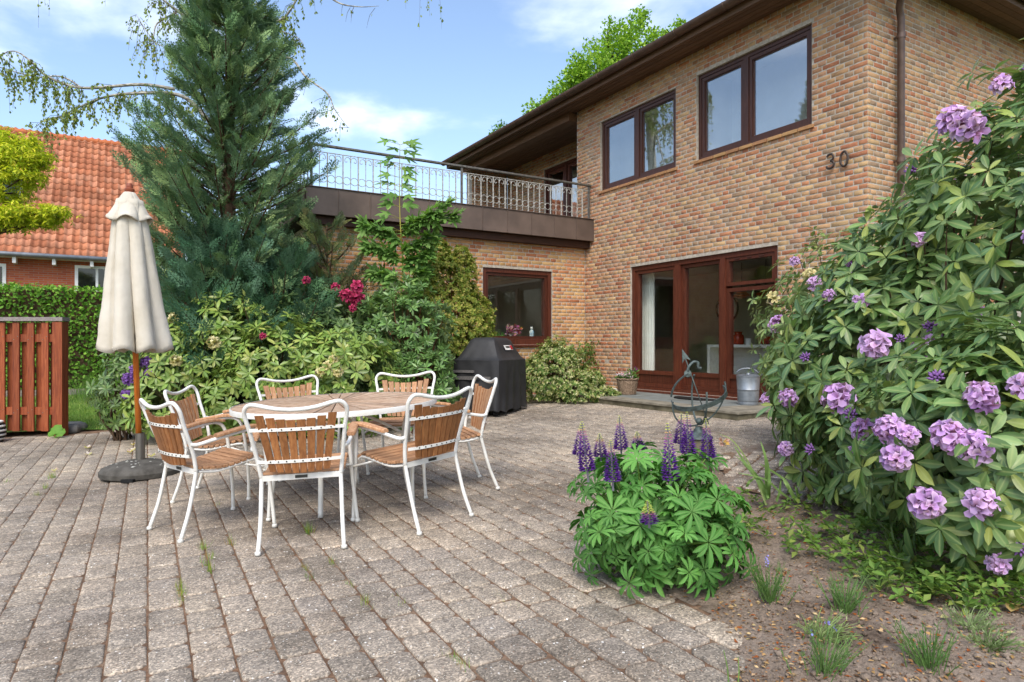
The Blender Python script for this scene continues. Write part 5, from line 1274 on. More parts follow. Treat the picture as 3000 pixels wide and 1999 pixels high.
for r_ in range(20):
    x = NX0 + .1
    while x < NX1:
        if r_ * tl < NL - .05:
            p = e0 + up_ * (r_ * tl - .02) + nn_ * .02; Ms.append(frame_m(Vector((x, p.y, p.z)), Vector((1, 0, random.gauss(0, .006))), nn_, 1)); cc_.append(np.array(hexc(random.choice(['#b57553', '#b06e4d', '#bb7e5f', '#a86848', '#ba8062']))) * random.uniform(.9, 1.1))
        x += tw
# big plain field further left, outside the picture, keeps the same tiles joined
scatter(roof, 'roof_tile', TT, Ms, cc_, M['tile'], 300, 'roof_tiles', smooth=True)
x = NX0
while x < NX1:
    mb = MB(); c = e0 + up_ * NL; mb.tube([(x, c.y + .02, c.z + .02), (x + .40, c.y + .02, c.z + .03)], [.105, .12], 12); o = obj('ridge_tile', mb, M['tile'], roof, smooth=40); o.color = (*hexc('#b4663c'), 1); x += .36
mb = MB(); mb.tube([(NX0, NY - .06, NE - .03), (NX1 + .05, NY - .06, NE - .03)], .07, 10); M['zincg'] = simple('grey_gutter', '#8c9094', '#75797d', 5, .45, .5, metal=.5); obj('gutter', mb, M['zincg'], nb, smooth=True)
x = NX0 + 5.3
while x < NX1: obj('rafter_end', MB().b2((x - .045, NY + .02, NE - .28), (x + .045, NY + .46, NE - .10)), M['white'], nb); x += .98
obj('eaves_board', MB().b2((NX0, NY + .1, NE - .1), (NX1, NY + .46, NE - .07)), M['white'], nb)
def nwin(px0, px1, py0, py1):
    q0, q1 = ray(px0, py0), ray(px1, py1); yy = NY + .45; x0 = q0.x / q0.y * yy; x1 = q1.x / q1.y * yy; z1_ = CAMZ + q0.z / q0.y * yy; z0_ = z1_ - 1.25
    mW2 = lambda u, o, z: (u, yy - o, z); mb = MB(); rect_frame(mb, mW2, x0, x1, z0_, z1_, .09, -.1, .03); mb.b2(mW2((x0+x1)/2 - .0, -.08, z0_+.1), mW2((x0+x1)/2 + .07, .028, z1_-.1)); w = obj('window', mb, M['white'], nb)
    obj('pane', MB().b2(mW2(x0 + .08, .004, z0_ + .08), mW2(x1 - .08, .008, z1_ - .08)), M['darkglass'], w)
def darkglass():
    m, nt, b = base_mat('dark_window_glass', .04, .6); b.inputs['Base Color'].default_value = (.012, .014, .013, 1); return m
M['darkglass'] = darkglass()
nwin(219, 340, 777, 777); nwin(-90, 18, 768, 768)
# roof window
c = e0 + up_ * 3.0; q = ray(30, 560); xx = q.x / q.y * (NY + 3.2*math.cos(NA)); 
mb = MB(); Rr = Matrix.Rotation(NA, 3, 'X'); mb.box(Vector((xx - .1, c.y, c.z)) + nn_*.10, (.9, 1.25, .12), Rr); w = obj('roof_window', mb, M['zincg'], nb); mb = MB(); mb.box(Vector((xx - .1, c.y, c.z)) + nn_*.165, (.72, 1.05, .01), Rr); obj('pane', mb, M['darkglass'], w)
# ================================================================== PLANTS
def E(xc, yc, z, rx, ry, rz): return (c2w(xc, yc, z), (rx, ry, rz))
RL = leaf_tmpl(.32, .13, .12, 5); RLn = leaf_tmpl(.30, .08, .12, 4); SM = diamond(.55)
def head_tmpl(nf=11, seed=1, petal='#b07ac8', petal2='#c79ad8', throat='#a5532f', R0=.5, fl=.55):
    """a loose truss: open five-lobed funnels with ruffled rims"""
    rs = random.Random(seed); V = []; F = []; C = []
    p1, p2, th_ = np.array(hexc(petal)), np.array(hexc(petal2)), np.array(hexc(throat))
    for i in range(nf):
        t = math.acos(1 - .98 * (i + .5) / nf) + rs.uniform(-.12, .12); w = i * 2.39996 + rs.uniform(-.25, .25)
        d = Vector((math.sin(t)*math.cos(w), math.sin(t)*math.sin(w), math.cos(t))); a = d.orthogonal().normalized(); b = d.cross(a); c0_ = d * R0 * rs.uniform(.05, .28)
        sh = rs.uniform(0, 6.28); k = rs.random(); pc = p1 * (1 - k) + p2 * k; n = 20; base = len(V); s = fl * rs.uniform(.75, 1.15)
        V.append(tuple(c0_)); C.append(tuple(th_ * .6 + pc * .3))
        for ring, (h, r) in enumerate(((.45, .20), (.66, .46), (.74, .80))):
            for q in range(n):
                an = sh + 2 * math.pi * q / n; lob = abs(math.cos(2.5 * (an - sh))) ** .6
                rr = r * (1 if ring < 1 else (.42 + .58 * lob)) * (1 + (rs.uniform(-.10, .10) if ring == 2 else 0)); z = h + (rs.uniform(-.10, .10) if ring == 2 else 0) - (.10 * lob if ring == 2 else 0)
                V.append(tuple(c0_ + d * s * z + (a * math.cos(an) + b * math.sin(an)) * s * rr))
                if ring == 0: cc = pc * .8 if (an - sh) % 6.283 > 1.2 else pc * .5 + th_ * .5
                elif ring == 1: cc = pc if (an - sh) % 6.283 > 1.0 else pc * .72 + th_ * .28
                else: cc = np.minimum(pc * 1.25 + .05, 1)
                C.append(tuple(cc))
        for q in range(n):
            r_ = (q + 1) % n; F.append((base, base+1+q, base+1+r_))
            for ring in range(2):
                o = base + 1 + ring * n; F += [(o+q, o+n+q, o+n+r_), (o+q, o+n+r_, o+r_)]
    return np.array(V), np.array(F), np.zeros(len(V)), np.array(C)
def bud_tmpl(seed=3, c1='#6d3a86', c2='#9a6ab4'):
    rs = random.Random(seed); V = []; F = []; C = []; a1, a2, g = hexc(c1), hexc(c2), hexc('#8a7a3c')
    for i in range(14):
        t = .95 * math.sqrt((i + .5) / 14); w = i * 2.39996; d = Vector((math.sin(t)*math.cos(w), math.sin(t)*math.sin(w), math.cos(t))); a = d.orthogonal().normalized(); b = d.cross(a); n0 = len(V)
        V += [tuple(d*.12), tuple(d*.36 + a*.09), tuple(d*.36 + b*.09), tuple(d*.36 - a*.09), tuple(d*.36 - b*.09), tuple(d*.58)]; C += [g, a1, a1, a1, a1, a2]
        for k in range(4): F += [(n0, n0+1+k, n0+1+(k+1)%4), (n0+1+k, n0+5, n0+1+(k+1)%4)]
    return np.array(V), np.array(F), np.zeros(len(V)), np.array(C)
def tmesh(name, tm, mat):
    T = np.ones((len(tm[0]), 4), np.float32); T[:, :3] = tm[3]; return np_mesh(name, tm[0], tm[1], mat, T, False)
HEADS = [tmesh('flower_head', head_tmpl(14, s, '#b282cc', '#dabbe8', fl=.44), M['petal']) for s in (1, 2, 3)]
BUD = tmesh('flower_bud', bud_tmpl(), M['petal']); PINK = tmesh('flower_head', head_tmpl(9, 5, '#9c1648', '#b42c60', '#5c1030'), M['petal']); CREAM = tmesh('flower_head', head_tmpl(5, 6, '#cfc290', '#ddd4ac', '#b89a58', fl=.6), M['petal'])
LILAC = tmesh('flower_head', head_tmpl(9, 7, '#7a4aa8', '#9168bd', '#5a3070'), M['petal'])
def bloom_at(parent, mesh, name, p, ax, size):
    ax = ax.normalized(); o = bpy.data.objects.new(name, mesh); link(o, parent)
    m = Vector((0, 0, 1)).rotation_difference(ax).to_matrix().to_4x4(); o.matrix_basis = Matrix.Translation(p) @ m @ Matrix.Rotation(random.uniform(0, 6), 4, 'Z') @ Matrix.Scale(size, 4); return o
def branchwork(t, base, tips, mat, r0=.013, name='branches', bend=.25):
    mb = MB()
    for p in tips:
        b = base + Vector((random.uniform(-.12, .12), random.uniform(-.12, .12), 0)); mid = b.lerp(p, .5) + Vector((random.uniform(-.1, .1), random.uniform(-.1, .1), -bend * (p - b).length * .3 + random.uniform(-.05, .1)))
        q = b.lerp(p, .8) + Vector((random.uniform(-.05, .05), random.uniform(-.05, .05), -.03))
        mb.tube(smoothp([b, mid, q, p], 3), [r0 * (1 - .85 * i / 9) for i in range(10)], 5, caps=False)
    return obj(name, mb, mat, t, smooth=True)
def shrub(name, label, cat, Es, dens, L, cols, n=(7, 11), th=(60, 95), mat='leafR', tm=RL, single=300, base=None, group=None, up=.35, twig='barkd', inner=.5, zmin=-.8, jl=.25, ntips=70, col2=None):
    c = sum((e[0] for e in Es), Vector()) / len(Es); b = Vector(base) if base else Vector((c.x, c.y, gz(c.x))); b.z = gz(b.x)
    t = thing(name, label, cat, b, group=group); out = []; tips = []
    for i, Ei in enumerate(Es):
        r = Ei[1]; area = 4 * math.pi * ((r[0]*r[1]) ** 1.6 / 3 + (r[0]*r[2]) ** 1.6 / 3 + (r[1]*r[2]) ** 1.6 / 3) ** (1 / 1.6)
        for k_, (lo, hi) in ((1.0, (.90, 1.10)), (inner, (.66, .90))):
            for p, nrm_ in ell_pts(Ei, int(area * dens * k_), lo, hi, up, zmin):
                if p.z < gz(p.x) + .04 or any(inside(Ej, p, .82) for j, Ej in enumerate(Es) if j != i): continue
                if mn.noise(p * 2.6 + Vector((i, 3, 7))) < -.30 and k_ == 1.0: continue
                ax = (nrm_ + rv() * .35).normalized(); rosette(p, ax, random.randint(*n), L * random.uniform(.8, 1.12), out, th, jl)
                if len(tips) < ntips and random.random() < .2: tips.append(p - ax * .02)
    if twig: branchwork(t, b, tips, M[twig])
    cl = pal(cols, len(out), .22)
    scatter(t, 'leaf', tm, out, cl, M[mat], single)
    return t
# ---- the big purple rhododendron on the right, and a second one behind it
GR = ['#63824a', '#6e8c52', '#587640', '#7e9660', '#66824e', '#8c9a50', '#4e6c3a', '#587650']
ES1 = [E(3.05, 3.75, 1.25, .84, .9, 1.36), E(2.50, 4.1, .95, .62, .7, .92), E(2.12, 4.0, .80, .44, .5, .70), E(2.16, 3.02, .58, .52, .50, .56), E(2.9, 3.0, .8, .7, .6, .9), E(2.02, 3.75, .48, .30, .34, .42)]
r1 = shrub('rhododendron', 'large rhododendron with lilac purple flower heads filling the right edge', 'shrub', ES1, 52, .122, GR, (8, 11), (58, 100), ntips=50, inner=.62)
ES2 = [E(3.05, 5.7, 1.05, .78, .9, 1.0), E(2.55, 5.0, .74, .46, .5, .66), E(3.6, 5.2, 1.2, .9, .8, 1.2), E(2.42, 5.3, .90, .32, .4, .46)]
r2 = shrub('rhododendron', 'smaller-leaved rhododendron in front of the garden door, behind the large one', 'shrub', ES2, 54, .098, ['#66824a', '#758f56', '#5c7842', '#86985a', '#8f9c62'], (7, 10), (58, 100), ntips=80)
FL = [(2178, 260, 75), (2240, 308, 78), (2280, 180, 48), (2222, 192, 45), (1930, 487, 52), (1965, 475, 36), (2130, 558, 38), (1880, 660, 36), (1915, 692, 30), (1980, 705, 38), (2250, 722, 45), (2010, 800, 70), (2108, 815, 72), (2150, 790, 52), (1778, 912, 32), (1828, 914, 45), (1942, 930, 82), (2255, 925, 76), (2340, 905, 66), (2065, 992, 70), (2105, 1006, 52), (2080, 1052, 70), (2190, 1010, 84), (2240, 1028, 84), (2142, 1147, 78), (2255, 1147, 76), (2000, 1264, 56), (2290, 1272, 52), (1825, 1026, 36), (1968, 1040, 34), (1805, 576, 26)]
BD = [(2090, 370, 40), (2165, 888, 42), (2137, 760, 36), (2335, 1240, 44), (1850, 1200, 34), (1922, 1196, 32), (2025, 1216, 34), (1965, 965, 38), (2343, 150, 40), (1885, 1036, 32), (2060, 790, 30), (1905, 500, 26), (1868, 828, 30)]
for lst, kind in ((FL, 0), (BD, 1)):
    for px, py, s in lst:
        px, py = px * 1.275, py * 1.275; h = hit(px, py, ES1 + ES2)
        if h is None:
            h = hit(px + 40, py + 45, ES1 + ES2)
            if h is None: continue
        tpar = r1 if hit(px, py, ES1) and abs(hit(px, py, ES1)[0] - h[0]) < .01 else r2
        p = h[1] * 1.0 + h[2] * .05; ax = (h[2] + Vector((0, 0, .5)) - ray(px, py).normalized() * .5).normalized()
        d = p.x * SY + p.y * CY; sz = s * 1.275 / FPX * d * .95
        if kind == 0: bloom_at(tpar, random.choice(HEADS), 'flower_head', p, ax, sz)
        else: bloom_at(tpar, BUD, 'flower_bud', p, ax, sz * 1.15)
# the bush flowers on its other sides too
for tpar, Es_, n_ in ((r1, ES1, 26), (r2, ES2, 12)):
    for k in range(n_):
        Ei = random.choice(Es_); p, nr = ell_pts(Ei, 1, 1.0, 1.05, .3, -.3)[0]; q = proj(p)
        if (0 < q[0] < 3000 and 0 < q[1] < 1999 and nr.dot(ray(1500, HZ)) < .15) or any(inside(Ej, p, .95) for Ej in Es_ if Ej is not Ei) or p.z < gz(p.x) + .15: continue
        bloom_at(tpar, random.choice(HEADS), 'flower_head', p + nr * .05, nr, random.uniform(.11, .16))
# white-flowered sprig near the door
for px, py in ((1772, 603), (1768, 690), (1850, 640)):
    h = hit(px * 1.275 + 25, py * 1.275, ES2)
    if h: bloom_at(r2, CREAM, 'flower_head', h[1] + h[2] * .04, h[2] - ray(px * 1.275, py * 1.275) * .5, .10)
# ---- mixed shrubs behind the table
ES3 = [E(-3.98, 7.95, .66, .50, .5, .72), E(-3.45, 8.05, .80, .60, .55, .84), E(-2.72, 7.9, .66, .62, .6, .72), E(-1.95, 7.85, .60, .60, .55, .66), E(-4.12, 7.75, .34, .34, .36, .34), E(-3.0, 7.7, .45, .6, .45, .45)]
r3 = shrub('rhododendron', 'yellow-green rhododendron with fading cream flowers behind the table', 'shrub', ES3, 62, .118, ['#6f8c3a', '#7d9844', '#628034', '#8a9e4a', '#769040', '#97a050'], (7, 10), (55, 95), ntips=80)
for px, py in ((1280*.4249+400, 1095), (1395*.4249+400, 1093), (275*.4249+400, 1060), (540*.4249+400, 1008), (1340*.4249+400, 1080), (262*.4249+400, 944), (980, 1060)):
    h = hit(px, py, ES3)
    if h: bloom_at(r3, CREAM, 'flower_head', h[1] + h[2] * .05, h[2] - ray(px, py) * .6, random.uniform(.09, .13))
ES4 = [E(-2.45, 8.75, .95, .80, .55, .92), E(-1.85, 8.5, .75, .6, .5, .72), E(-3.2, 8.9, .7, .6, .5, .75)]
r4 = shrub('rhododendron', 'dark-leaved rhododendron with crimson flowers under the maple sapling', 'shrub', ES4, 46, .12, ['#5c7a48', '#6b8852', '#4e6b3e', '#7a9458', '#587448'], (7, 10), (55, 95), ntips=60)
for px, py, s in ((822, 660, 26), (790, 690, 28), (812, 697, 34), (768, 672, 18), (806, 716, 16), (704, 645, 16), (610, 998 / 1.275, 12)):
    h = hit(px * 1.275, py * 1.275, ES4 + ES3)
    p = (h[1] + h[2] * .07) if h else at(px * 1.275, py * 1.275, 8.3)
    bloom_at(r4, PINK, 'flower_head', p, Vector((-.3, -.6, .6)), s * 1.275 / FPX * 8.4)
ES5 = [E(-1.32, 8.75, .95, .55, .5, .92), E(-1.12, 8.3, .50, .42, .40, .48), E(-1.75, 8.7, .9, .4, .4, .8)]
shrub('pieris', 'upright shrub with red stems and whorled dark leaves left of the grill', 'shrub', ES5, 60, .105, ['#4d7038', '#5a8042', '#426232', '#68904a', '#557844'], (9, 13), (40, 80), tm=RLn, twig='barkr', ntips=90)
ES6 = [E(-1.0, 10.0, 1.5, .50, .45, .92), E(-1.05, 9.75, .80, .60, .45, .72), E(-.66, 9.9, 1.2, .38, .4, .75), E(-1.15, 10.0, 2.3, .22, .2, .38), E(-.75, 9.95, 2.15, .2, .2, .38)]
shrub('small_leaved_shrub', 'golden-green small-leaved shrub against the wing wall beside the picture window', 'shrub', ES6, 330, .052, ['#8a8f38', '#7c8a34', '#9c9a48', '#65802e', '#a8a058', '#6f7c30'], (6, 9), (40, 95), mat='leafG', tm=SM, single=120, ntips=60, twig='barkr')
ES7 = [E(.75, 10.75, .60, .46, .42, .55), E(1.08, 10.55, .36, .46, .42, .34), E(.48, 10.7, .5, .4, .4, .4), E(1.45, 10.5, .26, .26, .22, .14)]
shrub('variegated_shrub', 'low cream and green variegated shrub at the corner of the step', 'shrub', ES7, 330, .050, ['#a9ad70', '#b9b884', '#728a48', '#557238', '#97a05c', '#c6c498', '#64803e', '#4c6832'], (6, 9), (40, 100), mat='leafG', tm=SM, single=120, ntips=40)
ES8 = [E(-1.25, 9.5, .7, .45, .4, .7), E(-.35, 9.75, .55, .5, .35, .55)]
shrub('dark_shrub', 'dark small-leaved evergreen in the shade behind the grill', 'shrub', ES8, 200, .05, ['#3c4f26', '#485c2c', '#33441f'], (6, 8), (40, 95), mat='leafG', tm=SM, single=40, ntips=20)
# thin rose at the inner corner
rb = Vector((7.25, 9.75, gz(7.25))); t = thing('climbing_rose', 'thin rose bush growing in the brick corner beside the variegated shrub', 'shrub', rb); tips = []; out = []
for k in range(9):
    q = at(random.uniform(1672, 1745), random.uniform(985, 1070), 12.0); tips.append(q)
    for _ in range(26): rosette(q + rv() * random.uniform(.02, .16), (rv() + Vector((0, 0, .5))).normalized(), 3, .055, out, (50, 100))
branchwork(t, rb, tips, M['barkr'], .008); scatter(t, 'leaf', SM, out, pal(['#5b7336', '#6f8440', '#7d5a38', '#4c6630'], len(out)), M['leafG'], 60)
# lilac shrub by the parasol pole
ES9 = [E(-4.72, 8.1, .52, .32, .35, .5)]
r9 = shrub('rhododendron', 'small lilac-flowered rhododendron beside the parasol pole at the lawn edge', 'shrub', ES9, 50, .10, ['#5c7a44', '#6f8a50', '#4e6a3c'], (7, 10), ntips=20, single=60)
for px, py, s in ((295, 870, 24), (311, 848, 20), (292, 908, 22), (304, 926, 20), (334, 832, 24), (340, 858, 18), (322, 868, 18)):
    bloom_at(r9, LILAC, 'flower_head', at(px * 1.275, py * 1.275, 7.65), Vector((-.3, -.6, .5)), s * 1.275 / FPX * 7.7)

# ---- conifers
def spray_tmpl(np_=10, w=.055):
    V = []; F = []
    def kite(a, d, n, L, ww):
        s = d.cross(n).normalized() * ww; b = len(V); V.extend([tuple(a), tuple(a + d*L*.5 + s), tuple(a + d*L), tuple(a + d*L*.5 - s)]); F.extend([(b, b+1, b+2), (b, b+2, b+3)])
    n = Vector((0, 0, 1))
    kite(Vector((0, 0, 0)), Vector((1, 0, 0)), n, 1.0, .014)
    for i in range(np_):
        t = .10 + .85 * i / np_
        for s in (-1, 1):
            L = .42 * (1 - t * .75) * (.85 + .3 * ((i * 7 + s) % 3) / 2); a = Vector((t, 0, -.10 * t * t)); d = Vector((.72, s * .66, -.10 + .12 * ((i * 3) % 2))).normalized(); kite(a, d, n, L, w * .62)
            kite(a + d * L * .35, Vector((.95, s * .15, .04)).normalized(), n, L * .55, w * .5); kite(a + d * L * .40, Vector((.25, s * .95, -.05)).normalized(), n, L * .45, w * .5)
    return np.array(V), np.array(F), np.zeros(len(V))
SP = spray_tmpl(6, .040); SPs = spray_tmpl(7, .07)
def conifer(name, label, base, H, prof, nb_, cols, L=.36, per=24, rise=(.25, .9), seed=3, trunk=.12, ylim=None, z0=.25):
    rs = random.Random(seed); t = thing(name, label, 'tree', base); out = []; mb = MB()
    tr = MB(); tr.tube([base, base + Vector((.03, .02, H * .5)), base + Vector((0, 0, H))], [trunk, trunk * .6, .01], 10); obj('trunk', tr, M['barkd'], t, smooth=True)
    for k in range(nb_):
        u = ((k + rs.random()) / nb_); z = z0 + (H - z0) * u; a = rs.uniform(0, 6.283); Lb = prof(u) * rs.uniform(.70, 1.10)
        Lb *= 1 + .38 * mn.noise((math.cos(a) * 1.6, math.sin(a) * 1.6, z * 1.1 + seed))
        if rs.random() < .16: Lb *= 1.25
        d = Vector((math.cos(a), math.sin(a), 0)); rz_ = rs.uniform(*rise); p0 = base + Vector((0, 0, max(.1, z - Lb * rz_ * .6)))
        p2 = p0 + d * Lb + Vector((0, 0, Lb * rz_)); p1 = p0.lerp(p2, .5) + Vector((0, 0, -.08 * Lb))
        pts = smoothp([p0, p1, p2], 5); mb.tube(pts, [.022 * (1 - .85 * i / (len(pts)-1)) for i in range(len(pts))], 4, caps=False)
        for j in range(per):
            s = .06 + .96 * ((j + rs.random()) / per) ** .75; s = min(s, 1); i = min(int(s * (len(pts)-1)), len(pts)-2); f = s * (len(pts)-1) - i; p = pts[i].lerp(pts[i+1], f); tg = (pts[i+1] - pts[i]).normalized()
            side = tg.cross(Vector((0, 0, 1))).normalized() * rs.choice((-1, 1)); dd = (tg * rs.uniform(.5, 1.0) + side * rs.uniform(.1, .75) + Vector((0, 0, rs.uniform(-.15, .45)))).normalized()
            nn2 = (Vector((rs.gauss(0, .5), rs.gauss(0, .5), 1)) + d * rs.uniform(.2, 1.2)).normalized(); out.append(frame_m(p + rv() * .03, dd, nn2, L * rs.uniform(.6, 1.15) * (1.1 - .25 * u)))
    obj('branches', mb, M['barkd'], t); cl = pal(cols, len(out), .2)
    scatter(t, 'spray', SP, out, cl, M['needle'], 0, 'crown', smooth=False); return t
cb = Vector((1.27, 9.82, gz(1.27)))
conifer('cypress_tree', 'tall dark green cypress towering behind the parasol and hiding the terrace corner', cb, 7.6, lambda u: 1.12 if u < .46 else 1.12 - .68 * (u - .46) / .27 if u < .73 else .44 * (1 - u) / .27 + .06, 450, ['#526f4c', '#608056', '#46623f', '#708c62', '#587650', '#809866', '#8aa26c'], .28, 27)
cb2 = c2w(-3.75, 8.6, 0); cb2.z = gz(cb2.x)
conifer('blue_cypress', 'bushy blue-green dwarf cypress at the foot of the tall cypress', cb2, 2.55, lambda u: .78 * math.sin(math.pi * min(1, .30 + .70 * u)) ** .8 + .12, 130, ['#44684c', '#507658', '#3a5a42', '#5e8064'], .34, 17, (.5, 1.3), 9, .06)
cb3 = c2w(-3.05, 8.75, 0); cb3.z = gz(cb3.x)
conifer('blue_cypress', 'second blue-green dwarf cypress, right of the first, below the tall one', cb3, 2.2, lambda u: .85 * math.sin(math.pi * min(1, .30 + .70 * u)) ** .8 + .12, 100, ['#3a5c40', '#466a4a', '#325038', '#527452'], .32, 17, (.5, 1.3), 11, .06)
jb = c2w(-2.62, 9.4, 0); jb.z = gz(jb.x)
conifer('juniper', 'brownish green juniper leaning in front of the brick wing wall', jb, 2.75, lambda u: .62 * math.sin(math.pi * min(1, .25 + .72 * u)) + .1, 70, ['#5a6a3a', '#6a7042', '#4c5c34', '#74704a'], .26, 18, (.6, 1.4), 13, .04)

# ---- sapling maple
ML = []; MF = []
def maple_tmpl():
    P = [(0, 0)]; lob = [(-125, .42), (-62, .82), (0, 1.0), (62, .82), (125, .42)]
    pts = []
    for i, (a, r) in enumerate(lob):
        pts.append((.30 * math.cos(R(a - 30)) * .9, .30 * math.sin(R(a - 30)) * .9)); pts.append((r * .66 * math.cos(R(a - 13)), r * .66 * math.sin(R(a - 13)))); pts.append((r * math.cos(R(a)), r * math.sin(R(a)))); pts.append((r * .66 * math.cos(R(a + 13)), r * .66 * math.sin(R(a + 13))))
    pts.append((.27 * math.cos(R(155)), .27 * math.sin(R(155))))
    V = [(.02, 0, 0)] + [(x, y, -.10 * (x*x + y*y) + .04 * abs(y)) for x, y in pts]; V = [(x + .1, y, z) for x, y, z in V]
    F = [(0, i, i + 1) for i in range(1, len(V) - 1)] + [(0, len(V) - 1, 1)]
    return np.array(V), np.array(F), np.array([1.] + [0] * (len(V) - 1))
MT = maple_tmpl(); sb_ = at(1170, 1150, 9.3); sb_.z = gz(sb_.x)
RGS = 2.0; t = thing('maple_sapling', 'slender maple sapling rising in front of the terrace railing', 'tree', sb_); out = []; mb = MB()
st = [sb_, at(1168, 950, 9.35), at(1180, 800, 9.4), at(1172, 640, 9.4), at(1170, 520, 9.4), at(1172, 425, 9.4)]; mb.tube(smoothp(st, 5), [.014 * (1 - .8 * i / 25) for i in range(26)], 6); obj('trunk', mb, M['stemy'], t, smooth=True); mb = MB()
sm = smoothp(st, 8)
def pair(p, d, L):
    out.append(frame_m(p, d, (Vector((-SY, -CY, 0)) * .75 + Vector((0, 0, .8)) + rv()*.3), L * 1.5))
for i in range(12, len(sm), 2):
    for s in (-1, 1, -1, 1):
        a = random.uniform(0, 6.28); d = (Vector((CY, -SY, 0)) * s * random.uniform(.5, 1) + Vector((-SY, -CY, 0)) * random.uniform(-.3, .8) + Vector((0, 0, random.uniform(-.1, .4)))).normalized()
        Lp = random.uniform(.05, .20); mb.tube([sm[i], sm[i] + d * Lp], .0025, 4); pair(sm[i] + d * Lp, (d + Vector((0, 0, -.5))).normalized(), random.uniform(.085, .13))
for (px, py), (qx, qy) in (((1176, 700), (1075, 662)), ((1176, 690), (1300, 600)), ((1176, 760), (1085, 720)), ((1178, 740), (1265, 690)), ((1176, 820), (1100, 800)), ((1178, 840), (1240, 800)), ((1176, 660), (1330, 632)), ((1176, 860), (1110, 880)), ((1177, 890), (1225, 870)), ((1176, 780), (1250, 745)), ((1174, 905), (1120, 930))):
    a, b = at(px, py, 9.4), at(qx, qy, 9.4 + random.uniform(-.35, .1)); mid = a.lerp(b, .5) + Vector((0, 0, .03)); P = smoothp([a, mid, b], 5); mb.tube(P, [.006 - .004 * i / 10 for i in range(11)], 4)
    for k in range(1, 11):
        for s in range(7):
            dd = ((b - a).normalized() * .5 + rv() * .5 + Vector((0, 0, -.25)) + Vector((-SY, -CY, 0)) * .4).normalized(); pair(P[k] + dd * random.uniform(.03, .10), dd, random.uniform(.06, .11))
obj('twigs', mb, M['stemy'], t)['kind'] = 'stuff'; scatter(t, 'leaf', MT, out, pal(['#668c42', '#73984e', '#587c3a', '#80a258'], len(out)), M['leafG'], 300)

# ---- hedge along the boundary
hx0, hx1, hy = -7.0, 3.2, 16.5; t = thing('beech_hedge', 'clipped bright green beech hedge behind the fence', 'hedge', ((hx0+hx1)/2, hy, .2)); out = []
obj('dark_core', MB().b2((hx0, hy + .12, .25), (hx1, hy + .95, 2.22)), M['barkd'], t)  # solid dark box standing in for the hedge's shaded inside
for _ in range(15000):
    x = random.uniform(hx0, hx1)
    if random.random() < .82: p = Vector((x, hy + .10 * mn.noise((x * 2, 0, 1)) + random.uniform(-.06, .12), random.uniform(.2, 2.3))); n0 = Vector((0, -1, .25))
    else: p = Vector((x, hy + random.uniform(0, 1.0), 2.28 + .05 * mn.noise((x * 3, 2, 1)) + random.uniform(-.05, .06))); n0 = Vector((0, -.2, 1))
    p.y += .06 * mn.noise((p.x * 6, p.z * 6, 4)); d = (rv() + Vector((0, -.3, -.6))).normalized(); out.append(frame_m(p, d, (n0 + rv() * .55), random.uniform(.06, .105)))
scatter(t, 'leaf', SM if False else diamond(.62), out, pal(['#5f8f2c', '#74a336', '#4c7a24', '#8bb548', '#3f6b20', '#69992f'], len(out), .2), M['leafG'], 120)
# perennials in front of the hedge
for (px, py, d, h, n, lb, cl) in ((330, 1130, 12.5, .55, 420, 'tall bright green grassy clump in front of the hedge, left of the pale parasol', ['#6f9a3c', '#86ad4a', '#5c8632']), (262, 1150, 12.2, .42, 300, 'feathery green perennial clump at the foot of the hedge', ['#7a9c4c', '#8fae5c', '#648a40']), (290, 1172, 11.2, .25, 200, 'small grey lavender clump at the lawn edge', ['#7c8a78', '#8a8f96', '#6d8058']), (395, 1120, 11.8, .62, 380, 'green perennial clump between parasol pole and hedge', ['#6c9638', '#7fa648', '#557f2e'])):
    p = at(px, py, d); p.z = lz(p.x, p.y) if p.y > 10.4 else gz(p.x); t = thing('perennial_clump', lb, 'plant', p); Ms = []
    for _ in range(n):
        a = random.uniform(0, 6.28); r_ = abs(random.gauss(0, .28)); q = p + Vector((r_ * math.cos(a), r_ * math.sin(a), 0)); m = frame_m(q, Vector((math.cos(a + 1.5), math.sin(a + 1.5), 0)), Vector((.5 * math.cos(a) * r_ / .3, .5 * math.sin(a) * r_ / .3, 1)), h * random.uniform(.5, 1.2)); m[:3, 0] *= .5; Ms.append(m)
    V, F, T = merge(BL, Ms, pal(cl, n)); o = bpy.data.objects.new('blades', np_mesh('blades', V, F, M['grass'], T)); link(o, t); o['kind'] = 'stuff'

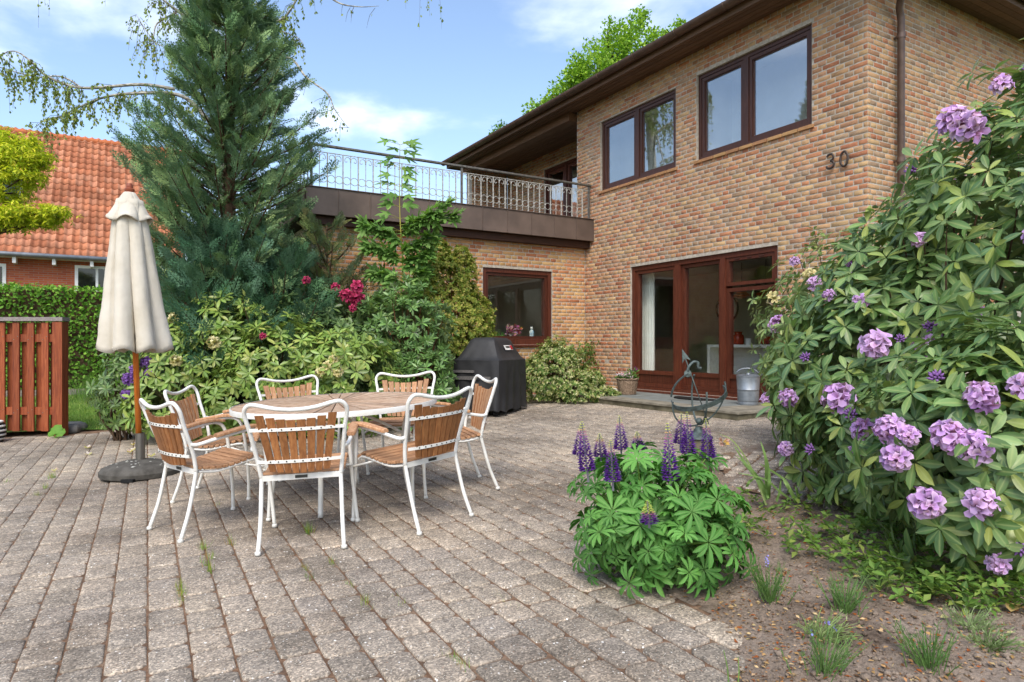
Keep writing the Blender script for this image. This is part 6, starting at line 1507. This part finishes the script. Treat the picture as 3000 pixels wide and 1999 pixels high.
# ---- golden maple at the left edge
mbs = c2w(-9.6, 10.2, 0); mbs.z = gz(mbs.x); t = thing('golden_maple', 'golden yellow-green Japanese maple reaching in from the left edge', 'tree', mbs); out = []; br = MB()
hub = at(-330, 700, 10.6); br.tube(smoothp([mbs, mbs + Vector((.1, .1, .9)), hub], 4), [.09, .085, .08, .075, .07, .065, .06, .055, .05], 8); PT9 = diamond(.34)
for (px, py, rx, rz_, d) in ((-20, 420, .7, .22, 10.6), (60, 415, .32, .13, 10.4), (40, 455, .5, .2, 10.2), (95, 470, .28, .16, 10.3), (0, 500, .6, .16, 10.5), (60, 520, .34, .1, 10.2), (-60, 560, .7, .22, 10.6), (15, 560, .35, .13, 10.2), (20, 630, .55, .14, 10.1), (95, 625, .40, .13, 10.0), (160, 628, .24, .09, 10.0), (-60, 640, .7, .2, 10.4), (120, 648, .25, .08, 10.1), (45, 652, .3, .09, 10.1)):
    c = at(px, py, d); br.tube(smoothp([hub, hub.lerp(c, .55) + Vector((0, 0, -.15)), c + Vector((.0, 0, -rz_ * .3))], 5), [.035 * (1 - .8 * i / 10) for i in range(11)], 5)
    for _ in range(7): br.tube([c - Vector((0, 0, rz_*.3)), c + Vector((random.uniform(-rx, rx)*.8, random.uniform(-.5, .5), random.uniform(-.1, .1)))], [.010, .002], 4)
    for p, nr in ell_pts((c, (rx, .62, rz_)), int(950 * rx), .25, 1.12, .3):
        if mn.noise(p * 3.3) + .5 * mn.noise(p * 8) < -.05: continue
        rosette(p + rv() * .03, (Vector((0, 0, 1)) + nr * .6 + rv() * .6), 6, random.uniform(.06, .10), out, (70, 130))
obj('trunk', br, M['barkd'], t, smooth=True); scatter(t, 'leaf', PT9, out, pal(['#c3c62a', '#d2d236', '#acba26', '#dcd848', '#9aae24'], len(out)), M['leafG'], 200)

# ---- birch behind the cypress
bb = at(690, 1180, 13.6); bb.z = .1; t = thing('birch_tree', 'old birch with white limbs and hanging twigs behind the cypress', 'tree', bb); br = MB(); tw_ = MB(); out = []
D = 13.6
def limb(pts, r0, r1, d=None):
    P = smoothp([at(px, py, D + dd) if not isinstance(px, Vector) else px for px, py, dd in pts], 6); n = len(P); br.tube(P, [r0 + (r1 - r0) * i / (n-1) for i in range(n)], 7); return P
trk = limb([(690, 1180, 0), (680, 800, 0), (660, 450, .1), (690, 150, .2), (700, -200, .3), (720, -700, .4)], .19, .07)
LM = [limb([(665, 420, .1), (590, 330, -.1), (520, 278, -.3), (380, 275, -.5), (290, 290, -.6), (200, 330, -.7)], .055, .012),
      limb([(512, 262, -.3), (410, 248, -.5), (240, 258, -.7), (140, 225, -.9), (90, 180, -1), (40, 150, -1), (-20, 170, -1)], .036, .007),
      limb([(240, 258, -.7), (180, 225, -.6), (100, 225, -.7), (0, 198, -.8), (-60, 190, -1)], .018, .005),
      limb([(300, 285, -.6), (220, 330, -.6), (140, 350, -.6), (100, 375, -.6)], .014, .004),
      limb([(690, 150, .2), (560, 60, 0), (490, 10, -.2), (440, -40, -.3)], .05, .012), limb([(520, 35, -.1), (460, 70, -.3), (445, 110, -.4), (400, 45, -.4)], .02, .005),
      limb([(690, 120, .2), (790, 70, 0), (840, 45, -.2), (900, -60, -.4)], .045, .012), limb([(800, 65, 0), (760, 15, -.2), (700, 5, -.3)], .02, .006),
      limb([(700, 300, .1), (830, 170, -.3), (900, 230, -.6), (960, 275, -.8), (980, 320, -.9), (1020, 375, -.9)], .032, .004), limb([(960, 275, -.8), (975, 330, -.9), (1000, 365, -.9)], .006, .002),
      limb([(640, 240, 0), (560, 180, -.3), (500, 150, -.4), (430, 110, -.5)], .022, .005), limb([(820, 90, -.1), (870, 110, -.3), (890, 130, -.4)], .014, .003),
      limb([(900, -60, -.2), (985, 5, -.5), (1050, 20, -.5), (1110, 18, -.6)], .022, .003), limb([(680, -60, .2), (520, -200, -.2), (300, -300, -.5), (120, -250, -.8)], .06, .012),
      limb([(700, -200, .2), (900, -350, .1), (1100, -330, 0), (1250, -220, -.1)], .06, .012), limb([(690, -400, .2), (560, -600, 0), (420, -700, 0)], .05, .012)]
def hang(P, n, ln, lp):
    for _ in range(n):
        i = random.randrange(1, len(P)); p = P[i] + rv() * .04; L_ = random.uniform(*ln); sw_ = Vector((random.gauss(0, .12), random.gauss(0, .12), 0))
        q = [p, p + Vector((0, 0, -L_ * .3)) + sw_ * .8, p + Vector((0, 0, -L_ * .65)) + sw_ * 1.1, p + Vector((0, 0, -L_)) + sw_ * 1.3]; tw_.tube(q, [.005, .004, .003, .0015], 3, caps=False)
        for _k in range(lp):
            s = random.random(); j = min(int(s * 3), 2); c = q[j].lerp(q[j+1], s * 3 - j) + rv() * .03; out.append(frame_m(c, (Vector((0, 0, -1)) + rv() * .7).normalized(), rv(), random.uniform(.045, .085)))
for k, P in enumerate(LM):
    n_, ln, lp = [(60, (.15, .6), 14), (60, (.15, .8), 14), (40, (.2, .8), 12), (26, (.15, .5), 12), (40, (.2, .8), 10), (20, (.2, .7), 10), (50, (.2, .6), 12), (20, (.1, .4), 10), (10, (.1, .5), 4), (3, (.1, .3), 1), (34, (.2, .8), 10), (12, (.1, .4), 8), (5, (.1, .4), 1), (90, (.5, 2.2), 24), (90, (.5, 2.2), 24), (60, (.5, 2), 20)][k]
    hang(P, n_, ln, lp)
obj('trunk', br, M['birchbark'], t, smooth=True); obj('hanging_twigs', tw_, M['barkd'], t)['kind'] = 'stuff'; scatter(t, 'leaf', diamond(.7), out, pal(['#7c8a44', '#8c9650', '#69793a', '#98a060'], len(out)), M['leafG'], 0, 'crown')

# ---- light green tree behind the house
def crown(name, label, base, blobs, cols, L, dens, trunk_r):
    t = thing(name, label, 'tree', base); out = []; br = MB(); top = sum((b[0] for b in blobs), Vector()) / len(blobs); br.tube(smoothp([base, base.lerp(top, .6), top], 4), [trunk_r * (1 - .09 * i) for i in range(9)], 8)
    for c, r in blobs:
        br.tube([base.lerp(top, .75), c.lerp(top, .3), c], [.08, .05, .02], 5)
        for p, nr in ell_pts((c, r), int(dens * r[0] * r[2]), .35, 1.08, .2):
            if mn.noise(p * 1.1) < -.18: continue
            for _ in range(5): out.append(frame_m(p + rv() * .16, (nr + rv() + Vector((0, 0, -.2))).normalized(), (Vector((0, 0, 1)) + rv() * .8).normalized(), L * random.uniform(.7, 1.2)))
    obj('trunk', br, M['barkd'], t, smooth=True); scatter(t, 'leaf', diamond(.62), out, pal(cols, len(out), .2), M['leafG'], 0, 'crown')
D = 27.0; tb = at(1800, 1100, D); tb.z = 0
def bl(px, py, rx, rz_): return (at(px, py, D + random.uniform(-1, 1)), (rx, rx, rz_))
crown('beech_tree', 'tall light green tree rising behind the roof of the house', tb, [bl(1800, 150, 1.0, 1.1), bl(1850, 80, .45, .6), bl(1875, 55, .3, .4), bl(1740, 200, .9, .9), bl(1690, 230, .7, .7), bl(1920, 120, .7, .4), bl(1980, 90, .45, .28), bl(1830, 240, 1.3, 1.0), bl(1650, 290, .7, .55), bl(1780, 85, .35, .4), bl(1600, 315, .45, .3), bl(1950, 260, 1.5, 1.2), bl(1700, 330, 1.2, .8), bl(1555, 318, .2, .15)], ['#8db53c', '#a0c248', '#7aa332', '#b2cf58', '#6b942c'], .16, 560, .25)
tb = at(1462, 1100, 30); tb.z = 0
D = 30; crown('distant_tree', 'tip of a green tree just showing over the far end of the roof', tb, [bl(1464, 385, .35, .25), bl(1475, 420, .6, .5)], ['#5f8a34', '#74993e', '#507a2c'], .15, 520, .15)
def onsoil(p): p.z = soilz(p.x, p.y); return p
# ---- lupin
lb0 = gnd(1925, 1690); t = thing('lupin', 'large clump of lupin with palmate leaves and purple flower spikes at the paving edge', 'plant', lb0)
def palm_tmpl(nl=11):
    V = []; F = []; A = []
    for k in range(nl):
        a = 2 * math.pi * k / nl + .15 * math.sin(k * 2.3); L_ = 1.0 * (.86 + .14 * math.sin(k * 1.7 + 1)); d = Vector((math.cos(a), math.sin(a), 0)); s = Vector((-d.y, d.x, 0)); b = len(V)
        for tt, w, z in ((.04, .0, 0), (.35, .085, .07), (.35, 0, .03), (.35, -.085, .07), (.70, .135, .06), (.70, 0, .01), (.70, -.135, .06), (.90, .09, -.01), (.90, 0, -.045), (.90, -.09, -.01), (1.0, 0, -.09)):
            V.append(tuple(d * tt * L_ + s * w * L_ * .92 + Vector((0, 0, z * 1.3)))); A.append(1.0 if w == 0 else 0.)
        F += [(b, b+2, b+1), (b, b+3, b+2), (b+1, b+2, b+5), (b+1, b+5, b+4), (b+2, b+3, b+6), (b+2, b+6, b+5), (b+4, b+5, b+8), (b+4, b+8, b+7), (b+5, b+6, b+9), (b+5, b+9, b+8), (b+7, b+8, b+10), (b+8, b+9, b+10)]
    return np.array(V), np.array(F)[:, ::-1], np.array(A)
PM = palm_tmpl(); out = []; stm = MB(); lc = lb0 + Vector((0, 0, .25)); LE = (lc, (.37, .37, .30)); cl = []
def add_palm(p, nr, s):
    out.append(frame_m(p, nr.orthogonal() + rv() * .8, nr, s)); b = lb0 + Vector((random.uniform(-.10, .10), random.uniform(-.10, .10), .01)); m_ = b.lerp(p, .55) + Vector((0, 0, .05)) - nr * .04
    stm.tube(smoothp([b, m_, p - nr * .012], 4), .0035, 5, caps=False)
for p, nr in ell_pts(LE, 215, .72, 1.14, .7, -.75):
    if p.z < lb0.z + .03: continue
    add_palm(p, (nr + rv() * .28).normalized(), random.uniform(.055, .108))
for p, nr in ell_pts(LE, 60, .45, .8, .6, -.3): add_palm(p, (nr + rv() * .3).normalized(), random.uniform(.06, .10))
for px, py in ((1905, 1720), (1990, 1700), (1850, 1700), (1760, 1620), (2080, 1660), (1960, 1730), (2110, 1610)):
    q = gnd(px, py); q.z += random.uniform(.05, .12); add_palm(q, (Vector((-SY, -CY, 1.1)) + rv() * .2).normalized(), random.uniform(.09, .12))
obj('stems', stm, M['stem'], t, smooth=True); scatter(t, 'leaf', PM, out, pal(['#437f30', '#508e38', '#397028', '#609c42', '#336424'], len(out), .18), M['leafL'], 300)
def spike_mesh(seed, stage):
    rs = random.Random(seed); mb = MB(); n = 20
    for i in range(n):
        u = i / (n - 1); z = u; rad = .105 * (1 - u ** 1.6) + .012; m = max(5, int(9 * (1 - u * .45)))
        for j in range(m):
            a = 2 * math.pi * (j + .5 * (i % 2)) / m + rs.uniform(-.15, .15); s = (.052 * (1 - u * .72)) * rs.uniform(.85, 1.15)
            uu = u + stage
            c = '#582f82' if uu < .45 else '#683a8e' if uu < .60 else '#8a509a' if uu < .72 else '#a8648c' if uu < .80 else '#c9a878' if uu < .86 else '#c8cf6a'
            c = hexc(c); k = rs.uniform(.8, 1.25); d = Vector((math.cos(a), math.sin(a), .15)); p = d * rad * .62 + Vector((0, 0, z))
            o = len(mb.v); x = Vector((-math.sin(a), math.cos(a), 0)); up2 = Vector((0, 0, 1))
            vs = [p - d * s * .4, p + x * s * .48, p + up2 * s * .62, p - x * s * .48, p - up2 * s * .42, p + d * s * .95 + up2 * s * .18]
            mb.add(vs, [(0, 2, 1), (0, 3, 2), (0, 4, 3), (0, 1, 4), (5, 1, 2), (5, 2, 3), (5, 3, 4), (5, 4, 1)], 0, (c[0]*k, c[1]*k, c[2]*k, 0))
    mb.tube([(0, 0, -.25), (0, 0, .98)], [.014, .008], 5, tint=(*hexc('#5c7a3a'), 0))
    return mb.mesh('flower_spike', M['petal'])
SPK = [spike_mesh(s, st) for s, st in ((1, 0), (2, .02), (3, .12), (4, .35))]
Z4 = lambda x, y: (1600 + x * .4145, 1150 + y * .4145)
for (x0, y0), (x1, y1), k, dd in (((258, 262), (290, 550), 0, -.12), ((245, 255), (240, 440), 1, .10), ((378, 316), (385, 450), 2, .1), ((458, 385), (470, 625), 0, -.22), ((519, 203), (530, 400), 1, .15), ((643, 298), (650, 400), 2, .15), ((860, 282), (880, 620), 0, -.18), ((955, 180), (950, 360), 1, .22), ((996, 185), (1005, 430), 0, .06), ((1130, 230), (1145, 460), 1, .05), ((717, 790), (727, 920), 3, -.36)):
    d_ = lb0.x * SY + lb0.y * CY + dd; a, b = at(*Z4(x1, y1), d_), at(*Z4(x0, y0), d_); L_ = (b - a).length; o = bpy.data.objects.new('flower_spike', SPK[k]); link(o, t)
    ax = (b - a).normalized(); m = Vector((0, 0, 1)).rotation_difference(ax).to_matrix().to_4x4(); wd = min(.42, max(.22, L_ * 1.7)); o.matrix_basis = Matrix.Translation(a) @ m @ Matrix.Diagonal((max(.36, L_ * 1.75), max(.36, L_ * 1.75), L_ * 1.18, 1))
# ---- daffodil leaves with one faded flower
db = gnd(2345, 1500); t = thing('daffodil_clump', 'clump of long daffodil leaves with a withered flower beside the path', 'plant', db); Z2 = lambda x, y: (2150 + x * .2232, 1250 + y * .2232)
def strap(name, pts, w, mat='grass', c='#7c9a52'):
    P = smoothp(pts, 6); vs = []; n = len(P)
    for i, p in enumerate(P):
        ww = w * (1 - (i / (n-1)) ** 3) * .5 + .0006; tg = (P[min(i+1, n-1)] - P[max(i-1, 0)]).normalized(); s = tg.cross(Vector((-SY, -CY, .3))).normalized(); vs += [p - s * ww, p + Vector((0, 0, -.002)), p + s * ww]
    mb = MB(); mb.add(vs, [f for i in range(n-1) for f in ((i*3, i*3+1, i*3+4, i*3+3), (i*3+1, i*3+2, i*3+5, i*3+4))]); o = obj(name, mb, M[mat], t, smooth=True); k = hexc(c); o.color = (*k, 1); return o
dz = db.x * SY + db.y * CY
for pts, w in ((((420, 960), (340, 750), (150, 480), (0, 250)), .022), (((430, 960), (380, 760), (230, 590), (100, 470)), .02), (((440, 950), (430, 700), (420, 430), (350, 190)), .024), (((460, 950), (465, 750), (460, 600), (440, 420)), .022), (((450, 940), (400, 800), (250, 580), (20, 380)), .016), (((820, 1000), (740, 840), (640, 680), (330, 480)), .022), (((860, 1000), (780, 900), (690, 770), (630, 660)), .02), (((750, 960), (600, 850), (400, 690), (60, 610)), .012), (((560, 980), (600, 860), (610, 760), (620, 700)), .014), (((170, 790), (200, 730), (240, 700), (300, 660)), .016), (((440, 1100), (520, 1050), (600, 1030), (760, 990)), .016), (((860, 980), (840, 900), (815, 800), (815, 790)), .018)):
    strap('leaf', [at(*Z2(*p), dz + random.uniform(-.06, .06)) for p in pts], w, c=random.choice(['#7c9a5a', '#6f8e50', '#88a468']))
fz = at(2125, 1285, dz - .05); strap('flower_stalk', [at(2245, 1480, dz), at(2200, 1370, dz), at(2150, 1295, dz - .03), at(2108, 1272, dz - .05)], .010, c='#8fa06a'); mb = MB()
for _ in range(10): bloom(mb, at(2118, 1292, dz - .05), .035, ['#d9b060', '#c89a48', '#e2c68a'], 3)
obj('withered_flower', mb, M['petal'], t)
# ---- little flax tufts set out in the bed
Z3 = lambda x, y: (2000 + x * .4458, 1300 + y * .4458)
TF = [((570, 1090), .16, .19, '#4a6a3c', 'dark green flax tuft nearest the lupin'), ((1060, 1180), .17, .17, '#5a7c4a', 'upright green flax tuft in the dark patch of soil'), ((1280, 1000), .22, .12, '#7d8a6c', 'pale sprawling flax tuft behind the dark patch of soil'), ((900, 1330), .24, .13, '#8b9a6a', 'pale leaning flax tuft in the middle of the soil'), ((1620, 1530), .19, .18, '#567a48', 'green flax tuft at the bottom edge, right of centre'), ((1880, 1290), .22, .11, '#93a07a', 'pale trailing flax tuft near the dry leaf on the right'), ((2020, 1400), .20, .11, '#8a9a72', 'pale trailing flax tuft furthest right in the soil'), ((930, 1560), .2, .17, '#5c7a4c', 'flax tuft with blue flowers cut by the bottom edge')]
for (x, y), w, h, c, lb in TF:
    p = onsoil(gnd(*Z3(x, y))); t = thing('flax_tuft', lb, 'plant', p, group='flax tufts in the bed'); mb = MB(); k0 = hexc(c); lean = Vector((random.gauss(0, .3), random.gauss(0, .3), 0))
    spread = 1.6 if h < .14 else .8
    h *= .8
    for _ in range(50):
        a = random.uniform(0, 6.28); r_ = abs(random.gauss(0, w * .16)); b = p + Vector((r_ * math.cos(a), r_ * math.sin(a), 0)); d = Vector((math.cos(a) * random.uniform(0, spread), math.sin(a) * random.uniform(0, spread), 1)).normalized() + lean * (.6 if h < .14 else .15); L_ = h * random.uniform(.6, 1.25)
        q1, q2 = b + d * L_ * .5, b + d * L_ + Vector((0, 0, -L_ * .10 * spread)); k = random.uniform(.75, 1.3); mb.tube([b, q1, q2], [.0020, .0016, .0005], 3, caps=False, tint=(k0[0]*k, k0[1]*k, k0[2]*k, 0))
        for _j in range(5):
            s = random.uniform(.2, .95); c0_ = b.lerp(q2, s); dd = (d + rv() * .7).normalized() * .022; sd2 = dd.cross(rv()).normalized() * .0018; mb.add([c0_, c0_ + dd * .5 + sd2, c0_ + dd, c0_ + dd * .5 - sd2], [(0, 1, 2, 3)], 0, (k0[0]*k, k0[1]*k, k0[2]*k, 0))
    obj('stems', mb, M['grass'], t); mb = MB()
    if 'blue' in lb or 'lupin' in lb:
        for _ in range(3): bloom(mb, p + Vector((random.gauss(0, .06), random.gauss(0, .06), h * random.uniform(.9, 1.15))), .011, ['#7f86d6', '#8f98e4'], 6)
        obj('flowers', mb, M['petal'], t)
# ---- ground cover and litter in the bed
def bedpt(poly, acc=None):
    for _ in range(60):
        i = random.random(); px = random.uniform(1700, 3050); py = 1290 + 740 * random.random() ** .8; p = gnd(px, py)
        if inpoly(p.x, p.y, BED) and (acc is None or acc(px, py)): return onsoil(p)
    return None
gc = lambda px, py: (py > 1500 and py < 1830 + (px - 2800) * .05 and abs(py - (1440 + (px - 2150) * .50)) < 95 + random.random() * 60) or (px > 2180 and py < 1560 and py > 1470 and random.random() < .5)
Ms = []
for _ in range(430):
    p = bedpt(BED, gc)
    if p is None: continue
    st_ = random.uniform(.02, .10)
    rosette(p + Vector((0, 0, st_)), (Vector((0, 0, 1)) + rv() * .5), random.randint(4, 7), random.uniform(.03, .055), Ms, (45, 95))
V, F, T = merge(diamond(.5), Ms, pal(['#5f8038', '#6f9040', '#4d6c2c', '#86994c', '#44642a'], len(Ms))); o = bpy.data.objects.new('ground_cover', np_mesh('ground_cover', V, F, M['leafG'], T)); link(o); tag(o, 'low green ground cover spreading under the rhododendron', 'ground cover', kind='stuff')
Ms = []
for _ in range(5200):
    p = bedpt(BED, lambda px, py: random.random() < (.95 if py < 1560 else .45 if px < 2420 else .28))
    if p is None: continue
    Ms.append(frame_m(p + Vector((0, 0, random.uniform(.0, .014))), Vector((random.gauss(0, 1), random.gauss(0, 1), random.gauss(0, .15))), Vector((random.gauss(0, .35), random.gauss(0, .35), 1)), random.uniform(.006, .026)))
for P_, n_ in ((MID, 500),):
    for _ in range(n_):
        p = gnd(random.uniform(380, 1300), random.uniform(1240, 1275)); Ms.append(frame_m(p + Vector((0, 0, .01)), Vector((random.gauss(0, 1), random.gauss(0, 1), 0)), Vector((random.gauss(0, .3), random.gauss(0, .3), 1)), random.uniform(.01, .035)))
V, F, T = merge(diamond(.5, .05), Ms, pal(['#a07a50', '#8a6440', '#b08c60', '#6f4c30', '#c0a47a', '#93532c'], len(Ms))); o = bpy.data.objects.new('leaf_litter', np_mesh('leaf_litter', V, F, M['litter'], T)); link(o); tag(o, 'dry leaf and bark litter scattered over the soil', 'litter', kind='stuff')
# soil crumbs
mb = MB()
for _ in range(1700):
    p = bedpt(BED, lambda px, py: py > 1560)
    if p is None: continue
    r_ = random.uniform(.003, .009) * (2.0 if random.random() < .08 else 1); mb.sphere(p + Vector((0, 0, r_ * .3)), (r_ * random.uniform(.8, 1.3), r_, r_ * .7), 5, 3)
o = obj('soil_crumbs', mb, M['soil'], smooth=True); tag(o, 'loose crumbs of soil on the flower bed', 'soil', kind='stuff')
# bigger fallen leaves one can tell apart
for (x, y), s, c, lb in (((1115, 940), .055, '#c8b878', 'pale yellow oval leaf lying on the dark patch of soil'), ((1005, 985), .035, '#8a5a40', 'small curled brown leaf on the dark patch of soil'), ((1100, 785), .10, '#b5561e', 'bright orange dead leaf below the rhododendron'), ((2155, 1190), .11, '#b59a64', 'large dry tan leaf at the right edge of the bed'), ((2125, 1340), .04, '#cdc08c', 'pale yellowed leaf beside the trailing flax on the right'), ((2190, 1385), .035, '#d2caa0', 'whitish leaf right of the trailing flax'), ((1690, 1220), .04, '#b9b07c', 'yellowish leaf left of the trailing flax')):
    p = onsoil(gnd(*Z3(x, y))) + Vector((0, 0, .012)); o = bpy.data.objects.new('fallen_leaf', np_mesh('fallen_leaf', *leaf_tmpl(.5, .1, .15)[:2], M['litter'])); link(o); o.matrix_basis = Matrix(frame_m(p, Vector((random.uniform(.4, 1), random.uniform(-.6, .2), .05)), Vector((random.gauss(0, .15), random.gauss(0, .15), 1)), s).tolist()); o.color = (*hexc(c), 1); tag(o, lb, 'leaf', 'fallen leaves on the soil')
# yellow blossoms blown onto the paving round the parasol base
Z5 = lambda x, y: (x * .3187, 1250 + y * .3187)
for (x, y), s in (((798, 205), .055), ((818, 265), .05), ((1195, 245), .05), ((1225, 225), .05), ((1395, 282), .055), ((1527, 240), .04), ((1620, 230), .06), ((1612, 350), .05), ((500, 418), .04), ((1530, 110), .05), ((1225, 178), .045)):
    p = gnd(*Z5(x, y)); mb = MB()
    for k in range(6):
        a = k * 1.05 + random.uniform(-.3, .3); d = Vector((math.cos(a), math.sin(a), random.uniform(.3, 1.1))).normalized(); sx = Vector((-d.y, d.x, 0)).normalized(); q = p + Vector((0, 0, .006)); mb.add([q, q + d*s*.6 + sx*s*.34, q + d*s*1.1, q + d*s*.6 - sx*s*.34], [(0, 1, 2, 3)], 0, (*hexc(random.choice(['#efe6b4', '#ead890', '#dcc272', '#f4efd0'])), 0))
    o = obj('fallen_blossom', mb, M['petal']); tag(o, 'pale yellow fallen blossom lying on the paving near the parasol base', 'blossom', 'fallen blossoms on the paving')
# weeds in the joints
for px, py, h, n in ((905, 1560, .07, 60), (618, 1632, .05, 30), (598, 1606, .06, 26), (605, 1652, .05, 22), (612, 1672, .06, 26), (530, 1720, .05, 30), (532, 1740, .05, 26), (527, 1762, .03, 22), (678, 1594, .05, 24), (152, 1400, .06, 46), (132, 1430, .05, 40), (110, 1450, .04, 30), (22, 1412, .04, 22), (225, 1492, .02, 10), (640, 1480, .035, 22), (893, 1665, .035, 22), (902, 1690, .03, 22), (972, 1650, .04, 30), (1025, 1715, .03, 22), (1070, 1765, .045, 34), (1160, 1752, .02, 14), (1178, 1770, .03, 18), (1322, 1925, .035, 18), (1352, 1945, .04, 22), (1555, 1540, .02, 20), (1535, 1617, .02, 16), (1577, 1624, .02, 18), (1478, 1690, .02, 16), (1452, 1740, .02, 18), (1470, 1755, .02, 16), (1508, 1775, .02, 14), (1710, 1735, .015, 12)):
    p = gnd(px, py); t = tag(blades(n, lambda: (p.x + random.gauss(0, .012), p.y + random.gauss(0, .028), p.z - .006), h, ['#6f9440', '#82a54c', '#8a9a4c', '#a8883c'], 'joint_weed', w=1.3), 'little tuft of grass growing in a joint of the paving', 'weed', 'weeds in the paving joints'); del t['kind']
# moss and needles in the joints of the left corner, and a rhubarb-like leaf by the fence post
p = at(163, 1255, 8.4); t = thing('broad_leaf_plant', 'broad light green leaves at the foot of the fence post', 'plant', Vector((p.x, p.y, gz(p.x)))); b = Vector((p.x, p.y, gz(p.x)))
for k, (dx_, dz_, s) in enumerate(((0, .10, .13), (.05, .06, .11), (-.06, .05, .09))):
    q = b + FU * dx_ + Vector((0, 0, dz_ + .02)); mb = MB(); n = 16; nr = Vector((-SY, -CY, .7)).normalized(); a_ = nr.orthogonal().normalized(); b_ = nr.cross(a_); vs = [q + nr * .02] + [q + (a_ * math.cos(2*math.pi*i/n) + b_ * math.sin(2*math.pi*i/n)) * s * .55 * (1 + .10 * math.sin(i * 2.5)) - nr * .02 for i in range(n)]; mb.add(vs, [(0, 1+i, 1+(i+1)%n) for i in range(n)]); o = obj('leaf', mb, M['leafG'], t, smooth=True); o.color = (*hexc('#6c9a40'), 1)
    mb = MB(); mb.tube([b, q], .006, 5); obj('stalk', mb, M['stem'], t)
# woven basket just inside the left edge
p = at(-31, 1225, 8.2); p.z = gz(p.x); t = thing('striped_basket', 'black and white striped basket cut by the left edge beside the fence', 'basket', p)
M['black'] = simple('black_rope', '#222222', '#161616', 30, .8)
for k in range(10):
    mb = MB(); z = .02 + k * .026; r_ = .13 + .03 * math.sin(math.pi * k / 9); mb.tube([(p.x + r_ * math.cos(a), p.y + r_ * math.sin(a), p.z + z) for a in [i * 2 * math.pi / 26 for i in range(27)]], .013, 6, caps=False); obj('coil', mb, M['white'] if k % 2 else M['black'], t, smooth=True)
# bare young stems at the bottom edge of the paving
for px, py, qx, qy in ((2135, 1999, 2120, 1905), (2160, 1999, 2162, 1925)):
    a, b = gnd(px, py + 20), None; b = at(qx, qy, (a.x * SY + a.y * CY) + .02); mb = MB(); mb.tube(smoothp([a, a.lerp(b, .5) + Vector((.006, 0, 0)), b], 4), [.003 - .002 * i / 8 for i in range(9)], 5)
    o = obj('bare_stem', mb, M['stem'], smooth=True); tag(o, 'thin bare green stem at the paving edge, %s of two by the bottom border' % ('left' if px < 2150 else 'right'), 'stem', 'bare stems')
